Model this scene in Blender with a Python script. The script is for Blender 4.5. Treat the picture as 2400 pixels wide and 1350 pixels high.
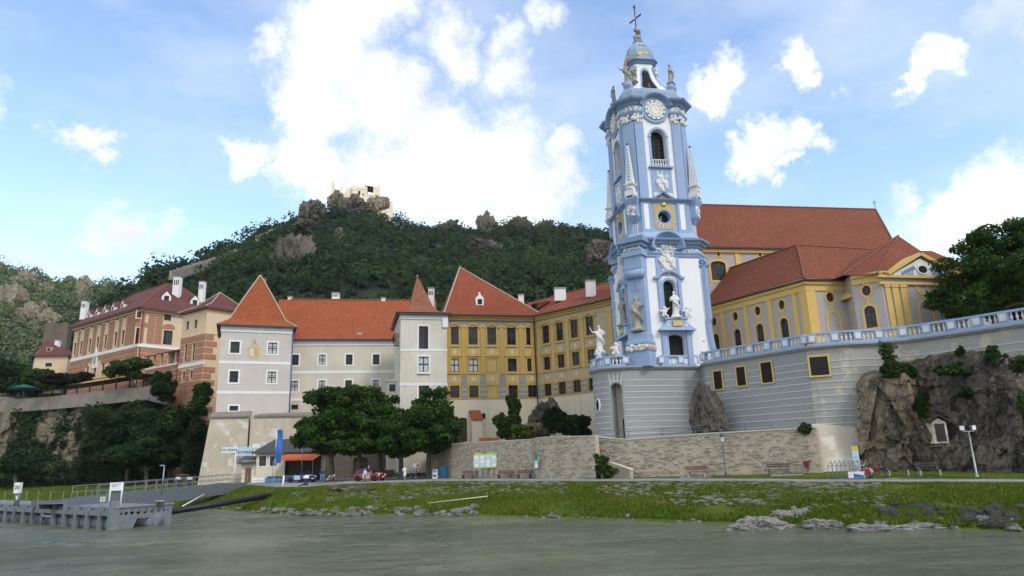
import bpy, math, random
import numpy as np
from mathutils import Vector, Matrix, noise as mnoise

for _o in list(bpy.data.objects):
    bpy.data.objects.remove(_o)
SC = bpy.context.scene
COL = SC.collection
random.seed(7)
rng = np.random.default_rng(11)

# ------------------------------------------------------------------ camera
FPX = 1600.0                                  # focal length in photo pixels (2400 wide)
PITCH = math.atan(402 / 1600)
ROLL = math.radians(1.8)
CAM = np.array([0.0, 0.0, 3.9])               # eye 3.9 m above the river
FW = np.array([0, math.cos(PITCH), math.sin(PITCH)])
_r0 = np.array([1.0, 0, 0]); _u0 = np.array([0, -math.sin(PITCH), math.cos(PITCH)])
RT = math.cos(ROLL) * _r0 - math.sin(ROLL) * _u0
UP = math.sin(ROLL) * _r0 + math.cos(ROLL) * _u0
cd = bpy.data.cameras.new('camera'); cam = bpy.data.objects.new('camera', cd); COL.objects.link(cam)
cam.matrix_world = Matrix(((RT[0], UP[0], -FW[0], CAM[0]), (RT[1], UP[1], -FW[1], CAM[1]),
                           (RT[2], UP[2], -FW[2], CAM[2]), (0, 0, 0, 1)))
cd.sensor_width = 36; cd.lens = 36 * FPX / 2400; cd.clip_start = 0.5; cd.clip_end = 9000
SC.camera = cam

def ray(u, v): return FW + RT * ((u - 1200) / FPX) - UP * ((v - 675) / FPX)
def at(u, v, Y):
    d = ray(u, v); return CAM + d * (Y / d[1])
def gz(u, v, z):
    d = ray(u, v); return CAM + d * ((z - CAM[2]) / d[2])
def pxm(P):                                     # photo pixels per metre at a point
    return FPX / float((np.asarray(P) - CAM) @ FW)

# ------------------------------------------------------------------ world, sun, exposure
SUN_DIR = Vector((0.50, -0.62, 0.72)).normalized()
SC.view_settings.view_transform = 'Standard'; SC.view_settings.look = 'None'
SC.view_settings.exposure = 0.1; SC.view_settings.gamma = 1.0
SC.view_settings.use_curve_mapping = False
W = bpy.data.worlds.new('World'); SC.world = W; W.use_nodes = True

def build_world():
    nt = W.node_tree; N = nt.nodes; L = nt.links; N.clear()
    out = N.new('ShaderNodeOutputWorld'); bg = N.new('ShaderNodeBackground'); bg.inputs[1].default_value = 0.1
    L.new(bg.outputs[0], out.inputs[0])
    sky = N.new('ShaderNodeTexSky'); sky.sky_type = 'NISHITA'; sky.sun_disc = False
    sky.sun_elevation = math.asin(SUN_DIR.z); sky.sun_rotation = math.atan2(SUN_DIR.x, SUN_DIR.y)
    sky.altitude = 200; sky.air_density = 1.25; sky.dust_density = 0.6; sky.ozone_density = 2.2
    gain = N.new('ShaderNodeMix'); gain.data_type = 'RGBA'; gain.blend_type = 'MULTIPLY'; gain.inputs[0].default_value = 1
    gain.inputs[7].default_value = (2.8, 2.68, 2.7, 1)
    L.new(sky.outputs[0], gain.inputs[6])
    geo = N.new('ShaderNodeTexCoord'); D = geo.outputs['Generated']
    def vm(op, a, b=None, s=None):
        n = N.new('ShaderNodeVectorMath'); n.operation = op
        for i, x in enumerate((a, b)):
            if x is None: continue
            if hasattr(x, 'is_linked'): L.new(x, n.inputs[i])
            else: n.inputs[i].default_value = x
        if s is not None: n.inputs['Scale'].default_value = s
        return n.outputs[1] if op in ('DISTANCE', 'DOT_PRODUCT', 'LENGTH') else n.outputs[0]
    def ma(op, a, b=0.0, c=None, clamp=False):
        n = N.new('ShaderNodeMath'); n.operation = op; n.use_clamp = clamp
        for i, x in enumerate((a, b, c)):
            if x is None: continue
            if hasattr(x, 'is_linked'): L.new(x, n.inputs[i])
            else: n.inputs[i].default_value = x
        return n.outputs[0]
    def tex(scale, det=4, vec=None, rough=0.55):
        n = N.new('ShaderNodeTexNoise'); n.inputs['Scale'].default_value = scale; n.inputs['Detail'].default_value = det
        n.inputs['Roughness'].default_value = rough
        L.new(vec if vec is not None else D, n.inputs['Vector']); return n
    w1 = vm('SCALE', vm('SUBTRACT', tex(4.5, 6, rough=0.66).outputs['Color'], (0.5, 0.5, 0.5)), s=0.17)
    w2 = vm('SCALE', vm('SUBTRACT', tex(17, 5, rough=0.65).outputs['Color'], (0.5, 0.5, 0.5)), s=0.085)
    P = vm('ADD', vm('ADD', D, w1), w2)
    # cumulus: centre in the photograph, radius in pixels, density
    blobs = [(860, -20, 210, 1), (800, 130, 180, 1), (760, 260, 120, .95), (900, 240, 150, 1), (1010, 330, 170, 1),
             (1180,380,170,1),(1080,440,150,1),(900,420,150,1),(740,400,120,1),(590,380,85,.95),(1270,440,130,.95),(1330,380,90,.9),(1000,500,120,.9),(1200,500,110,.9),
             (1180, 170, 110, .62), (1060, 120, 120, .7), (1270, 30, 80, .55), (1190, 80, 80, .55), (640, 120, 80, .6),
             (165, 322, 78, .95), (188, 395, 64, 1), (262, 536, 105, 1), (335, 552, 105, 1),
             (1710,180,85,.9),(1680,225,75,.85),(1862,165,70,.9),(2160,165,80,1),(2115,190,50,.8),(1980,215,50,.4),
             (1800, 315, 85, .95), (1750, 360, 75, .95), (1880, 335, 60, .9), (1830, 388, 36, .8),
             (2380,470,150,1),(2260,540,130,1),(2330,40,150,.42),(2420,80,140,.45),(2160,600,110,.9),(2130,480,60,.5),
             (-120,200,130,.9),(-300,420,160,1),(2700,200,170,1),(2900,480,220,1),(300,-300,220,1),(1500,-420,260,1),(2100,-380,200,.9)]
    acc = None
    for (u, v, r, dn) in blobs:
        d = ray(u, v); d = d / np.linalg.norm(d); rr = r / 1600 * (d @ FW)
        dist = vm('DISTANCE', P, tuple(d))
        m = ma('MULTIPLY', ma('DIVIDE', ma('SUBTRACT', rr, dist), rr * 0.8, clamp=True), dn)
        acc = m if acc is None else ma('MAXIMUM', acc, m)
    # unseen rest of the sky: broken cloud, cover raised to whiten the light
    away = vm('DOT_PRODUCT', D, tuple(FW))
    rest = ma('MULTIPLY', ma('SUBTRACT', tex(2.6, 6).outputs['Fac'], 0.40), 5.0, clamp=True)
    rest = ma('MULTIPLY', rest, ma('MULTIPLY', ma('SUBTRACT', 0.62, away), 4.0, clamp=True))
    acc = ma('MAXIMUM', acc, rest)
    # thin veils
    sep=N.new('ShaderNodeMapping');sep.inputs['Scale'].default_value=(2.2,2.2,5.5);sep.inputs['Rotation'].default_value=(0,0.5,0)
    L.new(D, sep.inputs[0])
    veil = ma('MULTIPLY', ma('SUBTRACT', tex(1.5, 6, sep.outputs[0], 0.6).outputs['Fac'], 0.40), 1.7, clamp=True)
    veil = ma('MULTIPLY', veil, 0.58)
    sm = N.new('ShaderNodeMapRange'); sm.interpolation_type = 'SMOOTHSTEP'; sm.inputs['From Min'].default_value = 0.0
    sm.inputs['From Max'].default_value = 0.85
    L.new(acc, sm.inputs[0])
    mask = ma('MAXIMUM', sm.outputs[0], veil, clamp=True)
    shade=N.new('ShaderNodeMapRange');shade.inputs['From Min'].default_value=0.45;shade.inputs['From Max'].default_value=0.72
    L.new(tex(3.2, 4).outputs['Fac'], shade.inputs[0])
    cc=N.new('ShaderNodeMix');cc.data_type='RGBA';cc.inputs[6].default_value=(12.6,12.6,12.6,1);cc.inputs[7].default_value=(7.5,7.9,8.6,1)
    L.new(shade.outputs[0], cc.inputs[0])
    mx = N.new('ShaderNodeMix'); mx.data_type = 'RGBA'
    L.new(mask, mx.inputs[0]); L.new(gain.outputs[2], mx.inputs[6]); L.new(cc.outputs[2], mx.inputs[7])
    L.new(mx.outputs[2], bg.inputs[0])
build_world()
sd = bpy.data.lights.new('sun', 'SUN'); sun = bpy.data.objects.new('sun', sd); COL.objects.link(sun)
sd.energy = 1.5; sd.angle = math.radians(14); sd.color = (1.0, 0.95, 0.87)
sun.rotation_mode = 'QUATERNION'; sun.rotation_quaternion = (-SUN_DIR).to_track_quat('-Z', 'Y')
SC.render.resolution_x = 1024; SC.render.resolution_y = 576

# ------------------------------------------------------------------ materials
MAT = {}
def _nt(name):
    m = bpy.data.materials.new(name); m.use_nodes = True; nt = m.node_tree; nt.nodes.clear()
    out = nt.nodes.new('ShaderNodeOutputMaterial'); b = nt.nodes.new('ShaderNodeBsdfPrincipled')
    nt.links.new(b.outputs[0], out.inputs[0]); MAT[name] = m
    return m, nt, b
class NB:
    def __init__(s, nt): s.nt = nt; s.N = nt.nodes; s.L = nt.links; s._p = None
    def pos(s):
        if s._p is None: s._p = s.N.new('ShaderNodeNewGeometry')
        return s._p.outputs['Position']
    def scaled(s, sc, src=None):
        m=s.N.new('ShaderNodeMapping');m.inputs['Scale'].default_value=sc;s.L.new(src or s.pos(),m.inputs[0]);return m.outputs[0]
    def noise(s, sc, det=3, vec=None, rough=.55, out='Fac'):
        n = s.N.new('ShaderNodeTexNoise'); n.inputs['Scale'].default_value = sc; n.inputs['Detail'].default_value = det
        n.inputs['Roughness'].default_value = rough; s.L.new(vec or s.pos(), n.inputs['Vector']); return n.outputs[out]
    def vor(s, sc, vec=None, feat='F1', out='Distance'):
        n = s.N.new('ShaderNodeTexVoronoi'); n.feature = feat; n.inputs['Scale'].default_value = sc
        s.L.new(vec or s.pos(), n.inputs['Vector']); return n.outputs[out]
    def rng(s, v, a, b, c=0., d=1., smooth=True):
        m = s.N.new('ShaderNodeMapRange'); m.interpolation_type = 'SMOOTHSTEP' if smooth else 'LINEAR'
        for i, x in zip((1, 2, 3, 4), (a, b, c, d)): m.inputs[i].default_value = x
        s.L.new(v, m.inputs[0]); return m.outputs[0]
    def mix(s, f, a, b, mode='MIX'):
        m = s.N.new('ShaderNodeMix'); m.data_type = 'RGBA'; m.blend_type = mode
        for i, x in ((0, f), (6, a), (7, b)):
            if hasattr(x, 'is_linked'): s.L.new(x, m.inputs[i])
            else: m.inputs[i].default_value = x if i == 0 else ((*x, 1) if len(x) == 3 else x)
        return m.outputs[2]
    def math(s, op, a, b=0.):
        n = s.N.new('ShaderNodeMath'); n.operation = op
        for i, x in enumerate((a, b)):
            if hasattr(x, 'is_linked'): s.L.new(x, n.inputs[i])
            else: n.inputs[i].default_value = x
        return n.outputs[0]
    def bump(s, h, st, dist, b):
        n = s.N.new('ShaderNodeBump'); n.inputs['Strength'].default_value = st; n.inputs['Distance'].default_value = dist
        s.L.new(h, n.inputs['Height']); s.L.new(n.outputs[0], b.inputs['Normal'])
    def grey(s, v):
        c = s.N.new('ShaderNodeCombineColor')
        for i in range(3): s.L.new(v, c.inputs[i])
        return c.outputs[0]

def stucco(name, c, c2=None, amt=.5, stain=.35, stain_c=(.24, .22, .18), patch=None, rough=.9, scale=.35):
    m, nt, b = _nt(name); k = NB(nt)
    c2 = c2 or tuple(x * .8 for x in c)
    col = k.mix(k.math('MULTIPLY', k.rng(k.noise(scale, 5), .35, .68), amt), c, c2)
    col = k.mix(k.rng(k.noise(9, 4), .3, .7, .0, .22), col, tuple(x * .68 for x in c))
    st = k.noise(1.0, 5, k.scaled((1.6, 1.6, .13)), .65)
    col = k.mix(k.rng(st, .52, .78, 0, stain), col, stain_c)
    if patch:
        pm = k.rng(k.noise(.55, 6, rough=.62), .56, .61)
        col = k.mix(pm, col, patch)
    nt.links.new(col, b.inputs['Base Color']); b.inputs['Roughness'].default_value = rough
    b.inputs['Specular IOR Level'].default_value = .25
    k.bump(k.noise(14, 4), .35, .02, b)
    return m
def plain(name, c, rough=.6, metal=0., var=.2, spec=.4, scale=4):
    m, nt, b = _nt(name); k = NB(nt)
    col = k.mix(k.rng(k.noise(scale, 4), .3, .7, 0, var), c, tuple(x * .55 for x in c))
    nt.links.new(col, b.inputs['Base Color']); b.inputs['Roughness'].default_value = rough
    b.inputs['Metallic'].default_value = metal; b.inputs['Specular IOR Level'].default_value = spec
    return m
def rooftile(name, c, c2, moss=(.16, .13, .09), mamt=.35, row=.32):
    m, nt, b = _nt(name); k = NB(nt)
    sep = k.N.new('ShaderNodeSeparateXYZ'); nt.links.new(k.pos(), sep.inputs[0])
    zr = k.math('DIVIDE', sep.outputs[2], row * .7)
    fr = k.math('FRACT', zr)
    fl = k.N.new('ShaderNodeVectorMath'); fl.operation = 'SNAP'
    nt.links.new(k.scaled((1 / .24, 1 / .24, 1 / (row * .7))), fl.inputs[0]); fl.inputs[1].default_value = (1, 1, 1)
    wn = k.N.new('ShaderNodeTexWhiteNoise'); nt.links.new(fl.outputs[0], wn.inputs[0])
    col=k.mix(wn.outputs[0],c,c2);col=k.mix(k.rng(wn.outputs[0],.86,.9),col,tuple(x*1.18 for x in c));col=k.mix(k.rng(wn.outputs[0],.12,.08),col,tuple(x*.7 for x in c))
    col = k.mix(k.rng(k.noise(.22, 5), .38, .72, 0, .6), col, tuple(x * .72 for x in c))
    col = k.mix(k.rng(k.noise(1.3, 6, rough=.7), .55, .75, 0, mamt), col, moss)
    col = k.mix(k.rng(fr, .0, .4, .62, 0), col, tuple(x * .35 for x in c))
    nt.links.new(col, b.inputs['Base Color']); b.inputs['Roughness'].default_value = .85
    b.inputs['Specular IOR Level'].default_value = .25
    k.bump(k.math('ADD', fr, wn.outputs[0]), .6, .04, b)
    return m
def rockmat(name, c, c2, dark=(.05, .045, .04), moss=None, sc=.5, zs=.45):
    m, nt, b = _nt(name); k = NB(nt)
    p = k.scaled((1, 1, zs))
    col = k.mix(k.rng(k.noise(sc, 6, p, .65), .35, .66), c, c2)
    col = k.mix(k.rng(k.noise(sc * 5, 5, p, .7), .45, .75, 0, .55), col, tuple(x * .55 for x in c))
    w=k.N.new('ShaderNodeVectorMath');w.operation='MULTIPLY_ADD';nt.links.new(k.noise(sc*1.5,4,p,.6,'Color'),w.inputs[0]);w.inputs[1].default_value=(1.6/sc,1.6/sc,1.6/sc);nt.links.new(p,w.inputs[2])
    n1 = k.noise(sc * .9, 5, w.outputs[0], .6)
    crack = k.math('ABSOLUTE', k.math('SUBTRACT', n1, .5))
    col = k.mix(k.rng(crack, .0, .03, .8, 0), col, dark)
    col = k.mix(k.rng(k.noise(sc * .5, 4, k.scaled((1, 1, .15))), .5, .72, 0, .6), col, dark)
    if moss:
        nrm = k.N.new('ShaderNodeSeparateXYZ'); nt.links.new(k._p.outputs['Normal'], nrm.inputs[0])
        mm = k.math('MULTIPLY', k.rng(nrm.outputs[2], .25, .7), k.rng(k.noise(sc * 2, 5), .4, .6))
        col = k.mix(mm, col, moss)
    nt.links.new(col, b.inputs['Base Color']); b.inputs['Roughness'].default_value = .93
    b.inputs['Specular IOR Level'].default_value = .2
    k.bump(k.math('ADD', k.noise(sc * 6, 6, p, .7), k.math('MULTIPLY', crack, 3.)), 1., .35, b)
    return m
def leafmat(name, c, c2, c3=None, trans=.3, sc=.5):
    m, nt, b = _nt(name); k = NB(nt); k.pos()
    col = k.mix(k._p.outputs['Random Per Island'], c, c2)
    col = k.mix(k.rng(k.noise(sc, 4), .4, .68), col, c3 or tuple(x * 1.6 for x in c2))
    nt.links.new(col, b.inputs['Base Color']); b.inputs['Roughness'].default_value = .65
    b.inputs['Specular IOR Level'].default_value = .12
    tr = k.N.new('ShaderNodeBsdfTranslucent'); nt.links.new(k.mix(.5, col, (.12, .16, .02), 'MIX'), tr.inputs[0])
    ms = k.N.new('ShaderNodeMixShader'); ms.inputs[0].default_value = trans
    nt.links.new(b.outputs[0], ms.inputs[1]); nt.links.new(tr.outputs[0], ms.inputs[2])
    nt.links.new(ms.outputs[0], [n for n in k.N if n.type == 'OUTPUT_MATERIAL'][0].inputs[0])
    return m

# ------------------------------------------------------------------ mesh helpers
LOCW = {}                                          # world (location, rz) of parents
def thing(name, label, cat, loc=(0, 0, 0), rz=0., group=None):
    o = bpy.data.objects.new(name, None); COL.objects.link(o); o.empty_display_size = .3
    o.location = [float(x) for x in loc]; o.rotation_euler = (0, 0, rz); LOCW[o] = (np.array(loc, float), rz)
    tag(o, label, cat, group); return o
def tag(o, label=None, cat=None, group=None, kind=None):
    if label: o['label'] = label
    if cat: o['category'] = cat
    if group: o['group'] = group
    if kind: o['kind'] = kind
    return o
def put(name, me, mat, parent=None, loc=(0, 0, 0), rz=0., sc=None):
    if mat and not me.materials: me.materials.append(MAT[mat] if isinstance(mat, str) else mat)
    o = bpy.data.objects.new(name, me); COL.objects.link(o)
    loc = np.array(loc, float)
    LOCW[o] = (loc, rz)
    if parent is not None:
        pl, pr = LOCW[parent]; d = loc - pl; c, s = math.cos(-pr), math.sin(-pr)
        loc = np.array([c * d[0] - s * d[1], s * d[0] + c * d[1], d[2]]); o.parent = parent; rz = rz - pr
    o.location = [float(x) for x in loc]; o.rotation_euler = (0, 0, rz)
    if sc is not None: o.scale = sc if hasattr(sc, '__len__') else (sc, sc, sc)
    return o
def npmesh(name, V, Fc, smooth=False):
    me = bpy.data.meshes.new(name); V = np.asarray(V, np.float32); Fc = np.asarray(Fc, np.int32)
    n, k = Fc.shape
    me.vertices.add(len(V)); me.vertices.foreach_set('co', V.ravel())
    me.loops.add(n * k); me.loops.foreach_set('vertex_index', Fc.ravel())
    me.polygons.add(n); me.polygons.foreach_set('loop_start', np.arange(0, n * k, k, dtype=np.int32))
    if smooth: me.polygons.foreach_set('use_smooth', np.ones(n, bool))
    me.update(calc_edges=True); return me
class Fr:
    """upright frame: x along heading a, y away from the viewer, z up"""
    def __init__(s,O,a):s.O=np.array(O,float);s.a=a;s.e=np.array([math.cos(a),math.sin(a),0]);s.n=np.array([-math.sin(a),math.cos(a),0])
    def pt(s, x, y, z): return s.O + s.e * x + s.n * y + np.array([0, 0, z - s.O[2]])
    def sz(s, u, v, d=0.):
        r = ray(u, v); t = ((s.O + s.n * d - CAM) @ s.n) / (r @ s.n); P = CAM + r * t
        return float((P - s.O) @ s.e), float(P[2])
def fac(u, v, Y, deg): return Fr(at(u, v, Y), math.radians(deg))
WORLD = Fr((0, 0, 0), 0.)
class MB:
    def __init__(s): s.v = []; s.f = []; s.sm = []
    def add(s, vs, fs, smooth=False):
        o=len(s.v);s.v+=[tuple(map(float,p))for p in vs];s.f+=[tuple(i+o for i in f)for f in fs];s.sm+=[smooth]*len(fs);return s
    def quad(s, *p): return s.add(p, [tuple(range(len(p)))])
    def box(s, fr, x0, x1, y0, y1, z0, z1):
        P = [fr.pt(x, y, z) for z in (z0, z1) for x, y in ((x0, y0), (x1, y0), (x1, y1), (x0, y1))]
        return s.add(P, [(0, 1, 5, 4), (1, 2, 6, 5), (2, 3, 7, 6), (3, 0, 4, 7), (4, 5, 6, 7), (3, 2, 1, 0)])
    def prism(s, fr, poly, y0, y1):                # poly of (x,z), extruded along y
        n = len(poly); P = [fr.pt(x, y0, z) for x, z in poly] + [fr.pt(x, y1, z) for x, z in poly]
        return s.add(P,[tuple(range(n)),tuple(range(2*n-1,n-1,-1))]+[(i,i+n,(i+1)%n+n,(i+1)%n)for i in range(n)])
    def slab(s, poly, z0, z1):                     # plan polygon (x,y), extruded up
        n = len(poly); P = [(x, y, z0) for x, y in poly] + [(x, y, z1) for x, y in poly]
        return s.add(P,[tuple(range(n))[::-1],tuple(range(n,2*n))]+[(i,(i+1)%n,(i+1)%n+n,i+n)for i in range(n)])
    def tube(s, path, r, n=8, cap=True):
        path = [np.array(p, float) for p in path]; rs = r if hasattr(r, '__len__') else [r] * len(path)
        V = []; m = len(path)
        for i, p in enumerate(path):
            t = path[min(i + 1, m - 1)] - path[max(i - 1, 0)]; t = t / (np.linalg.norm(t) + 1e-9)
            a=np.cross(t,(0,0,1.))if abs(t[2])<.95 else np.cross(t,(1.,0,0));a/=np.linalg.norm(a);b=np.cross(t,a)
            V += [p + rs[i] * (a * math.cos(q) + b * math.sin(q)) for q in (2 * math.pi * j / n for j in range(n))]
        Fs=[(i*n+j,i*n+(j+1)%n,(i+1)*n+(j+1)%n,(i+1)*n+j)for i in range(m-1)for j in range(n)]
        if cap: Fs += [tuple(range(n))[::-1], tuple(range((m - 1) * n, m * n))]
        return s.add(V, Fs, n > 5)
    def lathe(s, c, prof, n=12, sx=1., sy=1., a0=0.):   # prof of (r,z) about a vertical axis at c
        V = [];
        for r,z in prof:V+=[(c[0]+sx*r*math.cos(a0+2*math.pi*j/n),c[1]+sy*r*math.sin(a0+2*math.pi*j/n),c[2]+z)for j in range(n)]
        m = len(prof)
        Fs=[(i*n+j,i*n+(j+1)%n,(i+1)*n+(j+1)%n,(i+1)*n+j)for i in range(m-1)for j in range(n)]
        Fs += [tuple(range(n))[::-1], tuple(range((m - 1) * n, m * n))]
        return s.add(V, Fs, n > 6)
    def rings(s, rings, cap=True):                      # loft closed rings of equal length
        n = len(rings[0]); V = [p for r in rings for p in r]
        Fs=[(i*n+j,i*n+(j+1)%n,(i+1)*n+(j+1)%n,(i+1)*n+j)for i in range(len(rings)-1)for j in range(n)]
        if cap: Fs += [tuple(range(n))[::-1], tuple(range((len(rings) - 1) * n, len(rings) * n))]
        return s.add(V, Fs)
    def ball(s, c, r, n=8, m=6):
        r = r if hasattr(r, '__len__') else (r, r, r); V = [(c[0], c[1], c[2] - r[2])]
        for i in range(1, m):
            q = -math.pi / 2 + math.pi * i / m
            V+=[(c[0]+r[0]*math.cos(q)*math.cos(2*math.pi*j/n),c[1]+r[1]*math.cos(q)*math.sin(2*math.pi*j/n),c[2]+r[2]*math.sin(q))for j in range(n)]
        V.append((c[0], c[1], c[2] + r[2])); T = len(V) - 1
        Fs = [(0, 1 + (j + 1) % n, 1 + j) for j in range(n)]
        for i in range(m-2):Fs+=[(1+i*n+j,1+i*n+(j+1)%n,1+(i+1)*n+(j+1)%n,1+(i+1)*n+j)for j in range(n)]
        Fs += [(T, 1 + (m - 2) * n + j, 1 + (m - 2) * n + (j + 1) % n) for j in range(n)]
        return s.add(V, Fs, True)
    def mesh(s, name):
        me = bpy.data.meshes.new(name); me.from_pydata(s.v, [], s.f)
        if any(s.sm): me.polygons.foreach_set('use_smooth', s.sm)
        me.update(); return me
    def obj(s, name, mat, parent=None, kind=None):
        """world-space vertices -> object whose origin is its bottom centre"""
        V = np.array(s.v); c = np.array([(V[:, 0].min() + V[:, 0].max()) / 2, (V[:, 1].min() + V[:, 1].max()) / 2, V[:, 2].min()])
        pr = LOCW[parent][1] if parent is not None else 0.
        D = V - c; cc, ss = math.cos(-pr), math.sin(-pr)
        D = np.stack([cc * D[:, 0] - ss * D[:, 1], ss * D[:, 0] + cc * D[:, 1], D[:, 2]], 1)
        s.v = [tuple(p) for p in D]
        o = put(name, s.mesh(name), mat, parent, c, pr)
        if kind: o['kind'] = kind
        return o
CACHE = {}
def cached(key, fn):
    if key not in CACHE: CACHE[key] = fn()
    return CACHE[key]

# ------------------------------------------------------------------ openings, walls, windows
def poly(shape, w, h):
    if shape == 'r': return [(-w / 2, -h / 2), (w / 2, -h / 2), (w / 2, h / 2), (-w / 2, h / 2)]
    if shape in 'as':
        rise = w / 2 if shape == 'a' else w * .22; zs = h / 2 - rise
        P = [(-w / 2, -h / 2), (w / 2, -h / 2)]
        return P + [(w / 2 * math.cos(math.pi * i / 10), zs + rise * math.sin(math.pi * i / 10)) for i in range(11)]
    if shape == 'o':
        k=.29;return[(-w/2,-h*(.5-k)),(-w*(.5-k),-h/2),(w*(.5-k),-h/2),(w/2,-h*(.5-k)),(w/2,h*(.5-k)),(w*(.5-k),h/2),(-w*(.5-k),h/2),(-w/2,h*(.5-k))]
    return [(w / 2 * math.cos(2 * math.pi * i / 20), h / 2 * math.sin(2 * math.pi * i / 20)) for i in range(20)]
def wall(f, x0, x1, z0, z1, holes, mat, parent, name='wall', rev=.28, thick=None):
    """front sheet with real openings (reveals go rev deep), plus a solid back if thick"""
    m = MB(); H = []
    for (x, z, w, h, sh) in holes:
        if x - w / 2 < x0 or x + w / 2 > x1: continue
        H.append((x, z, w, h, sh, max(z - h / 2, z0), min(z + h / 2, z1)))
    xs = sorted({x0, x1, *[q for hh in H for q in (hh[0] - hh[2] / 2, hh[0] + hh[2] / 2)]})
    zs = sorted({z0, z1, *[q for hh in H for q in (hh[5], hh[6])]})
    for i in range(len(xs) - 1):
        run = None
        for j in range(len(zs) - 1):
            cx, cz = (xs[i] + xs[i + 1]) / 2, (zs[j] + zs[j + 1]) / 2
            inh = any(abs(cx - a[0]) < a[2] / 2 and abs(cz - a[1]) < a[3] / 2 for a in H)
            if not inh:m.quad(f.pt(xs[i],0,zs[j]),f.pt(xs[i+1],0,zs[j]),f.pt(xs[i+1],0,zs[j+1]),f.pt(xs[i],0,zs[j+1]))
    for (x, z, w, h, sh, za, zb) in H:
        P = [(x + a, z + b) for a, b in poly(sh, w, h)]; n = len(P)
        for i in range(n):
            a, b = P[i], P[(i + 1) % n]
            m.quad(f.pt(a[0], 0, a[1]), f.pt(b[0], 0, b[1]), f.pt(b[0], rev, b[1]), f.pt(a[0], rev, a[1]))
            if sh != 'r':
                mx, mz = (a[0] + b[0]) / 2, (a[1] + b[1]) / 2
                c = (x + math.copysign(w / 2, mx - x), z + math.copysign(h / 2, mz - z))
                ar = abs((a[0] - c[0]) * (b[1] - c[1]) - (b[0] - c[0]) * (a[1] - c[1]))
                if ar>1e-5 and not(sh in 'as' and mz<z-h*.49):m.quad(f.pt(c[0],0,c[1]),f.pt(b[0],0,b[1]),f.pt(a[0],0,a[1]))
    if thick:
        for (a, b) in (((x0, 0), (x0, thick)), ((x1, 0), (x1, thick)), ((x0, thick), (x1, thick))):
            m.quad(f.pt(a[0], a[1], z0), f.pt(b[0], b[1], z0), f.pt(b[0], b[1], z1), f.pt(a[0], a[1], z1))
        m.quad(f.pt(x0, 0, z1), f.pt(x1, 0, z1), f.pt(x1, thick, z1), f.pt(x0, thick, z1))
    return m.obj(name, mat, parent)
def ringmesh(shape, w, h, t, y0, y1, drop=0.):
    """a flat surround of width t round an opening, from y0 (proud) to y1"""
    m = MB(); P = poly(shape, w, h); Q = poly(shape, w + 2 * t, h + 2 * t)
    if shape in 'as' and drop: Q[0] = (Q[0][0], P[0][1]); Q[1] = (Q[1][0], P[1][1])
    n = len(P)
    for i in range(n):
        j = (i + 1) % n; p, q, a, b = P[i], P[j], Q[i], Q[j]
        V=[(p[0],y0,p[1]),(q[0],y0,q[1]),(b[0],y0,b[1]),(a[0],y0,a[1]),(p[0],y1,p[1]),(q[0],y1,q[1]),(b[0],y1,b[1]),(a[0],y1,a[1])]
        m.add(V, [(0, 1, 2, 3), (3, 2, 6, 7), (1, 0, 4, 5)])
    return m
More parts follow.
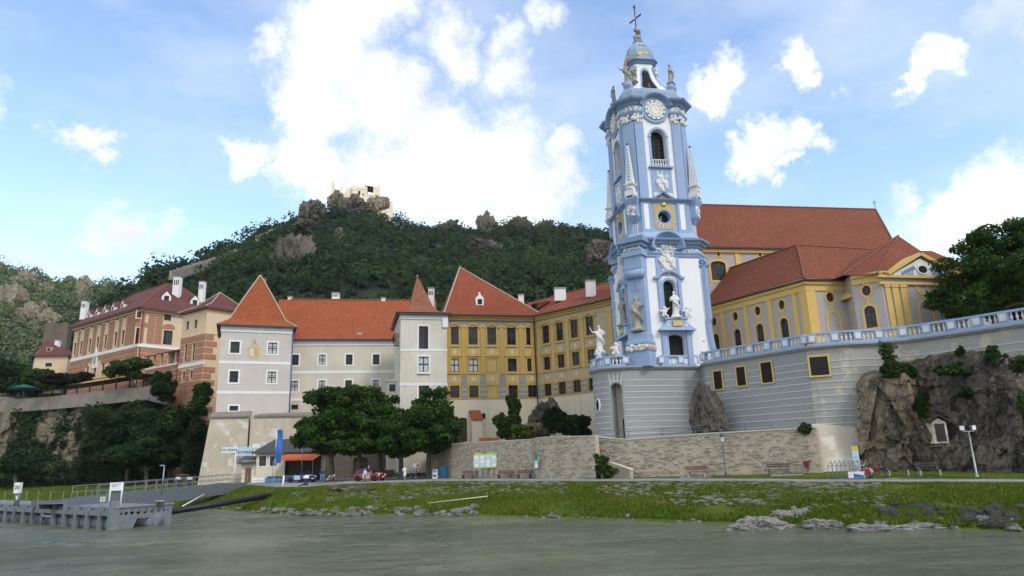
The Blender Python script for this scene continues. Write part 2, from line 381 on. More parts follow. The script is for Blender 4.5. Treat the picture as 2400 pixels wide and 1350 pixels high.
def window(f,x,z,w,h,parent,shape='r',frame='win_dark',bars=(1,2),pane='glass',sur=None,sill=None,rev=.28,surw=.14,grille=False,hood=None,curtain=False,name='window'):
    w, h = round(w, 2), round(h, 2)
    def mk():
        m = MB(); fw = .07
        P = poly(shape, w, h); Q = poly(shape, w - 2 * fw, h - 2 * fw); n = len(P)
        for i in range(n):
            j=(i+1)%n;m.add([(P[i][0],0,P[i][1]),(P[j][0],0,P[j][1]),(Q[j][0],0,Q[j][1]),(Q[i][0],0,Q[i][1]),(Q[i][0],.06,Q[i][1]),(Q[j][0],.06,Q[j][1])],[(0,1,2,3),(3,2,5,4)])
        for i in range(1, bars[0] + 1):
            xx = -w / 2 + w * i / (bars[0] + 1); m.box(WORLD, xx - .035, xx + .035, -.01, .05, -h / 2 + fw, h / 2 - fw)
        for i in range(1, bars[1] + 1):
            zz = -h / 2 + h * i / (bars[1] + 1); m.box(WORLD, -w / 2 + fw, w / 2 - fw, -.005, .045, zz - .025, zz + .025)
        return m.mesh('window_frame')
    loc = f.pt(x, rev - .1, z)
    o = put(name, cached(('wf', shape, w, h, bars, frame), mk), frame, parent, loc, f.a)
    def mp():
        m=MB();m.add([(a,0,b)for a,b in poly(shape,w-.02,h-.02)],[tuple(range(len(poly(shape,w,h))))]);return m.mesh('pane')
    put('pane', cached(('wp', shape, w, h, pane), mp), pane, o, f.pt(x, rev - .055, z), f.a)
    if curtain:
        def mc():
            m = MB()
            for sx in (-1, 1):
                for sz_ in(-1,1):m.box(WORLD,sx*w*.25-w*.19,sx*w*.25+w*.19,0,.01,sz_*h*.25-h*.2,sz_*h*.25+h*.2)
            return m.mesh('curtain')
        put('curtain', cached(('wc', w, h), mc), 'curtain', o, f.pt(x, rev - .075, z), f.a)
    if sur:
        put('surround',cached(('ws',shape,w,h,surw,sur),lambda:ringmesh(shape,w,h,surw,-.05,.03).mesh('surround')),sur,o,f.pt(x,0,z),f.a)
    if sill:
        put('sill',cached(('sl',w,sill),lambda:MB().box(WORLD,-w/2-.22,w/2+.22,-.2,.06,-.1,.03).mesh('sill')),sill,o,f.pt(x,0,z-h/2-(surw if sur else 0)),f.a)
    if grille:
        def mg():
            m = MB(); n = max(4, int(w / .17))
            for i in range(n + 1):
                xx = -w / 2 + w * i / n
                m.tube([(xx, -.06, h / 2), (xx, -.12, 0), (xx, -.34, -h * .28), (xx, -.3, -h * .44), (xx, -.04, -h / 2)], .014, 4)
            for zz,yy in((h*.35,-.08),(0,-.13),(-h*.3,-.35)):m.box(WORLD,-w/2,w/2,yy-.01,yy+.01,zz-.012,zz+.012)
            return m.mesh('grille')
        put('grille', cached(('wg', w, h), mg), 'iron', o, f.pt(x, 0, z), f.a)
    return o
def band(f, x0, x1, z, t, mat, parent, proud=.04, name='band', h=None):
    key = ('bd', round(x1 - x0, 2), round(t, 2), proud, mat)
    me = cached(key, lambda: MB().box(WORLD, 0, x1 - x0, -proud, .06, -t / 2, t / 2).mesh(name))
    return put(name, me, mat, parent, f.pt(x0, 0, z), f.a)
def fbox(f, x0, x1, y0, y1, z0, z1, name, mat, parent): return MB().box(f, x0, x1, y0, y1, z0, z1).obj(name, mat, parent)
def sheet(name, P, Fs, mat, parent=None):
    m = MB(); m.add(P, Fs); return m.obj(name, mat, parent)
def ridge_tiles(a, b, parent, mat='ridge', step=.42, r=.16, sag=0.):
    a, b = np.array(a, float), np.array(b, float); L = np.linalg.norm(b - a); n = max(2, int(L / step)); d = (b - a) / L
    rz = math.atan2(d[1], d[0]); pt = math.asin(d[2])
    me=cached(('rt',round(L/n,2),r,mat),lambda:MB().tube([(0,0,0),(L/n*.96,0,.02)],[r,r*.8],6).mesh('ridge_tile'))
    for i in range(n):
        o = put('ridge_tile', me, mat, parent, a + d * (L * i / n), 0)
        o.rotation_euler = (0, -pt, rz)

# ------------------------------------------------------------------ numpy noise
def _h(i, j, k):
    x = np.sin(i * 127.1 + j * 311.7 + k * 74.7) * 43758.5453; return x - np.floor(x)
def vnoise(P):
    P = np.asarray(P, float); I = np.floor(P); f = P - I; f = f * f * (3 - 2 * f); r = 0
    for a in (0, 1):
        for b in (0, 1):
            for c in (0, 1):
                w=(f[...,0]if a else 1-f[...,0])*(f[...,1]if b else 1-f[...,1])*(f[...,2]if c else 1-f[...,2])
                r = r + w * _h(I[..., 0] + a, I[..., 1] + b, I[..., 2] + c)
    return r
def fbm(P, o=4, g=.5):
    P = np.asarray(P, float); r = 0; a = 1; t = 0
    for i in range(o): r = r + a * vnoise(P * 2 ** i + i * 17.3); t += a; a *= g
    return r / t
def blocks3(P, sc, seed=0.):
    """angular block noise: flat tilted facets with sharp joints, in -.5..+.5"""
    Q = np.asarray(P, float) * sc + seed; I = np.floor(Q); best = np.full(Q.shape[:-1], 1e9); val = np.zeros(Q.shape[:-1])
    for a in (-1, 0, 1):
        for b in (-1, 0, 1):
            for c in (-1, 0, 1):
                i, j, k = I[..., 0] + a, I[..., 1] + b, I[..., 2] + c
                fx,fy,fz=i+_h(i,j,k),j+_h(i+31,j,k),k+_h(i,j+57,k);dx,dy,dz=Q[...,0]-fx,Q[...,1]-fy,Q[...,2]-fz
                d = dx * dx + dy * dy + dz * dz; m = d < best; best = np.where(m, d, best)
                v=_h(i+7,j+3,k)-.5+.5*((_h(i,j,k+9)-.5)*dx+(_h(i+5,j,k+9)-.5)*dy+(_h(i,j+5,k+2)-.5)*dz);val=np.where(m,v,val)
    return val
def quadleaves(C, Nrm, size, asp=1.6, jit=.7):
    """one rhombic leaf per centre, roughly facing Nrm"""
    n = len(C); d = Nrm + rng.normal(0, jit, (n, 3)); d /= np.linalg.norm(d, axis=1)[:, None] + 1e-9
    a = np.cross(d, rng.normal(0, 1, (n, 3))); a /= np.linalg.norm(a, axis=1)[:, None] + 1e-9; b = np.cross(d, a)
    s = (size * (.6 + .8 * rng.random(n)))[:, None] if np.ndim(size) == 0 else (size * (.6 + .8 * rng.random(n)))[:, None]
    V=np.stack([C+a*s*asp*.5,C+b*s*.5+d*s*.12,C-a*s*asp*.5,C-b*s*.5+d*s*.12],1).reshape(-1,3)
    return V, np.arange(4 * n).reshape(n, 4)
# ------------------------------------------------------------------ palette
stucco('grey_white', (.60, .555, .51), (.53, .49, .455), .7, .32, (.40, .39, .36))
stucco('cream_white', (.63, .59, .49), (.55, .51, .42), .8, .4, (.40, .36, .28))
stucco('turret_cream', (.68, .65, .56), (.58, .54, .43), .8, .35, (.42, .37, .27))
stucco('trim_white', (.82, .82, .80), None, .3, .15, (.55, .54, .5))
stucco('tower_white', (.84, .85, .86), (.76, .77, .79), .4, .22, (.55, .56, .56))
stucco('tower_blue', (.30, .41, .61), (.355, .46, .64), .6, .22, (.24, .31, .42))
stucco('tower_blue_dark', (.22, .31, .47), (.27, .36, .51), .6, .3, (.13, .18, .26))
stucco('tower_lead', (.30, .40, .50), (.22, .30, .40), .8, .4, (.15, .18, .22))
stucco('terrace_grey', (.30, .315, .315), (.36, .365, .355), .6, .3, (.27, .28, .27), scale=.25)
stucco('terrace_grey_worn', (.35, .36, .345), (.43, .40, .34), .9, .45, (.27, .26, .22), patch=(.52, .45, .36), scale=.3)
stucco('band_white', (.62, .64, .65), None, .4, .35, (.45, .46, .45))
stucco('balustrade_white', (.74, .75, .74), (.6, .6, .57), .7, .35, (.35, .35, .32))
stucco('plaster_old', (.58, .52, .42), (.48, .42, .32), .9, .5, (.32, .28, .21), patch=(.66, .62, .54), scale=.3)
stucco('plaster_pale', (.70, .64, .49), (.62, .56, .42), .7, .35, (.42, .36, .25))
stucco('ochre', (.56, .36, .085), (.50, .33, .10), .6, .35, (.30, .2, .07))
stucco('ochre_pale', (.60, .43, .16), (.52, .38, .16), .7, .35, (.32, .24, .12))
stucco('ochre_worn', (.52, .42, .24), (.44, .38, .26), .8, .4, (.3, .25, .16))
stucco('yellow', (.66, .455, .15), (.60, .42, .16), .5, .2, (.4, .3, .12))
stucco('mauve_grey', (.43, .39, .37), (.39, .36, .35), .5, .18, (.3, .28, .26))
stucco('frieze_grey', (.33, .31, .27), (.26, .25, .22), .7, .4, (.18, .17, .14))
stucco('pink_block', (.42, .205, .13), (.37, .18, .115), .6, .25, (.26, .13, .08))
stucco('pink_cream', (.72, .55, .37), (.66, .50, .34), .5, .2, (.45, .34, .23))
stucco('ruin_stone_lit', (.92, .84, .66), (.74, .66, .48), .8, .4, (.45, .38, .26), scale=.5)  # hilltop sunlight put into the ruin's paler stone colour
stucco('old_stone_shaded', (.16, .135, .105), (.11, .095, .075), .8, .4, (.08, .07, .06), scale=.6)  # old stone, darkened to hold the canopy shade of the yard wall
stucco('statue_stone', (.56, .54, .49), (.42, .40, .36), .9, .5, (.22, .2, .17), scale=1.5)
stucco('statue_dark', (.40, .36, .31), (.26, .23, .2), .9, .6, (.14, .12, .1), scale=1.8)
stucco('relief_white', (.74, .74, .72), (.60, .60, .58), .7, .3, (.45, .45, .43), scale=2)
stucco('coat_paint', (.62, .55, .33), (.52, .36, .24), .9, .2, (.4, .35, .25), scale=2.2)
stucco('wall_dull', (.29, .265, .22), (.19, .175, .145), .8, .4, (.1, .09, .07), scale=.4)
stucco('concrete', (.38, .37, .34), (.30, .29, .27), .7, .4, (.2, .2, .18))
stucco('capstone', (.25, .23, .21), (.18, .17, .15), .8, .3, (.12, .11, .1), scale=1)
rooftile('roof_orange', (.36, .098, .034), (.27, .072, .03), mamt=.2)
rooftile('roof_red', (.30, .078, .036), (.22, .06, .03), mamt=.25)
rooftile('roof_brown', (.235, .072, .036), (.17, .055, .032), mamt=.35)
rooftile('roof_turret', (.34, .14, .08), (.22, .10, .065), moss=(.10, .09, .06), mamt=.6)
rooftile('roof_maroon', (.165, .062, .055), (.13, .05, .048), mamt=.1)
plain('ridge', (.50, .40, .32), .9, var=.5)
plain('ridge_red', (.26, .10, .06), .9, var=.5)
plain('gutter', (.045, .045, .055), .5)
plain('lead_roof', (.06, .062, .07), .55)
plain('win_dark', (.055, .04, .035), .6)
plain('win_grey', (.09, .10, .11), .55)
plain('win_white', (.7, .7, .68), .5)
plain('iron', (.03, .03, .034), .5, .3)
plain('dark_wood', (.06, .04, .03), .75)
plain('brown_wood', (.19, .105, .055), .75, var=.4, scale=9)
plain('red_wood', (.25, .085, .05), .7, var=.35, scale=9)
plain('grey_wood', (.12, .10, .085), .8, var=.4, scale=9)
plain('curtain', (.55, .56, .57), .9)
plain('gold', (.72, .47, .09), .38, .35, spec=.6, scale=9)
plain('gold_paint', (.66, .47, .17), .6, var=.3)
plain('black_paint', (.015, .015, .02), .5)
plain('void', (.012, .011, .011), .9)
plain('steel', (.33, .35, .37), .45, .5, var=.3)
plain('steel_paint', (.19, .215, .235), .55, .1, var=.35, scale=2)
plain('steel_dark', (.13, .15, .17), .6, .1, var=.35, scale=2)
plain('white_paint', (.78, .79, .80), .5, var=.1)
plain('sign_blue_pale', (.52, .66, .74), .5, var=.1)
plain('ink_blue', (.03, .10, .30), .6, var=.05)
plain('ink_dark', (.04, .05, .09), .6, var=.05)
plain('flag_blue', (.035, .15, .48), .8, var=.2)
plain('flag_yellow', (.75, .52, .04), .8, var=.1)
plain('car_blue', (.012, .035, .17), .22, .2, var=.05, spec=.7)
plain('car_red', (.24, .012, .018), .25, .1, var=.05, spec=.7)
plain('car_white', (.72, .74, .76), .3, var=.05, spec=.6)
plain('tyre', (.014, .014, .014), .85)
plain('rim', (.42, .43, .45), .35, .7)
plain('lamp_glass', (.7, .75, .78), .15, spec=.7)
plain('skin', (.50, .30, .21), .6, var=.1)
plain('hair', (.05, .03, .02), .7)
plain('hair_fair', (.35, .22, .1), .7)
plain('cloth_navy', (.03, .04, .10), .9)
plain('cloth_white', (.72, .73, .75), .9)
plain('cloth_red', (.28, .03, .05), .9)
plain('cloth_pink', (.6, .2, .28), .9)
plain('cloth_blue', (.10, .22, .45), .9)
plain('cloth_khaki', (.36, .29, .2), .9)
plain('cloth_dark', (.03, .03, .035), .9)
plain('awning_orange', (.55, .13, .035), .85, var=.15)
plain('umbrella_red', (.55, .02, .02), .8, var=.1)
plain('umbrella_green', (.01, .11, .09), .8, var=.1)
plain('cabinet_blue', (.05, .20, .36), .6, var=.1)
plain('board_green', (.50, .66, .52), .5, var=.15)
plain('lime', (.35, .55, .06), .6, var=.1)
plain('sign_green', (.01, .22, .16), .5, var=.1)
plain('maroon_paint', (.16, .02, .03), .6)
plain('bark', (.10, .085, .065), .95, var=.6, scale=6)
plain('boom', (.012, .013, .017), .5)
m, nt, b = _nt('glass'); k = NB(nt)
nt.links.new(k.mix(k.rng(k.noise(.8, 3), .4, .65), (.012, .013, .016), (.05, .045, .045)), b.inputs['Base Color'])
b.inputs['Roughness'].default_value = .12; b.inputs['Specular IOR Level'].default_value = .35
m, nt, b = _nt('car_glass'); b.inputs['Base Color'].default_value = (.02, .03, .035, 1); b.inputs['Roughness'].default_value = .08
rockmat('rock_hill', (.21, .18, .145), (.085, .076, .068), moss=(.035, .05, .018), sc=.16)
rockmat('rock_lit', (.36, .31, .22), (.22, .19, .135), dark=(.12, .1, .08), moss=(.06, .09, .025), sc=.09)  # sunlit copy of the hill rock, sunlight mixed into a paler colour
rockmat('rock_cliff', (.25, .215, .17), (.115, .105, .095), moss=(.06, .065, .02), sc=.55)
rockmat('rock_left', (.30, .26, .185), (.19, .165, .125), moss=(.06, .065, .02), sc=.3)
rockmat('rock_tan', (.32, .26, .175), (.19, .155, .11), sc=.5)
rockmat('rock_shore', (.42, .405, .375), (.27, .26, .24), sc=1.2, zs=1)
rockmat('rock_ledge', (.56, .54, .49), (.40, .385, .35), dark=(.14, .13, .12), sc=.9, zs=1.5)
rockmat('rock_shore_dark', (.15, .14, .125), (.09, .085, .08), sc=1.2, zs=1)
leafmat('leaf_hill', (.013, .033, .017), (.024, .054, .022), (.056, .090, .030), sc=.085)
leafmat('leaf_far_lit', (.09, .15, .07), (.14, .20, .08), (.20, .22, .085), sc=.06)  # far wood in sun: the sunlight is painted into the leaf colour
leafmat('leaf_chestnut', (.012, .042, .011), (.03, .078, .016), (.06, .12, .02))
leafmat('leaf_dark', (.012, .034, .014), (.022, .052, .018), (.034, .066, .018))
leafmat('leaf_bright', (.045, .095, .018), (.07, .125, .022), (.10, .15, .025))
leafmat('leaf_bush', (.028, .066, .018), (.05, .095, .024), (.065, .11, .025))
leafmat('leaf_plum', (.016, .012, .014), (.026, .016, .017), (.03, .02, .02))
leafmat('grass_blade', (.075, .125, .010), (.11, .165, .016), (.14, .165, .024), trans=.25, sc=.3)

# rubble masonry core (the mortar between the stones)
m, nt, b = _nt('mortar'); k = NB(nt)
ed = k.vor(2.6, k.scaled((1, 1, 1.9)), 'DISTANCE_TO_EDGE')
col=k.mix(k.rng(k.noise(3.5,5,rough=.7),.35,.68),(.49,.43,.33),(.40,.345,.26));col=k.mix(k.rng(ed,.0,.07,.45,0),col,(.60,.53,.42))
col = k.mix(k.rng(k.noise(.3, 5), .4, .7, 0, .5), col, (.30, .27, .22))
nt.links.new(col, b.inputs['Base Color']); b.inputs['Roughness'].default_value = .95
k.bump(k.math('ADD', ed, k.noise(9, 4)), .6, .06, b)
# individual stones: tint by object
def stonemat(name, cs):
    m, nt, b = _nt(name); k = NB(nt); k.pos(); oi = k.N.new('ShaderNodeObjectInfo')
    r = k.N.new('ShaderNodeValToRGB'); r.color_ramp.elements[0].color = (*cs[0], 1); r.color_ramp.elements[1].color = (*cs[-1], 1)
    for i, c in enumerate(cs[1:-1]): e = r.color_ramp.elements.new((i + 1) / (len(cs) - 1)); e.color = (*c, 1)
    nt.links.new(k.math('FRACT', k.math('ADD', oi.outputs['Random'], k._p.outputs['Random Per Island'])), r.inputs[0])
    col = k.mix(k.rng(k.noise(3, 5), .35, .7, 0, .5), r.outputs[0], (.2, .18, .15))
    nt.links.new(col, b.inputs['Base Color']); b.inputs['Roughness'].default_value = .95; k.bump(k.noise(12, 5), .7, .04, b)
stonemat('rubble', [(.38, .33, .25), (.46, .405, .31), (.35, .31, .24), (.48, .43, .34), (.27, .235, .19), (.43, .37, .28)])
stonemat('pebble', [(.32, .30, .26), (.42, .40, .36), (.22, .21, .19), (.36, .34, .28), (.17, .16, .15)])
stonemat('pitching', [(.12, .115, .08), (.165, .15, .115), (.085, .085, .06), (.14, .13, .09), (.20, .185, .15)])

# ground: worn grass, thin soil
m, nt, b = _nt('ground'); k = NB(nt)
col = k.mix(k.rng(k.noise(.25, 6, rough=.6), .35, .62), (.066, .105, .013), (.112, .135, .021))
col = k.mix(k.rng(k.noise(.6, 6, rough=.65), .56, .72, 0, .55), col, (.12, .10, .05))
col = k.mix(k.rng(k.noise(3.2, 5, rough=.7), .45, .75, 0, .5), col, (.045, .06, .012))
nt.links.new(col,b.inputs['Base Color']);b.inputs['Roughness'].default_value=.97;b.inputs['Specular IOR Level'].default_value=.1
k.bump(k.noise(6, 6, rough=.7), .8, .15, b)
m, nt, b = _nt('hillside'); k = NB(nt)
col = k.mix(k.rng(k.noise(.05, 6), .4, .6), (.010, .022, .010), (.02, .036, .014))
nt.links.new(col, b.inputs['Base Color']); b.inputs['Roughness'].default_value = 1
m, nt, b = _nt('asphalt'); k = NB(nt)
col=k.mix(k.rng(k.noise(.4,5),.35,.7),(.22,.215,.205),(.29,.28,.265));col=k.mix(k.rng(k.noise(30,3),.3,.7,0,.4),col,(.16,.155,.15))
nt.links.new(col, b.inputs['Base Color']); b.inputs['Roughness'].default_value = .95
# river: silty green, small wind chop over long swirls
m, nt, b = _nt('water'); k = NB(nt)
col = k.mix(k.rng(k.noise(.06, 5, k.scaled((1, 2.2, 1))), .38, .62), (.098, .114, .074), (.145, .15, .098))
nt.links.new(col, b.inputs['Base Color']); b.inputs['Roughness'].default_value = .14; b.inputs['IOR'].default_value = 1.33
b.inputs['Specular IOR Level'].default_value = .42
hgt=k.math('ADD',k.math('MULTIPLY',k.noise(.5,5,k.scaled((1.5,1,1)),.62),1.3),k.math('MULTIPLY',k.noise(2.6,6,k.scaled((1.4,1,1)),.7),.75))
sw = k.rng(k.noise(.09, 4, k.scaled((1, 2.0, 1))), .4, .62, .3, 1)
k.bump(k.math('MULTIPLY', hgt, sw), .8, .35, b)

# ------------------------------------------------------------------ ground sheet, road, river
UC = [-1500, -600, -200, 0, 250, 440, 560, 650, 720, 800, 1000, 1400, 1900, 2400, 3000, 4300]
YW = [210, 150, 112, 96, 82, 75, 67, 61, 58, 57, 54, 45.5, 36.8, 32.8, 28, 20]
YF = [300, 230, 190, 165, 143, 122, 92, 72, 70, 78, 77, 60, 47.3, 40.5, 34, 25]
YB = [340, 270, 235, 205, 171, 150, 137, 128, 120, 112, 98, 72, 55.6, 48, 40, 30]
ZR = [1.9] * 11 + [1.9, 1.85, 1.75, 1.7, 1.7]
def gcol(u): return tuple(float(np.interp(u, UC, a)) for a in (YW, YF, YB, ZR))
def hx(u):
    vh = 1077 - (u - 1200) * math.tan(ROLL); d = ray(u, vh); return float(d[0] / d[1])
UG = np.linspace(-1600, 4400, 400); HG = np.array([hx(q) for q in UG])
def banks(u, t):
    """points on the bank: t=0 water edge, 1 road edge"""
    u = np.asarray(u, float); t = np.asarray(t, float); yw, yf, zr = (np.interp(u, UC, a) for a in (YW, YF, ZR))
    Y = yw + (yf - yw) * t; X = np.interp(u, UG, HG) * Y; tc = np.clip(t, 0, 1)
    prof = (1 - (1 - tc) ** 1.5) * .9 + .1 * tc
    n = fbm(np.stack([X * .22, Y * .22, 0 * X + 3.], -1), 4) - .55
    return np.stack([X, Y, zr * prof + n * .9 * np.sin(math.pi * tc) * (1 - .6 * tc)], -1)
def bank(u, t): return banks(u, t)
RFU, RFV = [-200, 0, 560, 1000, 1250, 1400, 1900, 2400], [.5, .42, 1, 1, .95, .62, .48, .45]
def zback(u, Y):
    yw,yf,yb,zr=gcol(u);y2=yf+(yb-yf)*float(np.interp(u,RFU,RFV));return zr+.42*min(1,max(0,(Y-y2-.3)/8.))
def zground(u, Y):
    yw, yf, yb, zr = gcol(u)
    if Y <= yf: return float(bank(u, (Y - yw) / (yf - yw))[2])
    return zback(u, Y)
def build_ground():
    us = list(np.arange(-1500, 4301, 14)); rows = []
    TB = list(np.linspace(0, 1, 26))
    V = []
    for u in us:
        yw, yf, yb, zr = gcol(u); k = hx(u); c = [(k * (yw - 22), yw - 22, -5), (k * (yw - 3), yw - 3, -.9)]
        c += [tuple(p) for p in banks(np.full(len(TB), u), np.array(TB))]
        y2 = yf + (yb - yf) * float(np.interp(u, RFU, RFV))
        c+=[(k*q,q,zback(u,q))for q in(y2*.5+yf*.5,y2+.3,y2+1.5,y2+3,y2+5,y2+7,y2+8.4,y2+14)]+[(k*(yb+60),yb+60,zr+.42),(k*1800,1800,zr+.4)]
        V += c; n = len(c)
    m=len(us);Fq=[(i*n+j,(i+1)*n+j,(i+1)*n+j+1,i*n+j+1)for i in range(m-1)for j in range(n-1)]
    me = npmesh('ground', V, Fq, True); o = put('ground', me, 'ground'); o['kind'] = 'structure'
    V = [];
    for u in us:
        yw, yf, yb, zr = gcol(u); k = hx(u); w = .35 * math.sin(u * .05) + .2 * math.sin(u * .13)
        # the road narrows to a footpath on the right; it opens into a forecourt by the trees
        yb2 = yf + (yb - yf) * float(np.interp(u, RFU, RFV))
        V+=[(k*(yf+w*.3),yf+w*.3,zr-.1),(k*(yf+w*.3),yf+w*.3,zr+.035),(k*(yb2+w*.3),yb2+w*.3,zr+.035),(k*(yb2+w*.3),yb2+w*.3,zr-.1)]
    Fq = [(i * 4 + j, (i + 1) * 4 + j, (i + 1) * 4 + j + 1, i * 4 + j + 1) for i in range(m - 1) for j in range(3)]
    o = put('road', npmesh('road', V, Fq), 'asphalt'); o['kind'] = 'structure'
    # river surface with a gentle swell near the camera
    xs = np.linspace(-62, 48, 470); ys = 8 + 92 * np.linspace(0, 1, 290) ** 1.35
    X, Y = np.meshgrid(xs, ys); O = 0 * X; ca, sa = math.cos(.5), math.sin(.5); X2, Y2 = X * ca - Y * sa, X * sa + Y * ca
    rid=1-2*np.abs(fbm(np.stack([X2*.75,Y2*1.15,O+4],-1),3)-.5);swl=fbm(np.stack([X*.06,Y*.12,O+2],-1),3)
    Z=(fbm(np.stack([X*.3,Y*.45,O],-1),4)-.5)*.20+(rid-.7)*.17*np.clip(swl*3-.9,.15,1)+(fbm(np.stack([X2*2.1,Y2*2.6,O+7],-1),2)-.5)*.07
    Z = Z * np.clip((100 - Y) / 25, 0, 1) * np.clip((53 - abs(X + 7)) / 8, 0, 1)
    V = np.stack([X, Y, Z], -1).reshape(-1, 3); w = len(xs)
    idx=np.arange(len(V)).reshape(len(ys),w);Fq=np.stack([idx[:-1,:-1],idx[:-1,1:],idx[1:,1:],idx[1:,:-1]],-1).reshape(-1,4)
    big = [(-2500, -1500), (2500, -1500), (2500, 1500), (-2500, 1500)]
    V = np.vstack([V, [(x, y, -.12) for x, y in big]]); nb = len(V)
    Fq = np.vstack([Fq, [[nb - 4, nb - 3, nb - 2, nb - 1]]])
    o = put('river', npmesh('river', V, Fq, True), 'water'); o['kind'] = 'structure'
build_ground()

# ------------------------------------------------------------------ hills
def hill(name, ridge, base, seed, nu, nt, prof, rough, back=160, label=None):
    ru = [r[0] for r in ridge]; us = np.linspace(ru[0], ru[-1], nu); V = []
    for u in us:
        v=np.interp(u,ru,[r[1]for r in ridge]);Y1=np.interp(u,ru,[r[2]for r in ridge]);Y0=np.interp(u,ru,[base]*len(ru))if np.isscalar(base)else np.interp(u,[b[0]for b in base],[b[1]for b in base])
        T = at(u, v, Y1); kx = hx(u)
        for t in np.linspace(0, 1, nt):
            Y = Y0 + (Y1 - Y0) * t; z = 2 + (T[2] - 2) * t ** prof
            x = kx * Y * (1 - t) + (T[0] / T[1]) * Y * t
            V.append((x, Y, z, rough * math.sin(math.pi * t) ** .7))
        for q in (.35, 1): V.append((T[0] / T[1] * (Y1 + back * q), Y1 + back * q, T[2] - back * q * .5, 0.))
    n = nt + 2; m = nu
    Fq = [(i * n + j, (i + 1) * n + j, (i + 1) * n + j + 1, i * n + j + 1) for i in range(m - 1) for j in range(n - 1)]
    V=np.array(V);V[:,2]+=(fbm(np.stack([V[:,0]*.02,V[:,1]*.02,0*V[:,0]+seed],-1),4)-.5)*V[:,3];V=V[:,:3]
    o = put(name, npmesh(name, V, Fq, True), 'hillside'); o['kind'] = 'structure'
    return V.reshape(m, n, 3)
RIDGE=[(-700,1120,200),(-100,1060,205),(60,930,215),(180,790,228),(300,682,250),(400,637,270),(490,600,300),(560,572,325),(620,545,345),(700,515,370),(770,495,385),(860,490,390),
         (925,528,390),(980,546,388),(1030,558,384),(1100,552,380),(1180,542,375),(1260,542,370),(1330,548,365),(1420,558,360),(1520,572,350),(1800,610,340),(2400,690,320),(3000,740,300)]
HILL = hill('castle_hill', RIDGE, [(-700, 175), (300, 165), (600, 150), (1400, 135), (3000, 120)], 1., 150, 46, .92, 20)
FRIDGE=[(-900,560,560),(-300,590,560),(0,628,560),(60,640,560),(120,660,560),(190,661,565),(250,670,570),(330,672,580),(450,690,600),(700,740,620)]
FARH = hill('far_hill', FRIDGE, 330, 9., 70, 34, .8, 34)

def crowns(G, n, rad, per, name, mat, label, tmin=.05, leaf=.5, seed=1, uvlim=None, hgt=1.):
    """woodland: a great many uneven crowns of leaf-sized faces, spread over a hillside grid"""
    r = np.random.default_rng(seed); m, k, _ = G.shape; k -= 2
    i = r.random(n) * (m - 2); t = tmin + (1 - tmin) * r.random(n) ** .85; j = t * (k - 1.001)
    i0, j0 = i.astype(int), j.astype(int); fi, fj = (i - i0)[:, None], (j - j0)[:, None]
    C=(G[i0,j0]*(1-fi)*(1-fj)+G[i0+1,j0]*fi*(1-fj)+G[i0,j0+1]*(1-fi)*fj+G[i0+1,j0+1]*fi*fj)
    keep = (fbm(C * .035, 3) + r.random(n) * .25) > .2
    C = C[keep]; n = len(C); R = rad * np.exp(r.normal(-.12, .42, n)).clip(.35, 2.1)
    Pc = np.repeat(C, per, 0); Rr = np.repeat(R, per)
    d = r.normal(0, 1, (n * per, 3)); d /= np.linalg.norm(d, axis=1)[:, None]; d[:, 2] = np.abs(d[:, 2]) * 1.0 - .15
    lump = .75 + .5 * vnoise(d * 2.2 + np.repeat(r.random((n, 3)) * 50, per, 0))
    P=Pc+d*(Rr*lump*(.75+.3*r.random(n*per)))[:,None]*np.array([1,1,1.15*hgt])+np.array([0,0,1.])*(Rr*.55)[:,None]
    V, Fq = quadleaves(P, d, rad * leaf, 1.3, .45)
    o = put(name, npmesh(name, V, Fq), mat); tag(o, label, 'woodland', kind='stuff'); return o
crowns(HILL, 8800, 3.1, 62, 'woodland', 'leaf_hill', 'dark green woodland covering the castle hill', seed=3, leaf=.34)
crowns(FARH, 3000, 4.6, 44, 'woodland', 'leaf_far_lit', 'sunlit green woodland on the distant hill at far left', seed=5, leaf=.30)

# ------------------------------------------------------------------ rocks
def rockmesh(seed, sub=3, amp=.45, freq=1.3, zst=.5, facet=True):
    def mk():
        import bmesh
        bm = bmesh.new(); bmesh.ops.create_icosphere(bm, subdivisions=sub, radius=1)
        V = np.array([v.co for v in bm.verts]); q = V * np.array([freq, freq, freq * zst]) + seed * 7.7
        n = fbm(q, 4, .55); n2 = np.abs(fbm(q * 2.2 + 5, 3) - .5) * 2
        S=1+(n-.5)*1.5*amp-n2*amp*.5+blocks3(V*np.array([1,1,.6]),freq,seed*3.1)*amp*.9+blocks3(V,freq*2.4,seed*1.7)*amp*.4
        for v, s in zip(bm.verts, S): v.co *= s
        me = bpy.data.meshes.new('rock'); bm.to_mesh(me); bm.free(); return me
    return cached(('rk', seed, sub, amp, freq, zst), mk).copy()
def rock(u,v,Y,wpx,hpx,label,mat='rock_hill',seed=1,dep=.7,name='rock_outcrop',cat='rock',sub=5,amp=.55,freq=2.1,zst=.5,group=None,taper=0.):
    P = at(u, v, Y); k = pxm(P); hpx = hpx * 1.05; rx, rz_ = wpx / k / 2, hpx / k / 2
    me = rockmesh(seed, sub, amp, freq, zst)
    if taper:
        for vv in me.vertices: s_ = 1 - taper * vv.co.z; vv.co.x *= s_; vv.co.y *= s_
    o = put(name, me, mat, None, P, 0, (rx, rx * dep, rz_)); tag(o, label, cat, group); return o
rock(685, 600, 262, 78, 105, 'tall brown crag on the wooded slope left of the castle', seed=3, sub=5, freq=1.9)
rock(735, 490, 360, 50, 42, 'dark jagged crag on the skyline left of the ruined castle', seed=4, zst=.4)
rock(712, 492, 356, 22, 36, 'narrow leaning rock tooth on the skyline, leftmost of the crags', seed=5, zst=.4)
rock(712, 524, 330, 46, 20, 'low pale grey rock slab among trees below the left crag', seed=6)
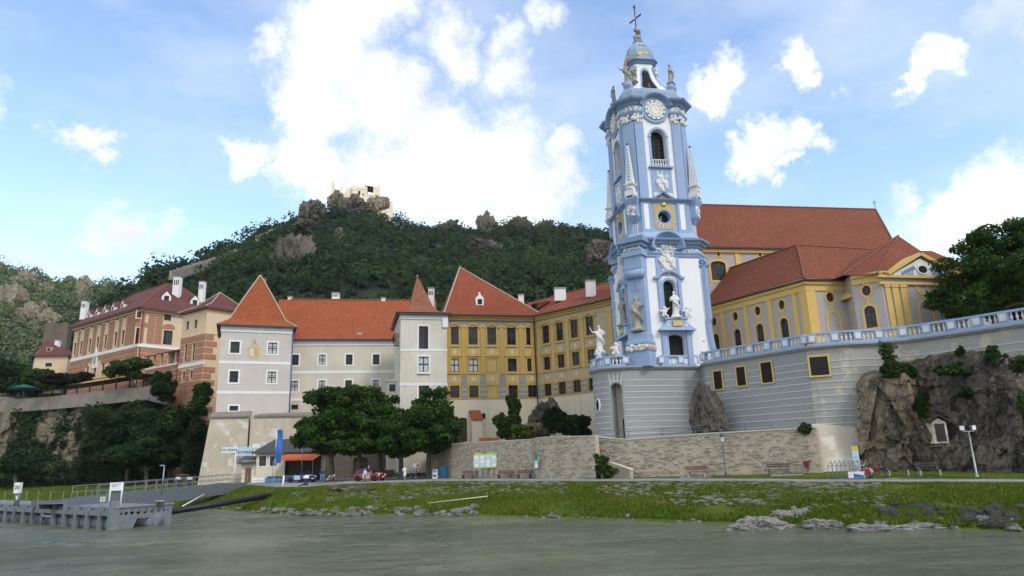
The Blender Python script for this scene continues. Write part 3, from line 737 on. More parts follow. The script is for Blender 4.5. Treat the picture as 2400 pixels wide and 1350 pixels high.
rock(830, 487, 372, 62, 46, 'grey crag directly below the castle wall', seed=7)
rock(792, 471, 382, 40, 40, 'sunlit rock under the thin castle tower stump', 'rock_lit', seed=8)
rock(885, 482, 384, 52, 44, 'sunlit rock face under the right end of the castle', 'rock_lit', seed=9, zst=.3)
rock(1058, 545, 372, 66, 48, 'broad square grey crag on the ridge right of the castle', seed=10, zst=.4)
rock(1140, 528, 372, 40, 56, 'tallest squat grey crag on the right ridge', seed=11, zst=.35)
rock(1212, 535, 366, 54, 52, 'dark humped crag on the ridge, between two clefts', seed=12, zst=.4)
rock(1250, 556, 352, 40, 44, 'tan rock pinnacles low on the right ridge', seed=13, zst=.3)
rock(1282, 540, 362, 44, 36, 'round brown crag on the ridge nearest the blue tower', seed=14)
rock(1135, 582, 318, 70, 40, 'pale rock slab in the middle of the right slope', seed=15)
rock(1405, 588, 255, 62, 46, 'brown rock ledge on the slope beside the blue tower', seed=16)
rock(795, 552, 315, 26, 30, 'small grey rock on the slope below the castle', seed=17)
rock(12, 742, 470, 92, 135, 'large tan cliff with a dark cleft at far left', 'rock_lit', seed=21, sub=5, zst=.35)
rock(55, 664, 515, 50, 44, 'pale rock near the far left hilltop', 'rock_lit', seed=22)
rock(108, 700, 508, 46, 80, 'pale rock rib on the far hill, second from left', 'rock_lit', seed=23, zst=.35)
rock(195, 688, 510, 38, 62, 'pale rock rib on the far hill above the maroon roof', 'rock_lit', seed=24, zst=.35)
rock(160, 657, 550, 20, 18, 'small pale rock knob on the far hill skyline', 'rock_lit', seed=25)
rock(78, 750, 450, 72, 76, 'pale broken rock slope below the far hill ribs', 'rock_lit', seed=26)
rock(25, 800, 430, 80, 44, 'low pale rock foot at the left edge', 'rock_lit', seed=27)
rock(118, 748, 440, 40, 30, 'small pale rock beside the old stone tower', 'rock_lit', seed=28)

# ------------------------------------------------------------------ castle ruin
def castle():
    f = fac(850, 470, 392, 8); T = thing('castle_ruin', 'pale sunlit ruined castle on the hilltop', 'castle', f.O)
    def seg(pts, y0, y1, name='ruin_wall', holes=()):
        P = [f.sz(u, v, (y0 + y1) / 2) for u, v in pts]
        m = MB(); m.prism(f, P, y0, y1); return m.obj(name, 'ruin_stone_lit', T)
    seg([(775, 478), (777, 448), (778, 430), (781, 425), (784, 428), (787, 455), (795, 462), (796, 478)], -2, 3, 'tower_stump')
    seg([(797, 470), (795, 452), (797, 444), (801, 441), (804, 448), (805, 470)], -1, 3, 'tower_stump')
    seg([(806, 468), (810, 455), (815, 447), (822, 446), (826, 440), (830, 468)], -4, 4)
    # main block with window and open loft
    a = f.sz(825, 470, -6); b_ = f.sz(860, 470, -6); zt = f.sz(842, 437, -6)[1]; z0 = a[1] - 6
    g = Fr(f.pt(0, -6, 0), f.a)
    w1 = f.sz(842, 452, -6); w2 = f.sz(851, 456, -6)
    wall(g,a[0],b_[0],z0,zt,[(w1[0],w1[1],1.3,2.6,'r'),(w2[0],w2[1],1.0,1.2,'r')],'ruin_stone_lit',T,'ruin_wall',1.,7.)
    seg([(825, 438), (830, 437), (838, 438), (846, 439), (855, 440), (860, 441), (860, 446), (825, 446)], -6.2, -4, 'ruin_wall')
    seg([(876, 476), (876, 446), (880, 444), (886, 443), (888, 440), (891, 442), (891, 478)], -7, 2)
    seg([(858, 476), (858, 461), (878, 463), (878, 476)], -4, 4)
    m=MB();P=[f.sz(u,v,0)for u,v in[(857,443),(882,447),(882,449),(857,445)]];m.prism(f,P,-6,3);m.obj('shed_roof','dark_wood',T)
    seg([(866,520),(866,490),(880,488),(894,494),(908,494),(914,490),(914,478),(917,475),(921,476),(921,516),(914,520)],-12,-9,'curtain_wall')
    seg([(880, 492), (882, 470), (888, 462), (896, 475), (899, 492)], -8, -3, 'ruin_wall')
    seg([(868, 500), (866, 476), (876, 474), (884, 478), (886, 500)], -9, -5, 'ruin_wall')
castle()
# stone walls climbing the hill
def hillwall(pts, label):
    m = MB(); P = [(at(u, v, Y), h) for u, v, Y, h in pts]
    for (a, ha), (b_, hb) in zip(P[:-1], P[1:]):
        n = 8
        for i in range(n):
            p = a + (b_ - a) * i / n; q = a + (b_ - a) * (i + 1) / n; h = (ha + (hb - ha) * i / n) * (.75 + .5 * random.random())
            d = (q - p); a_ = math.atan2(d[1], d[0]); fr = Fr(p, a_); L = math.hypot(d[0], d[1]); L = max(L, .1)
            m.box(fr, -.05, L, -.6, .6, min(p[2], q[2]) - 1.6, max(p[2], q[2]) + h)
    o = m.obj('hill_wall', 'wall_dull'); tag(o, label, 'wall')
hillwall([(400,646,240,.9),(460,628,262,1.2),(520,609,285,.9),(560,590,305,.7)],'old stone town wall climbing the wooded ridge on the left')
hillwall([(600,560,322,.8),(640,544,336,1.0),(665,532,345,.7)],'broken stone wall near the top of the ridge below the crags')

# ------------------------------------------------------------------ trees
def blobpts(blobs, n, shell=.62):
    """points in the outer part of a set of ellipsoids, with outward normals"""
    vol = np.array([b[3] * b[4] * b[5] for b in blobs]) ** (2 / 3); cnt = (n * vol / vol.sum()).astype(int); C = []; D = []
    for b_, c in zip(blobs, cnt):
        d = rng.normal(0, 1, (c, 3)); d /= np.linalg.norm(d, axis=1)[:, None]
        lump = .72 + .56 * vnoise(d * 2.6 + rng.random(3) * 40)
        r = (shell + (1 - shell) * rng.random(c)) * lump
        C.append(np.array(b_[:3]) + d * r[:, None] * np.array(b_[3:6])); D.append(d)
    return np.vstack(C), np.vstack(D)
def tree(label,base,crown_px,Y,nl,leaf,mat,name='tree',cat='tree',trunk_r=.28,dep=1.,group=None,lean=0.,sub=7,shell=.55,bark='bark',zcut=None,spread=.28):
    """base world point; crown_px: list of (u,v,ru,rv) in photo pixels at distance Y"""
    base = np.array(base, float); T = thing(name, label, cat, base, 0, group)
    B = []
    for (u, v, ru, rv) in crown_px:
        P = at(u, v, Y); k = pxm(P); R = ru / k; Rz = rv / k
        B.append((P[0], P[1], P[2], R * .66, R * .66 * dep, Rz * .66))
        for i in range(sub * 3):
            d = rng.normal(0, 1, 3); d /= np.linalg.norm(d); q = .18 + .24 * random.random(); o = .52 + spread * random.random()
            B.append((P[0] + d[0] * R * o, P[1] + d[1] * R * o * dep, P[2] + d[2] * Rz * o, R * q, R * q * dep, Rz * q * .85))
    C, D = blobpts(B, nl, shell)
    if zcut is not None: kk = C[:, 2] > zcut; C, D = C[kk], D[kk]
    V, Fq = quadleaves(C - base, D * .5 + np.array([0, 0, .5]), leaf, 1.5, .6)
    put('crown', npmesh('crown', V, Fq), mat, T, base)
    m = MB(); top = np.array(B[0][:3]); top = top + np.array([0, 0, B[0][5] * .2])
    mid = base * .55 + top * .45 + np.array([lean, 0, 0]); mid[0] = base[0] * .8 + top[0] * .2
    m.tube([base-np.array([0,0,.3]),base+np.array([0,0,.3]),mid,top],[trunk_r*1.3,trunk_r,trunk_r*.75,trunk_r*.25],8)
    for i in range(9):
        b_ = B[random.randrange(len(B))]; st = base + (mid - base) * (.6 + .4 * random.random()); e = np.array(b_[:3])
        m.tube([st, (st + e) / 2 + np.array([0, 0, .3]), e], [trunk_r * .45, trunk_r * .28, trunk_r * .08], 5)
    m.obj('trunk', bark, T); return T
# ================================================================== white and yellow abbey ranges
PX = lambda f, u, v, d=0.: f.sz(u, v, d)
def solid(f, x0, x1, y0, y1, z0, z1, mat, parent, name='wall'):
    """side and back walls behind a facade (no front face)"""
    m = MB(); q = lambda a, b: m.quad(f.pt(*a, z0), f.pt(*b, z0), f.pt(*b, z1), f.pt(*a, z1))
    q((x0,y0),(x0,y1));q((x0,y1),(x1,y1));q((x1,y1),(x1,y0));m.quad(f.pt(x0,y0,z1),f.pt(x1,y0,z1),f.pt(x1,y1,z1),f.pt(x0,y1,z1))
    return m.obj(name, mat, parent)
def eaves(f, x0, x1, z, parent, out=.5, t=.22, mat='gutter', name='gutter'):
    return fbox(f, x0, x1, -out, -out + .3, z - t, z, name, mat, parent)
def chimney(P, w, h, parent, d=None, mat='trim_white', cap='concrete', arches=True, rz=0.):
    """P base centre"""
    f = Fr(P, rz); d = d or w; m = MB(); m.box(f, -w / 2, w / 2, -d / 2, d / 2, P[2], P[2] + h)
    o = m.obj('chimney', mat, parent)
    fbox(f, -w / 2 - .1, w / 2 + .1, -d / 2 - .1, d / 2 + .1, P[2] + h + .003, P[2] + h + .16, 'chimney_cap', cap, o)
    if arches:
        mm = MB()
        for i in(-1,0,1):mm.box(f,i*w*.28-w*.08,i*w*.28+w*.08,-d/2-.01,-d/2+.05,P[2]+h*.66,P[2]+h*.88)
        mm.obj('smoke_slot', 'void', o)
    return o
def chim_px(u, vt, vb, Y, wpx, parent, **k):
    T = at(u, vt, Y); B = at(u, vb, Y); s = pxm(B)
    return chimney(np.array([B[0], B[1], B[2] - .5]), wpx / s, T[2] - B[2] + .5, parent, **k)

# ------------------------------------------------------------------ white corner tower
def white_tower():
    f=fac(505,965,104,22);T=thing('corner_tower','light grey square tower with pointed orange roof and painted coat of arms','tower',f.O)
    L = PX(f, 682, 850)[0]; zb = 6.0; zt = PX(f, 590, 765)[1]
    W2 = [(550.8, 814, 18, 26), (638.9, 816, 18, 26), (548, 883, 17, 26), (637, 884, 17, 26), (548, 957, 17, 11)]
    H = [];
    for (u, v, w, h) in W2:
        x, z = PX(f, u, v); k = pxm(f.pt(x, 0, z)); H.append((x, z, w / k / math.cos(.45), h / k * 1.02, 'r'))
    wall(f, 0, L, zb, zt, H, 'grey_white', T)
    solid(f, 0, L, 0, L, zb, zt, 'grey_white', T)
    for i, (x, z, w, h, s) in enumerate(H):
        window(f,x,z,w,h,T,sur='trim_white',surw=.26,bars=(1,2)if i<4 else(0,0),frame='win_dark',pane='glass',curtain=(i in(1,3)))
    for v in (850, 920): band(f, -.03, L + .03, PX(f, 590, v)[1], .42, 'trim_white', T)
    g2 = Fr(f.pt(0, 0, 0), f.a + math.pi / 2)
    band(f, -.1, L + .1, zt - .5, .95, 'trim_white', T, proud=.12, name='cornice')
    # same bands on the left flank
    fl = Fr(f.pt(0, L, 0), f.a - math.pi / 2)
    for v in (850, 920): band(fl, -.03, L + .03, PX(f, 590, v)[1], .42, 'trim_white', T)
    band(fl, -.1, L + .1, zt - .5, .95, 'trim_white', T, proud=.12, name='cornice')
    eaves(f, -.75, L + .75, zt + .1, T, .75); eaves(fl, -.75, L + .75, zt + .1, T, .75)
    # bell-cast pyramid roof
    ax, az = PX(f, 598, 645, L / 2); o = .7; c = L / 2
    m = MB()
    lv = [(c + o, zt + .05), (c * .80, zt + (az - zt) * .13), (c * .42, zt + (az - zt) * .56), (0.02, az)]
    m.rings([[f.pt(c+sx*r,c+sy*r,z)for sx,sy in((-1,-1),(1,-1),(1,1),(-1,1))]for r,z in lv]);m.obj('roof','roof_orange',T)
    for sx, sy in ((-1, -1), (1, -1)):
        for(r0,z0),(r1,z1)in zip(lv[:-1],lv[1:]):ridge_tiles(f.pt(c+sx*r0,c+sy*r0,z0+.04),f.pt(c+sx*r1,c+sy*r1,z1+.04),T,step=.45,r=.15)
    chim_px(615, 657, 690, 116, 9, T)
    # downpipe at the right edge
    MB().tube([f.pt(L + .1, -.12, zb), f.pt(L + .1, -.12, zt - .3)], .09, 6).obj('downpipe', 'ink_blue', T)
    # painted coat of arms: mitre, shield, swags
    cx, cz = PX(f, 595, 824); cw = T
    sh=MB();P=[(cx+1.0*a*(1+.08*math.sin(7*t)),cz+1.35*b*(1+.06*math.sin(9*t)))for t in np.linspace(0,2*math.pi,40)[:-1]for a,b in[(math.cos(t),math.sin(t))]]
    sh.prism(f, P, -.025, .02); o1 = sh.obj('coat_of_arms', 'coat_paint', T)
    MB().prism(f,[(cx-.62,cz+.35),(cx-.55,cz-.45),(cx-.3,cz-.7),(cx-.06,cz-.45),(cx-.02,cz+.35)],-.045,0).obj('shield','relief_white',o1)
    MB().prism(f,[(cx+.05,cz+.35),(cx+.06,cz-.45),(cx+.3,cz-.7),(cx+.58,cz-.45),(cx+.64,cz+.35)],-.045,0).obj('shield','gold_paint',o1)
    MB().prism(f,[(cx-.3,cz+1.25),(cx+.3,cz+1.25),(cx+.28,cz+1.7),(cx,cz+2.1),(cx-.28,cz+1.7)],-.045,0).obj('mitre','mauve_grey',o1)
    for(dx,dz,s)in((.3,.1,.13),(.42,-.15,.09),(.2,-.25,.1),(.3,.22,.06),(-.35,-.1,.12)):MB().prism(f,[(cx+dx-s*.4,cz+dz-s),(cx+dx+s*.4,cz+dz-s),(cx+dx+s*.4,cz+dz+s),(cx+dx-s*.4,cz+dz+s)],-.055,-.03).obj('charge','cloth_red',o1)
white_tower()

# ------------------------------------------------------------------ old plaster buttress walls under it
def buttress_walls():
    f = fac(480, 1100, 101.5, 16)
    T = thing('buttress_wall', 'stained cream plaster buttress with grey capstone behind the town sign', 'wall', f.O)
    x0 = 0; x1 = PX(f, 579, 1040)[0]; zt = PX(f, 530, 979)[1]
    m = MB(); P = [(x0 - .9, 1.2), (x1, 1.2), (x1, zt), (x0 + .25, zt)]; m.prism(f, P, 0, 7); m.obj('wall', 'plaster_old', T)
    m=MB();m.add([f.pt(x0+.1,-.25,zt+.003),f.pt(x1+.15,-.25,zt+.003),f.pt(x1+.15,2.9,zt+.95),f.pt(x0+.1,2.9,zt+.95),f.pt(x0+.1,-.25,zt+.2),f.pt(x1+.15,-.25,zt+.2),f.pt(x1+.15,2.9,zt+1.15),f.pt(x0+.1,2.9,zt+1.15)],[(0,1,5,4),(4,5,6,7),(0,4,7,3),(1,2,6,5)]);m.obj('capstone','capstone',T)
    g=fac(580,1100,103.8,16);T2=thing('buttress_wall','stained cream plaster retaining wall above the kiosk roof','wall',g.O)
    xa, xb = 0, PX(g, 780, 1000)[0]; zt2 = PX(g, 640, 977)[1]
    fbox(g, xa, xb, 0, 5, 1.2, zt2, 'wall', 'plaster_old', T2)
    m=MB();m.add([g.pt(.5,-.25,zt2),g.pt(xb,-.25,zt2),g.pt(xb,2.5,zt2+.5),g.pt(1.4,2.5,zt2+.5),g.pt(.5,-.25,zt2+.25),g.pt(xb,-.25,zt2+.25),g.pt(xb,2.5,zt2+.9),g.pt(1.4,2.5,zt2+.7)],[(0,1,5,4),(4,5,6,7),(0,4,7,3),(1,2,6,5)]);m.obj('capstone','capstone',T2)
buttress_walls()

# ------------------------------------------------------------------ long white wing
def white_wing():
    f=fac(680,940,110.5,10);T=thing('abbey_wing','long cream wing with plain orange roof behind the chestnut trees','building',f.O)
    L = PX(f, 945, 850)[0]; zt = PX(f, 800, 799)[1]; zm = PX(f, 720, 936)[1]; zb = 3.
    k = pxm(f.pt(6, 0, 15)); H = []
    for v, us in ((843, (692.3, 755.1, 818.4, 881.5)), (903.5, (690.6, 754.5, 816.7, 880.9))):
        z = PX(f, 790, v)[1]
        for u in us: H.append((PX(f, u, v)[0], z, 15.5 / k, 24.5 / k, 'r'))
    wall(f, -3, L, zm, zt, H, 'cream_white', T); solid(f, -3, L, 0, 15, zb, zt, 'cream_white', T)
    for i,(x,z,w,h,s)in enumerate(H):window(f,x,z,w,h,T,sur='trim_white',surw=.24,bars=(1,2),curtain=(i in(1,4,5,7)))
    x, z = PX(f, 690.6, 954)
    wall(f,-3,L,zb,zm,[(x,z,15/k,10.5/k,'r')],'plaster_old',T,'base_wall');window(f,x,z,15/k,10.5/k,T,bars=(0,0),pane='void')
    band(f, 0, L, zm, .38, 'trim_white', T); band(f, 0, L, PX(f, 790, 872)[1], .42, 'trim_white', T)
    band(f, 0, L, zt - .35, .85, 'trim_white', T, proud=.12, name='cornice'); eaves(f, 0, L, zt + .22, T, .7)
    # roof: steep gable with the eave in front
    zr = PX(f, 800, 703, 9.)[1]; xa, xb = -4, L + 6
    m=MB();P=[f.pt(xa,-.6,zt+.2),f.pt(xb,-.6,zt+.2),f.pt(xb,9,zr),f.pt(xa,9,zr),f.pt(xa,18,zt),f.pt(xb,18,zt)]
    m.add(P, [(0, 1, 2, 3), (3, 2, 5, 4), (0, 3, 4), (1, 5, 2)]); m.obj('roof', 'roof_orange', T)
    ridge_tiles(f.pt(xa + 2, 9, zr + .05), f.pt(xb, 9, zr + .05), T, 'ridge_red', .5, .16)
    chim_px(787,689,706,121,15,T);chim_px(680,697,706,121,9,T,arches=False);chim_px(899,700,706,122,9,T,arches=False)
    x, z = PX(f, 843.5, 788, 1.); fbox(f, x - .45, x + .45, .4, 1.4, z - .3, z + .55, 'roof_hatch', 'concrete', T)
white_wing()

# ------------------------------------------------------------------ stair turret with balcony
def turret():
    f=fac(937,1000,97,14);T=thing('stair_turret','slender cream turret with curved pointed roof between wing and yellow range','tower',f.O)
    L = PX(f, 1048, 850)[0]; zt = PX(f, 990, 737)[1]; zb = 2.5; Dp = 12
    ws = [(992.7, 791, 22, 54, (1, 5)), (993, 853.6, 23, 36, (1, 1)), (994, 918, 25, 32, (1, 1))]; H = []
    for (u, v, w, h, br) in ws:
        x, z = PX(f, u, v); k = pxm(f.pt(x, 0, z)); H.append((x, z, w / k, h / k, 'r'))
    wall(f, 0, L, zb, zt, H, 'turret_cream', T)
    for i,((x,z,w,h,s),q)in enumerate(zip(H,ws)):window(f,x,z,w,h,T,sur='trim_white',surw=.24,bars=q[4],curtain=(i==1),sill='plaster_old' if i==1 else None)
    fl = Fr(f.pt(0, Dp, 0), f.a - math.pi / 2)          # left flank, x runs towards the viewer
    Hl = []
    for (u, v, w, h) in ((934.5, 788, 1.0, 2.9), (934, 861, 1.1, 2.4)):
        x, z = PX(fl, u, v); x = min(max(x, Dp - 6), Dp - 1.5); Hl.append((x, z, w, h, 'r'))
    wall(fl, 0, Dp, zb, zt, Hl, 'turret_cream', T)
    for (x, z, w, h, s) in Hl: window(fl, x, z, w, h, T, sur='trim_white', surw=.2)
    m=MB();m.quad(f.pt(L,0,zb),f.pt(L,Dp,zb),f.pt(L,Dp,zt),f.pt(L,0,zt));m.quad(f.pt(0,Dp,zb),f.pt(L,Dp,zb),f.pt(L,Dp,zt),f.pt(0,Dp,zt));m.obj('wall','turret_cream',T)
    for v in (820.5, 901):
        z = PX(f, 1000, v)[1]; band(f, -.03, L + .03, z, .32, 'trim_white', T); band(fl, 0, Dp, z, .32, 'trim_white', T)
    band(f,-.12,L+.12,zt-.35,.75,'trim_white',T,proud=.14,name='cornice');band(fl,0,Dp+.12,zt-.35,.75,'trim_white',T,proud=.14,name='cornice')
    fbox(f, L - .7, L + .15, -.25, .05, zt - 1.9, zt - .3, 'corner_bracket', 'trim_white', T)
    eaves(f, -.7, L + .6, zt + .1, T, .65); eaves(fl, 0, Dp + .65, zt + .1, T, .7)
    ax, az = PX(f, 978, 648, 4.); m = MB(); c = L / 2; cy = 4.; Hh = az - zt
    lv=[(c+.7,cy+.7,.03),(c*.68,cy*.68,.12),(c*.50,cy*.5,.26),(c*.33,cy*.33,.52),(c*.15,cy*.15,.8),(.02,.02,1)]
    m.rings([[f.pt(ax+sx*rx+(c-ax)*(1-q),cy+sy*ry,zt+Hh*q)for sx,sy in((-1,-1),(1,-1),(1,1),(-1,1))]for rx,ry,q in lv]);m.obj('roof','roof_turret',T)
    mm = MB(); mm.box(f, -.5, L + .3, 8, Dp + .5, zt - .2, zt + .3); mm.obj('rear_roof', 'roof_turret', T)
    ax2 = f.pt(ax, cy, az); MB().ball(ax2 + np.array([0, 0, .1]), .16).obj('finial', 'ridge', T)
    # wrought iron basket balcony on the flank
    x, z = PX(fl, 927, 812); x = Dp - 3.2; b_ = MB()
    for i in range(13):
        a = math.pi * i / 12; rr = lambda t: .8 + .25 * math.sin(t * 3.1)
        b_.tube([fl.pt(x+rr(t)*math.cos(a),-rr(t)*math.sin(a)*.9,z-.75+1.5*t)for t in(0,.25,.5,.75,1)],.03,4)
    for t in(.02,.5,1):b_.tube([fl.pt(x+(.8+.25*math.sin(t*3.1))*math.cos(math.pi*i/12),-(.8+.25*math.sin(t*3.1))*.9*math.sin(math.pi*i/12),z-.75+1.5*t)for i in range(13)],.035,4)
    b_.obj('balcony_rail', 'iron', T)
    P = [(fl.pt(x + .85 * math.cos(math.pi * i / 12), -.8 * math.sin(math.pi * i / 12), 0)[:2]) for i in range(13)]
    MB().slab([tuple(p) for p in P], z - 1.0, z - .78).obj('balcony_floor', 'concrete', T)
    # little glazed privy bay low on the flank
    x2 = Dp - 8.; z2 = PX(f, 918, 897)[1]; fbox(fl, x2 - 1.1, x2 + 1.1, -1.3, .05, 3., z2 + 1.0, 'bay', 'turret_cream', T)
    fbox(fl, x2 - 1.3, x2 + 1.3, -1.5, .04, z2 + 1.003, z2 + 1.2, 'bay_roof', 'trim_white', T)
    g = Fr(fl.pt(x2, -1.3, 0), fl.a); fb = Fr(fl.pt(x2 + 1.1, 0, 0), f.a)
    window(fb, -.65, z2, .9, 1.1, T, rev=.02, sur='trim_white', surw=.1)
    chim_px(1011, 678, 715, 103, 13, T, mat='trim_white')
turret()

# ------------------------------------------------------------------ yellow range (main front + forward wing)
def cartouche(f, x, z, w, h, parent, seed):
    random.seed(seed);m=MB();P=[(x+w/2*math.cos(t)*(1+.12*math.sin(5*t+seed)),z+h/2*math.sin(t)*(1+.1*math.cos(4*t+seed)))for t in np.linspace(0,2*math.pi,18)[:-1]]
    m.prism(f, P, -.05, .01); return m.obj('cartouche', 'cream_white', parent)
def hood(f, x, z, w, parent):
    m=MB();top=[(x-w/2+w*t,z+.42*math.sin(math.pi*t)**3+(.12 if .2<t<.8 else 0))for t in np.linspace(0,1,15)]
    P = top + [(a, b - .2) for a, b in top[::-1]]
    n = len(top)
    for i in range(n - 1): m.prism(f, [P[2 * n - 1 - i], P[2 * n - 2 - i], top[i + 1], top[i]], -.2, .02)
    return m.obj('hood_mould', 'ochre_pale', parent)
def yellow_bay(f, x, zs, parent, wd, blind=(), grille=False, curtain=False, seed=0, style='ochre'):
    """one axis of windows; zs: three (centre, height)"""
    for i, (z, h) in enumerate(zs):
        if i in blind:
            MB().box(f, x - wd / 2, x + wd / 2, .06, .12, z - h / 2, z + h / 2).obj('blind_panel', 'ochre_pale', parent)
            put('surround',cached(('ybs',wd,h),lambda:ringmesh('r',wd,h,.22,-.06,.08).mesh('surround')),'ochre',parent,f.pt(x,0,z),f.a)
        else:
            window(f,x,z,wd,h,parent,sur='ochre',surw=.24,bars=(1,2 if i!=1 else 1),sill='ochre_pale' if i<2 else None,grille=(grille and i==2),curtain=(curtain and i==1))
    # spandrel panels with cartouches
    for (z1, h1), (z2, h2), sd in ((zs[0], zs[1], 0), (zs[1], zs[2], 1)):
        a, b_ = z2 + h2 / 2 + .42, z1 - h1 / 2 - .5
        MB().box(f,x-wd/2-.3,x+wd/2+.3,-.035,.02,a,b_).obj('spandrel','ochre_worn' if style=='worn' else 'ochre_pale',parent)
        cartouche(f, x, (a + b_) / 2, .5, min(.85, (b_ - a) * .6), parent, seed + sd)
        fbox(f,x-wd/2-.45,x+wd/2+.45,-.16,.02,a-.14,a-.02,'string_mould','ochre',parent)if sd==0 else None
def yellow_range():
    f=fac(1046,1000,99.6,13);T=thing('yellow_range','weathered ochre abbey range with peaked red roof and cream plinth','building',f.O)
    L = PX(f, 1259, 850)[0]; zc = PX(f, 1150, 741)[1]; zp = PX(f, 1150, 936)[1]; zgrey = PX(f, 1150, 903)[1]; zb = 2.2
    Z = lambda vt, vb, fr=f, u=1065: ((PX(fr, u, vt)[1] + PX(fr, u, vb)[1]) / 2, PX(fr, u, vt)[1] - PX(fr, u, vb)[1])
    rows = [Z(766, 807.5), Z(840, 871), Z(904, 932.5)]
    cols = [1000 + c / 3.375 for c in (220, 370, 519, 677, 829)]; wd = round(21.3 / pxm(f.pt(5, 0, 18)), 2)
    X = [PX(f, u, 850)[0] for u in cols]; H = []
    for i, x in enumerate(X):
        for j, (z, h) in enumerate(rows):
            H.append((x, z, wd, round(h, 2), 'r'))
    rows = [(z, round(h, 2)) for z, h in rows]
    wall(f, 0, L, zp, zc - .7, H, 'ochre_worn', T); solid(f, 0, L, 0, 14, zb, zc, 'ochre_worn', T)
    x, z = PX(f, 1065 + 20, 985)
    dr = PX(f, 1085, 997); sw = PX(f, 1134, 975)
    wall(f, 0, L, zb, zp, [(dr[0], dr[1] - .6, 1.2, 3.4, 's'), (sw[0], sw[1], .5, .8, 's')], 'plaster_pale', T, 'plinth', .4)
    window(f,dr[0],dr[1]-.6,1.2,3.4,T,'s',pane='dark_wood',bars=(1,0),name='door');window(f,sw[0],sw[1],.5,.8,T,'s',pane='void',bars=(0,0))
    bt=PX(f,1116,990);b1=fbox(f,bt[0]-.85,bt[0]+.65,-1.5,.05,zb,PX(f,1116,982)[1],'buttress','plaster_pale',T)
    zz=PX(f,1116,982)[1];m=MB();m.add([f.pt(bt[0]-1.0,-1.75,zz-.1),f.pt(bt[0]+.8,-1.75,zz-.1),f.pt(bt[0]+.6,0,zz+1.25),f.pt(bt[0]-1.1,0,zz+1.25),f.pt(bt[0]-1.0,-1.75,zz-.22),f.pt(bt[0]+.8,-1.75,zz-.22)],[(0,1,2,3),(4,5,1,0)]);m.obj('buttress_roof','roof_orange',T)
    for i, x in enumerate(X): yellow_bay(f, x, rows, T, wd, (1, 2) if i == 2 else (), i > 2, i < 2, i * 3)
    pl = [(X[i] + X[i + 1]) / 2 for i in range(4)] + [.45, L - .6]
    for x in pl:
        fbox(f, x - .32, x + .32, -.12, .02, rows[1][0] - rows[1][1] / 2 - .4, zc - 1.7, 'pilaster', 'ochre', T)
        fbox(f, x - .42, x + .42, -.2, .02, zc - 1.697, zc - 1.4, 'capital', 'ochre_pale', T)
        fbox(f, x - .5, x + .5, -.03, .02, zgrey + .1, rows[1][0] - rows[1][1] / 2 - .5, 'grey_panel', 'frieze_grey', T)
    # grey rusticated strip with white joints between the lowest windows
    edges = [0] + [q for x in X for q in (x - wd / 2 - .3, x + wd / 2 + .3)] + [L]
    for a, b_ in zip(edges[0::2], edges[1::2]):
        if b_ - a < .3: continue
        fbox(f, a, b_, -.03, .02, zp, zgrey, 'rustic_panel', 'frieze_grey', T)
        for q in (.35, .72): band(f, a + .05, b_ - .05, zp + (zgrey - zp) * q, .1, 'band_white', T, proud=.05, name='joint')
    fbox(f, 0, L, -.08, .02, zc - 1.397, zc - .7, 'frieze', 'frieze_grey', T)
    for x in X: hood(f, x, zc - 1.65, wd + 1.1, T)
    fbox(f,0,L,-.35,.04,zc-.697,zc-.42,'cornice','ochre_pale',T);fbox(f,0,L,-.62,.04,zc-.417,zc-.1,'cornice','ochre',T)
    eaves(f, -.2, L + .3, zc + .06, T, .95, .2)
    MB().tube([f.pt(L-.35,-.5,zc),f.pt(L-.35,-.3,zc-1.2),f.pt(L-.2,-.28,zp-2)],.09,6).obj('downpipe','gutter',T)
    # hip roof
    ax, az = PX(f, 1077.6, 627, 8.); zr = zc + .05
    m=MB();P=[f.pt(-.3,-.9,zr),f.pt(L+6,-.9,zr),f.pt(L+6,17,zr),f.pt(-.3,17,zr),f.pt(ax,8,az),f.pt(ax+.6,22,az),f.pt(-.3,24,zr),f.pt(L+6,24,zr)]
    e2 = PX(f, 1232, 731, 0.); Pr = [f.pt(L + .6, -.9, zr)]
    m.add([f.pt(-.4,-.95,zr),f.pt(L+1.,-.95,zr),f.pt(ax,8,az),f.pt(-.4,16.9,zr),f.pt(L+1.,16.9,zr)],[(0,1,2),(0,2,3),(1,4,2),(3,2,4)]);m.obj('roof','roof_red',T)
    ridge_tiles(f.pt(-.4,-.95,zr+.03),f.pt(ax,8,az+.03),T,'ridge',.5,.15);ridge_tiles(f.pt(L+1,-.95,zr+.03),f.pt(ax,8,az+.03),T,'ridge',.5,.15)
    MB().ball(f.pt(ax, 8, az + .2), .2).obj('finial', 'ridge_red', T)
    # dormer
    dd=next(q for q in np.arange(-.9,7,.05)if PX(f,1124.5,714,q)[1]<=zr+(q+.95)*(az-zr)/8.95);x,z=PX(f,1124.5,714,dd);z+=.75;dd-=.1
    d=MB();d.prism(f,[(x-.6,z-1.0),(x+.6,z-1.0),(x+.6,z+.3),(x,z+1.0),(x-.6,z+.3)],dd,dd+3.);dm=d.obj('dormer','trim_white',T)
    fbox(f,x-.32,x+.32,dd-.06,dd+.1,z-.7,z+.1,'dormer_louvre','void',dm);MB().ball(f.pt(x,dd+.3,z+1.1),.18).obj('dormer_finial','trim_white',dm)
    # forward wing at 45 degrees
    g0 = f.pt(L, 0, 0); g = Fr((g0[0], g0[1], f.O[2]), math.radians(-45)); Lg = PX(g, 1445, 800)[0]
    zcg = zc
    Zg = lambda u, vt, vb: ((PX(g, u, vt)[1] + PX(g, u, vb)[1]) / 2, PX(g, u, vt)[1] - PX(g, u, vb)[1])
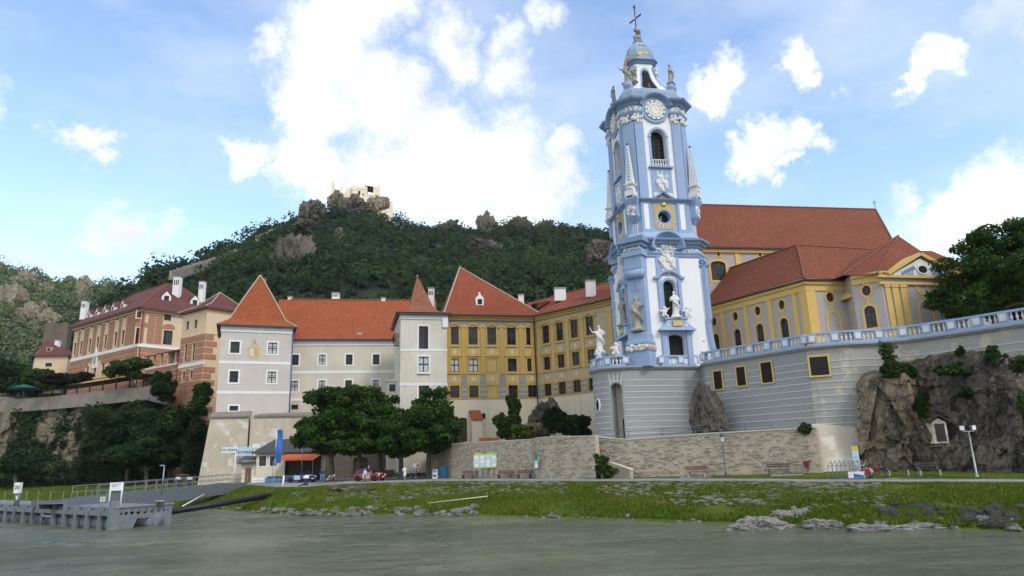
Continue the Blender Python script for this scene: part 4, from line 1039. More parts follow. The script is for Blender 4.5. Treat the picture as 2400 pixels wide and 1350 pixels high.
    cg = [1000 + c / 3.375 for c in (949, 1061, 1179, 1303)]; Xg = [PX(g, u, 830)[0] for u in cg]
    rg = [(rows[i][0], rows[i][1]) for i in range(3)]; Hg = []
    wg = round(wd * 1.0, 2)
    for x in Xg:
        for z, h in rg: Hg.append((x, z, wg, h, 'r'))
    wall(g, 0, Lg, zp, zc - .7, Hg, 'ochre_worn', T, 'wing_wall'); solid(g, 0, Lg, 0, 11, zb, zc, 'ochre_worn', T, 'wing_wall')
    fbox(g, 0, Lg, 0, .4, zb, zp, 'plinth', 'plaster_pale', T)
    for i, x in enumerate(Xg): yellow_bay(g, x, rg, T, wg, (), True, False, 20 + i * 3, 'worn')
    for x in [(Xg[i] + Xg[i + 1]) / 2 for i in range(3)] + [.5, Lg - .8]:
        fbox(g, x - .3, x + .3, -.12, .02, rows[1][0] - rows[1][1] / 2 - .4, zc - 1.7, 'pilaster', 'ochre_pale', T)
        fbox(g, x - .4, x + .4, -.2, .02, zc - 1.697, zc - 1.4, 'capital', 'ochre_pale', T)
    edges = [0] + [q for x in Xg for q in (x - wg / 2 - .3, x + wg / 2 + .3)] + [Lg]
    for a, b_ in zip(edges[0::2], edges[1::2]):
        if b_ - a < .3: continue
        fbox(g, a, b_, -.03, .02, zp, zgrey, 'rustic_panel', 'frieze_grey', T)
        for q in (.35, .72): band(g, a + .05, b_ - .05, zp + (zgrey - zp) * q, .1, 'band_white', T, proud=.05, name='joint')
    fbox(g, 0, Lg, -.08, .02, zc - 1.397, zc - .7, 'frieze', 'ochre_worn', T)
    for x in Xg: hood(g, x, zc - 1.65, wg + 1.0, T)
    fbox(g,.3,Lg,-.35,.04,zc-.697,zc-.42,'cornice','ochre_pale',T);fbox(g,.5,Lg,-.62,.04,zc-.417,zc-.1,'cornice','ochre',T)
    eaves(g, .6, Lg, zc + .06, T, .95, .2)
    zr2 = PX(g, 1330, 687, 6.)[1]
    m=MB();m.add([g.pt(-7,-.95,zr),g.pt(Lg+2,-.95,zr),g.pt(Lg+2,6,zr2),g.pt(-7,6,zr2),g.pt(-7,13,zr),g.pt(Lg+2,13,zr)],[(0,1,2,3),(3,2,5,4),(1,5,2),(0,3,4)]);m.obj('wing_roof','roof_red',T)
    ridge_tiles(g.pt(-2, 6, zr2 + .03), g.pt(Lg + 2, 6, zr2 + .03), T, 'ridge_red', .5, .15)
    chim_px(1222,693,720,112,13,T,arches=False);chim_px(1313,679,700,103,26,T,arches=False);chim_px(1385,661,690,97,22,T,arches=False)
    x,z=PX(g,1262,719,1.5);m=MB();m.add([g.pt(x-.7,.6,z-.5),g.pt(x+.7,.6,z-.5),g.pt(x+.7,.6,z+.45),g.pt(x-.7,.6,z+.45),g.pt(x+.7,3.8,z+1.2),g.pt(x-.7,3.8,z+1.2)],[(0,1,2,3),(3,2,4,5),(1,4,2),(0,3,5)]);d2=m.obj('roof_hatch','roof_brown',T)
    fbox(g, x - .5, x + .5, .54, .66, z - .35, z + .35, 'hatch_opening', 'void', d2)
yellow_range()
# ================================================================== pink rusticated palace on the left
def zz(z_, o=(0, 600), k=3.75): return (o[0] + z_[0] / k, o[1] + z_[1] / k)
def pink_palace():
    c0=at(315,900,140);f=Fr(c0,math.radians(49));h=Fr(c0,math.radians(-35))     # right front; left front (x runs towards the corner)
    T = thing('palace', 'pink and cream striped palace with maroon hipped roof and dormers', 'building', c0)
    LR = PX(f, 445, 780)[0]; LL = -PX(h, 166, 850)[0]
    zt = PX(f, 318, 722)[1]; zb = PX(h, 250, 905)[1] - 3; zband = PX(h, 300, 815)[1]
    hl = Fr(h.pt(-LL, 0, 0), h.a)                      # x from far left end
    def P(fr, x, y): return PX(fr, *zz((x, y)))
    small = [(677, 650), (732, 630), (808, 608), (875, 590), (945, 568), (1035, 541), (1098, 520)]
    tall = [(658, 822), (713, 805), (793, 786), (862, 768), (930, 750), (1018, 728), (1085, 710)]
    low = [(768, 1018), (833, 1018), (905, 1003)]
    xs = [(P(hl, *a)[0] + P(hl, *b_)[0]) / 2 for a, b_ in zip(small, tall)]
    zs=float(np.mean([P(hl,*a)[1]for a in small]));zt_=float(np.mean([P(hl,*a)[1]for a in tall]));zl=float(np.mean([P(hl,*a)[1]for a in low]))
    H=[(x,zs,.95,1.15,'r')for x in xs]+[(x,zt_,1.1,3.0,'r')for x in xs]+[(P(hl,*a)[0],zl,1.1,2.8,'r')for a in low]
    wall(hl, 0, LL, zb, zt, H, 'pink_cream', T)
    for(x,z,w,hh,s)in H:window(hl,x,z,w,hh,T,sur='pink_cream',surw=.2,bars=(1,2 if hh>2 else 0),frame='win_dark')
    # right front
    sr = [(1245, 518, 1.9, 1.3), (1482, 543, 1.9, 1.3)]; tr = [(1235, 706, 1.9, 3.5), (1475, 717, 1.9, 3.1)]
    Hr = []
    for (x, y, w, hh) in sr + tr:
        a = P(f, x, y); Hr.append((a[0], a[1], w, hh, 'r'))
    wall(f, 0, LR + 8, zb, zt, Hr, 'pink_cream', T)
    for(x,z,w,hh,s)in Hr:window(f,x,z,w,hh,T,sur='pink_cream',surw=.25,bars=(1,2 if hh>2 else 0),frame='win_grey')
    # closing walls
    bk = f.pt(LR + 8, 0, 0); far = hl.pt(0, 0, 0); m = MB(); back = bk + (far - c0)
    for a, b_ in ((bk, back), (back, far)): m.quad((a[0], a[1], zb), (b_[0], b_[1], zb), (b_[0], b_[1], zt), (a[0], a[1], zt))
    m.obj('rear_wall', 'pink_cream', T)
    # striped pilasters of raised blocks
    def blocks(fr, x0, x1, z0, z1, n, parent=T, proud=.1, jitter=.0):
        hb=(z1-z0)/n;me=cached(('pb',round(x1-x0,2),round(hb,2),proud),lambda:MB().box(WORLD,0,x1-x0,-proud,.03,0,hb*.70).mesh('block'))
        for i in range(n): put('block', me, 'pink_block', parent, fr.pt(x0, 0, z0 + hb * (i + .15)), fr.a)
    edges = [0] + [q for x in xs for q in (x - 1.05, x + 1.05)] + [LL]
    for a, b_ in zip(edges[0::2], edges[1::2]):
        if b_ - a > .25: blocks(hl, a, b_, zband + .6, zt - .9, 13)
    for i in range(5):                               # long courses of the basement
        hb = (zband - .4 - zb - 1) / 9
    n = 10; hb = (zband - .35 - (zb + .5)) / n
    me = cached('pbl', lambda: MB().box(WORLD, 0, 3.0, -.1, .03, 0, hb * .78).mesh('block'))
    lowx = [P(hl, *a)[0] for a in low]; cx, cz = P(hl, 840, 910)
    k = 0
    for i in range(n):
        z = zb + .5 + hb * i; x = -1.4 * (i % 2)
        while x < LL:
            a, b_ = max(0, x), min(LL, x + 3.0); zc_ = z + hb * .4
            if b_-a>.5 and not any(abs(zc_-zl)<1.7 and a<lx+.8 and b_>lx-.8 for lx in lowx)and not(abs(zc_-cz)<1.9 and a<cx+1.2 and b_>cx-1.2):
                mk=cached(('pbl',round(b_-a,1)),lambda:MB().box(WORLD,0,b_-a-.1,-.1,.03,0,hb*.78).mesh('block'))
                put('block', mk, 'pink_block', T, hl.pt(a + .05, 0, z), hl.a); k += 1
            x += 3.0
    band(hl, -.1, LL + .1, zband, .6, 'trim_white', T, proud=.25); band(f, -.1, LR, zband, .6, 'trim_white', T, proud=.25)
    cp = fbox(hl, cx - 1.1, cx + 1.1, -.16, .02, cz - 1.9, cz + 1.6, 'arms_panel', 'trim_white', T)
    MB().prism(hl,[(cx+.7*math.cos(t),cz+1.0*math.sin(t))for t in np.linspace(0,6.28,14)[:-1]],-.24,-.1).obj('arms_relief','mauve_grey',cp)
    MB().prism(hl, [(cx - .5, cz + 1.6), (cx + .5, cz + 1.6), (cx, cz + 2.9)], -.2, 0).obj('arms_crest', 'trim_white', cp)
    # right front: block panels
    for (x0, x1) in ((1298, 1360), (1366, 1428)):
        a, b_ = P(f, x0, 620)[0], P(f, x1, 620)[0]; blocks(f, a, b_, zband + .6, zt - .9, 13)
    a = P(f, 1120, 600); blocks(f, .1, .8, zband + .6, zt - .9, 13)
    # basement courses on the right front
    for i in range(n):
        z = zb + .5 + hb * i; x = .4 - 1.5 * (i % 2)
        while x < LR + 6:
            a_, b_ = max(.4, x), x + 3.
            if b_ - a_ > .5:
                mk=cached(('pbl',round(b_-a_,1)),lambda:MB().box(WORLD,0,b_-a_-.1,-.1,.03,0,hb*.78).mesh('block'))
                put('block', mk, 'pink_block', T, f.pt(a_, 0, z), f.a)
            x += 3.
    for (x, z, w, hh, s) in Hr[2:]:                  # little hood stones
        MB().prism(f,[(x-1.3,z+hh/2+.35),(x+1.3,z+hh/2+.35),(x+1.1,z+hh/2+1.1),(x+.4,z+hh/2+1.4),(x-.4,z+hh/2+1.4),(x-1.1,z+hh/2+1.1)],-.14,.02).obj('hood_stone','pink_block',T)
    bx, bz = P(f, 1552, 552); fbox(f, bx - 1.2, bx + 1.2, -.05, .02, bz - .7, bz + .7, 'blind_panel', 'cream_white', T)
    # eaves and roof
    for fr, L in ((hl, LL), (f, LR + 8)):
        fbox(fr, -.2 if fr is hl else -.35, L + .3, -.5, .04, zt - .55, zt - .2, 'cornice', 'pink_cream', T)
        fbox(fr, -.6, L + .6, -1.0, .03, zt - .197, zt + .02, 'eave_board', 'brown_wood', T)
    ap = PX(Fr(c0 + f.n * 0, f.a), 0, 0)
    W_ = f.e; S_ = -h.e                              # along right front; along left front away from the corner
    e = 1.1; C = c0 + 0; zt2 = zt + .1
    A = lambda s, w, z: np.array([*(c0 + W_ * s + S_ * w)[:2], z])
    wR = LR + 8; hwp = 9.0
    apx = at(340, 656, 148); az = apx[2]
    # solve ridge ends from the photograph on the plan of the hip
    r1 = A(9, 9, az); r2 = A(wR - 6, 9, az); r3 = A(9, LL - 9, az)
    m=MB();V=[A(-e,-e,zt2),A(wR+e,-e,zt2),A(wR+e,LL+e,zt2),A(-e,LL+e,zt2),r1,r2,A(wR-6,LL-9,az),r3]
    m.add(V, [(0, 1, 5, 4), (0, 4, 7, 3), (1, 2, 6, 5), (3, 7, 6, 2), (4, 5, 6, 7)]); m.obj('roof', 'roof_maroon', T)
    for a_,b_ in((V[0],r1),(r1,r2),(r1,r3),(V[3],r3)):ridge_tiles(a_+np.array([0,0,.05]),b_+np.array([0,0,.05]),T,'ridge_red',.8,.16)
    # dormers
    def dormer(fr, x, y, w, hh):
        D=MB();D.prism(fr,[(x-w/2,y-hh*.45),(x+w/2,y-hh*.45),(x+w/2,y+hh*.1),(x,y+hh*.55),(x-w/2,y+hh*.1)],0,.3);d=D.obj('dormer','trim_white',T)
        fbox(fr, x - w * .27, x + w * .27, -.05, .1, y - hh * .3, y + hh * .12, 'dormer_window', 'glass', d)
        R = MB(); q = w / 2 + .15
        R.add([fr.pt(x-q,-.12,y+hh*.06),fr.pt(x,-.12,y+hh*.62),fr.pt(x+q,-.12,y+hh*.06),fr.pt(x-q,3.2,y+hh*.06),fr.pt(x,4.2,y+hh*.62),fr.pt(x+q,3.2,y+hh*.06)],[(0,3,4,1),(1,4,5,2)])
        R.obj('dormer_roof', 'roof_maroon', d)
        MB().prism(fr,[(x-w/2+.02,y-hh*.45),(x+w/2-.02,y-hh*.45),(x+w/2-.02,y+hh*.05),(x-w/2+.02,y+hh*.05)],.302,3).obj('dormer_cheek','trim_white',d)
    sl = (az - zt) / 10.1
    for (x, y) in ((790, 462), (855, 438), (925, 412), (1000, 387), (1083, 357)):
        fr = Fr(hl.pt(0, 1.6, 0), hl.a); a = P(fr, x, y); dormer(fr, a[0], zt + .1 + (1.6 + 1.1) * sl + .7, 1.5, 2.2)
    for (x, y) in ((1465, 362), (1715, 392)):
        fr = Fr(f.pt(0, 2.6, 0), f.a); a = P(fr, x, y); dormer(fr, a[0], zt + .1 + (2.6 + 1.1) * sl + .7, 1.9, 2.4)
    chim_px(413, 651, 700, 150, 16, T, d=1.2); chim_px(472, 662, 705, 152, 12, T); chim_px(196, 708, 745, 160, 12, T)
    MB().tube([f.pt(.25, -.15, zt - .2), f.pt(.25, -.15, zb)], .1, 6).obj('downpipe', 'maroon_paint', T)
pink_palace()

def pink_tower():
    c0 = at(474, 880, 124); f = Fr(c0, math.radians(49)); h = Fr(c0, math.radians(-35))
    T=thing('palace_pavilion','projecting pink pavilion with its own pyramid roof, beside the grey corner tower','building',c0)
    LL = -PX(h, 424, 800)[0]; hl = Fr(h.pt(-LL, 0, 0), h.a); LR = 9.; zt = PX(h, 474, 724)[1]; zb = 2.; zm = PX(h, 474, 782)[1]
    def P(fr, x, y): return PX(fr, *zz((x, y)))
    ws=[(1650,610,.95,1.6),(1722,597,.95,1.6),(1632,852,.85,3.3),(1702,841,.85,3.3),(1615,1052,.85,1.5),(1683,1042,.85,1.5)]
    H = [(P(hl, x, y)[0], P(hl, x, y)[1], w, hh, 'r') for x, y, w, hh in ws]
    wall(hl, 0, LL, zb, zt, H, 'pink_cream', T); solid(f, 0, LR, 0, LL, zb, zt, 'pink_cream', T)
    m = MB(); m.quad(f.pt(0, 0, zb), f.pt(LR, 0, zb), f.pt(LR, 0, zt), f.pt(0, 0, zt)); m.obj('wall', 'pink_cream', T)
    for (x, z, w, hh, s) in H: window(hl, x, z, w, hh, T, sur='pink_cream', surw=.14, bars=(1, 1 if hh < 2 else 3))
    n = 22; hb = (zm - zb) / n; zwb = P(hl, 1700, 955)[1]
    for i in range(n):
        z = zb + hb * i
        if abs(z + hb / 2 - zwb) < .5: continue
        hs = [q for q in H if abs(q[1] - z - hb / 2) < q[3] / 2 + .35]
        ed = [0.02] + [t for q in hs for t in (q[0] - q[2] / 2 - .18, q[0] + q[2] / 2 + .18)] + [LL - .02]
        for a, b_ in zip(ed[0::2], ed[1::2]):
            nn = max(1, int(round((b_ - a) / (3.0 if z < zwb else 1.6))))
            for j in range(nn):
                wdt=(b_-a)/nn;mk=cached(('tb',round(wdt,1),round(hb,2)),lambda:MB().box(WORLD,0,round(wdt,1)-.08,-.1,.03,0,hb*.78).mesh('block'))
                put('block', mk, 'pink_block', T, hl.pt(a + wdt * j + .04, 0, z), hl.a)
        for j in range(1):
            mk=cached(('tq',i%2,round(hb,2)),lambda:MB().box(WORLD,0,1.5 if i%2 else 2.2,-.1,.03,0,hb*.78).mesh('block'))
            put('block', mk, 'pink_block', T, f.pt(.05, 0, z), f.a)
    band(hl, -.05, LL + .2, zwb, .55, 'trim_white', T, proud=.18); band(hl, -.05, LL + .1, zm, .25, 'pink_cream', T, proud=.12)
    band(f, -.15, LR, zm, .25, 'pink_cream', T, proud=.12)
    for fr, L in ((hl, LL), (f, LR)): fbox(fr, -.5, L + .5, -.7, .05, zt - .2, zt + .02, 'eave_board', 'brown_wood', T)
    W_, S_ = f.e, -h.e; A = lambda s, w, z: np.array([*(c0 + W_ * s + S_ * w)[:2], z]); az = at(494, 684, 129)[2]; e = .8
    V=[A(-e,-e,zt+.05),A(LR+e,-e,zt+.05),A(LR+e,LL+e,zt+.05),A(-e,LL+e,zt+.05)];ap=A(LR/2,LL/2,az)
    m = MB(); cen = A(LR / 2, LL / 2, 0); R1 = [cen * .45 + v * .55 for v in V]; zq = zt + (az - zt) * .32
    R1=[np.array([r[0],r[1],zq])for r in R1];m.rings([V,R1,[ap+(v-cen)*.001*np.array([1,1,0])for v in V]]);m.obj('roof','roof_maroon',T)
    for i in(0,1,3):ridge_tiles(V[i]+np.array([0,0,.05]),R1[i]+np.array([0,0,.05]),T,'ridge',.6,.12);ridge_tiles(R1[i]+np.array([0,0,.05]),ap+np.array([0,0,.05]),T,'ridge',.6,.12)
    MB().tube([hl.pt(-.1, -.2, zm - 3), hl.pt(-.1, -.2, zb)], .1, 6).obj('downpipe', 'maroon_paint', T)
    # lean-to loggia joining it to the palace
    g = Fr(hl.pt(-.2, 1.0, 0), hl.a); L2 = 13.5; za = P(hl, 1590, 735)[1]; ze = P(hl, 1590, 812)[1]
    Q = thing('loggia', 'open loggia with sloping maroon roof between palace and pavilion', 'building', g.pt(-L2 / 2, 0, zb))
    m=MB();m.add([g.pt(-L2,-.8,ze),g.pt(0,-.8,ze),g.pt(0,4.5,za),g.pt(-L2,4.5,za),g.pt(-L2,-.8,ze-.22),g.pt(0,-.8,ze-.22),g.pt(0,4.5,za-.22),g.pt(-L2,4.5,za-.22)],[(0,1,2,3),(0,4,5,1),(4,7,6,5),(0,3,7,4)]);m.obj('roof','roof_maroon',Q)
    zf = P(hl, 1590, 925)[1]
    for i in range(6):fbox(g,-L2+L2*i/5-.14+.15*(i==0)-.15*(i==5),-L2+L2*i/5+.14+.15*(i==0)-.15*(i==5),-.25,.1,zf,ze+.1,'post','pink_cream',Q)
    fbox(g, -L2, 0, 4.2, 4.5, zf, za - .3, 'rear_wall', 'pink_cream', Q)
    wl = fbox(g, -L2, -.02, -.3, 4.4, zb, zf - .003, 'parapet', 'pink_cream', Q)
    mk = cached('lg', lambda: MB().box(WORLD, 0, 2.55, -.1, .03, 0, .62).mesh('block'))
    for i in range(9):
        for j in range(5): put('block', mk, 'pink_block', Q, g.pt(-L2 + .08 + 2.7 * j, -.3, zf - .95 - .85 * i), g.a)
    band(Fr(g.pt(0, -.3, 0), g.a), -L2, -.03, zf - .1, .3, 'trim_white', Q, proud=.14)
pink_tower()

def small_house():
    c=at(78,870,165);f=Fr(c,math.radians(5));T=thing('gate_house','small cream house with maroon pyramid roof left of the palace','house',c)
    L = PX(f, 158, 850)[0]; zt = PX(f, 110, 835)[1]; zb = PX(f, 110, 880)[1] - 2
    x,z=PX(f,114,855);wall(f,0,L,zb,zt,[(x,z,1.6,1.0,'r')],'pink_cream',T);solid(f,0,L,0,10,zb,zt,'pink_cream',T)
    window(f, x, z, 1.6, 1.0, T, sur='trim_white', surw=.1)
    hl = Fr(f.pt(0, 10, 0), f.a - math.radians(62)); fl = Fr(f.pt(-4.2, 6, 0), math.radians(-50)); m = MB()
    m.quad(f.pt(0, 0, zb), f.pt(-3.2, 5, zb), f.pt(-3.2, 5, zt), f.pt(0, 0, zt)); m.obj('side_wall', 'cream_white', T)
    az = PX(f, 107, 796, 5)[1]; m = MB(); e = .7
    V=[f.pt(-e*.3,-e,zt),f.pt(L+e,-e,zt),f.pt(L+e,10+e,zt),f.pt(-3.2-e,10+e,zt),f.pt(-3.2-e,4.6,zt)];ap=f.pt(PX(f,107,796,5)[0],5,az)
    m.add(V + [ap], [(0, 1, 5), (1, 2, 5), (2, 3, 5), (3, 4, 5), (4, 0, 5)]); m.obj('roof', 'roof_maroon', T)
    a=PX(f,119,820,1.6);d=fbox(f,a[0]-.6,a[0]+.6,.8,3,a[1]-.7,a[1]+.5,'dormer','ochre_pale',T);fbox(f,a[0]-.35,a[0]+.35,.74,.9,a[1]-.4,a[1]+.3,'dormer_window','glass',d)
    chim_px(133, 799, 822, 170, 9, T, arches=False)
    c=at(128,800,182);k=pxm(c);P=Fr(c,math.radians(20));S=thing('stone_tower','old ruined square stone tower behind the small house','tower',c)
    zt = at(128, 757, 182)[2]; m = MB(); w = 48 / k
    m.prism(P,[(-w/2,c[2]-14),(w/2,c[2]-14),(w/2,zt),(w*.3,zt+.4),(w*.1,zt-.2),(-w*.2,zt+.3),(-w/2,zt-.3)],0,w*.8);m.obj('wall','old_stone_shaded',S)
small_house()
# ================================================================== terrace, balustrade, church, chapel
ZT = float(at(1550, 857, 70)[2])             # top of the terrace wall
BPX=[(1386,872),(1400,870),(1430,866),(1460,861),(1484,857),(1550,857),(1640,857),(1650,850),(1700,842),(1800,826),(1870,815),(1888,812),(1905,810),(1940,807),(1990,803),(2060,800),(2130,793),(2250,777),(2400,755),(2560,730)]
TL = [gz(u, v, ZT)[:2] for u, v in BPX]      # plan line of the terrace edge
# smooth the round bastion on the left: arc in plan from behind to the straight front
cB = TL[4] + np.array([-.75, 3.0])
rB = float(np.linalg.norm(TL[4] - cB)); a1 = math.atan2(*(TL[4] - cB)[::-1])
ARC = [cB + rB * np.array([math.cos(a), math.sin(a)]) for a in np.linspace(a1 - math.radians(150), a1, 22)]
LINE = [np.array([ARC[0][0] + 1, ARC[0][1] + 6])] + ARC + TL[5:]
def resample(Ln, st=.5):
    P = [Ln[0]]
    for a, b_ in zip(Ln[:-1], Ln[1:]):
        L = np.linalg.norm(b_ - a); n = max(1, int(round(L / st))); P += [a + (b_ - a) * (i + 1) / n for i in range(n)]
    return P
def offset(Ln, d):
    """shift a plan polyline towards its right-hand (viewer) side by d"""
    R = []
    for i, p in enumerate(Ln):
        t=Ln[min(i+1,len(Ln)-1)]-Ln[max(i-1,0)];t=t/(np.linalg.norm(t)+1e-9);R.append(p+np.array([t[1],-t[0]])*d)
    return R
def strip(Ln, d0, d1, z0, z1, name, mat, parent, caps=True):
    A, B = offset(Ln, d1), offset(Ln, d0); m = MB(); n = len(Ln)
    V = [(*p, z0) for p in A] + [(*p, z1) for p in A] + [(*p, z0) for p in B] + [(*p, z1) for p in B]
    Fs = []
    for i in range(n-1):Fs+=[(i,i+1,n+i+1,n+i),(n+i,n+i+1,3*n+i+1,3*n+i),(2*n+i+1,2*n+i,3*n+i,3*n+i+1),(i+1,i,2*n+i,2*n+i+1)]
    Fs += [(0, n, 3 * n, 2 * n), (n - 1, 3 * n - 1, 4 * n - 1, 2 * n - 1)]
    m.add(V, Fs); return m.obj(name, mat, parent)
def lineframe(Ln, i):
    a, b_ = Ln[i], Ln[min(i + 1, len(Ln) - 1)]; return math.atan2(b_[1] - a[1], b_[0] - a[0])
def build_terrace():
    T=thing('terrace_wall','grey terrace retaining wall with thin white bands below the church','wall',(TL[5][0],TL[5][1],3))
    zb = 2.5; zt = ZT - .35
    LN = [np.array(p) for p in LINE]
    iA = 1 + len(ARC); fine = resample(LN, .8)
    # arched niche in the round bastion: cut by leaving out a stretch of the arc
    nu = gz(1449, 950, 7.)[:2];
    bast = ARC; k0 = min(range(len(bast)), key=lambda i: abs(math.atan2(bast[i][0], bast[i][1]) - math.atan2(hx(1450) * 1, 1)))
    k0 = max(3, min(len(bast) - 4, k0)); nk = 2
    left = [LN[0]] + bast[:k0 - nk + 1]; right = bast[k0 + nk:] + TL[5:12]; right2 = TL[11:]
    strip(left,-1.5,0,zb,zt,'wall','terrace_grey',T);strip(right,-1.5,0,zb,zt,'wall','terrace_grey',T);strip(right2,-1.5,-.02,zb,zt,'wall_worn','terrace_grey_worn',T)
    A,B=bast[k0-nk],bast[k0+nk];fn=Fr((A[0],A[1],0),math.atan2(B[1]-A[1],B[0]-A[0]));wN=float(np.linalg.norm(B-A))
    znt = float(fn.sz(1446, 897)[1]); znb = 4.6
    wn = wN * .78; hN = znt - znb
    wall(fn, -.02, wN + .02, zb, zt, [(wN / 2, znb + hN / 2, wn, hN, 'a')], 'terrace_grey', T, 'niche_front', .9)
    m = MB(); nn = 10
    for i in range(nn):                            # curved back of the niche
        q0, q1 = math.pi * i / nn, math.pi * (i + 1) / nn
        P0=(wN/2-wn/2*math.cos(q0),.9+wn*.45*math.sin(q0));P1=(wN/2-wn/2*math.cos(q1),.9+wn*.45*math.sin(q1))
        m.quad(fn.pt(*P0, znb), fn.pt(*P1, znb), fn.pt(*P1, znt), fn.pt(*P0, znt))
    m.quad(*[fn.pt(wN/2-wn/2*math.cos(math.pi*i/nn),.9+wn*.45*math.sin(math.pi*i/nn),znb+.01)for i in range(nn+1)]);m.obj('niche_back','plaster_old',T)
    fbox(fn, wN / 2 + wn * .28, wN / 2 + wn * .5, .5, 1.1, znb, znb + hN * .45, 'niche_slit', 'void', T)
    # white bands
    nb = 11; dz = (zt - 1.15 - 5.0) / (nb - .3)
    for i in range(nb):
        z = zt - 1.1 - dz * i
        for Ls in (left, right): strip(Ls, -.1, .035, z - .032, z + .032, 'band', 'band_white', T)
        strip(right2[:6 if i > 3 else 9], -.1, .02, z - .032, z + .032, 'band', 'band_white', T)
        if z > znt: strip([A, B], -.1, .035, z - .032, z + .032, 'band', 'band_white', T)
    for q in (-1, -.33, .33, 1):                   # keystone rays
        x=wN/2+q*wn*.42;MB().prism(fn,[(x-.04,znt+.1-abs(q)*.3),(x+.04,znt+.1-abs(q)*.3),(x+.04+q*.22,znt+1.0),(x-.04+q*.22,znt+1.0)],-.04,.02).obj('band','band_white',T)
    # cornice under the balustrade
    allL = left + [A, B] + right
    full = [LN[0]] + bast + TL[5:]
    for d, z0, z1, mt in ((.18, zt + .003, zt + .14, 'terrace_grey'), (.34, zt + .143, zt + .3, 'terrace_grey')):
        strip(full, -1.5, d, z0, z1, 'cornice', mt, T)
    # windows of the undercroft
    iw = None
    a_, b_ = TL[7], TL[10]; fw_ = Fr((*TL[7], 0), math.atan2((TL[10] - TL[7])[1], (TL[10] - TL[7])[0]))
    for (u, v, w, h) in ((1684, 891, .95, 1.75), (1738, 882, .95, 1.75), (1798, 873, 1.1, 1.85)):
        x, z = fw_.sz(u, v, -.05);
        MB().box(fw_, x - w / 2, x + w / 2, -.12, .3, z - h / 2, z + h / 2).obj('opening', 'void', T)
        o=put('surround',cached(('us',w,h),lambda:ringmesh('r',w,h,.13,-.16,.2).mesh('surround')),'yellow',T,fw_.pt(x,0,z),fw_.a)
    f2 = Fr((*TL[12], 0), math.atan2((TL[14] - TL[12])[1], (TL[14] - TL[12])[0])); x, z = f2.sz(1920, 858, 0)
    w,h=1.45,1.6;o=put('surround',cached(('us',w,h),lambda:ringmesh('r',w,h,.15,-.14,.2).mesh('surround')),'yellow',T,f2.pt(x,0,z),f2.a)
    MB().box(f2, x - w / 2, x + w / 2, -.08, .2, z - h / 2, z + h / 2).obj('opening', 'void', T)
    for i in range(9):MB().box(f2,x-w/2,x+w/2,-.11,-.06,z-h/2+.08+i*.17,z-h/2+.16+i*.17).obj('louvre','iron',T)
    # oval window in the bastion flank
    for (u, v) in ((1411, 949),):
        kk=min(range(len(bast)),key=lambda i:abs(bast[i][0]/bast[i][1]-hx(u)));ff=Fr((*bast[kk],0),lineframe(bast,max(0,kk-1)))
        z=ff.sz(u,v)[1];MB().prism(ff,[(.3*math.cos(t),z+.62*math.sin(t))for t in np.linspace(0,6.28,17)[:-1]],-.12,.2).obj('oval_opening','void',T)
        put('surround',cached('ovs',lambda:ringmesh('e',.6,1.24,.1,-.16,.1).mesh('surround')),'band_white',T,ff.pt(0,0,z),ff.a)
    # broken plaster foot on the right
    fr = [TL[11] + np.array([0.3, 0]), TL[13], TL[14]]
    m = MB(); a, b_ = np.array(TL[11]), np.array(TL[15]); n = 14
    for i in range(n + 1):
        p = a + (b_ - a) * i / n; pass
    ff = Fr((*TL[11], 0), math.atan2((TL[15] - TL[11])[1], (TL[15] - TL[11])[0])); Lf = float(np.linalg.norm(TL[15] - TL[11]))
    zf = ff.sz(1990, 992)[1]; Q = []
    m.add([ff.pt(-1.5,-2.3,2.0),ff.pt(Lf*.62,-2.6,2.0),ff.pt(Lf*.48,-.25,zf),ff.pt(-1.3,-.25,zf),ff.pt(Lf*.57,-1.3,zf*.62)],[(0,1,4,2,3)])
    m.quad(ff.pt(-1.3,-.25,zf),ff.pt(Lf*.48,-.25,zf),ff.pt(Lf*.48,.3,zf+.05),ff.pt(-1.3,.3,zf+.05));m.obj('plaster_foot','plaster_old',T)
    # terrace floor
    fl = offset([np.array(p) for p in full], -1.0); P = [tuple(p) for p in fl] + [(75, 90), (34, 96), (14, 82)]
    S = MB(); S.slab(P, ZT - .6, ZT - .12); o = S.obj('terrace_floor', 'concrete'); o['kind'] = 'structure'
    return full
FULL = build_terrace()

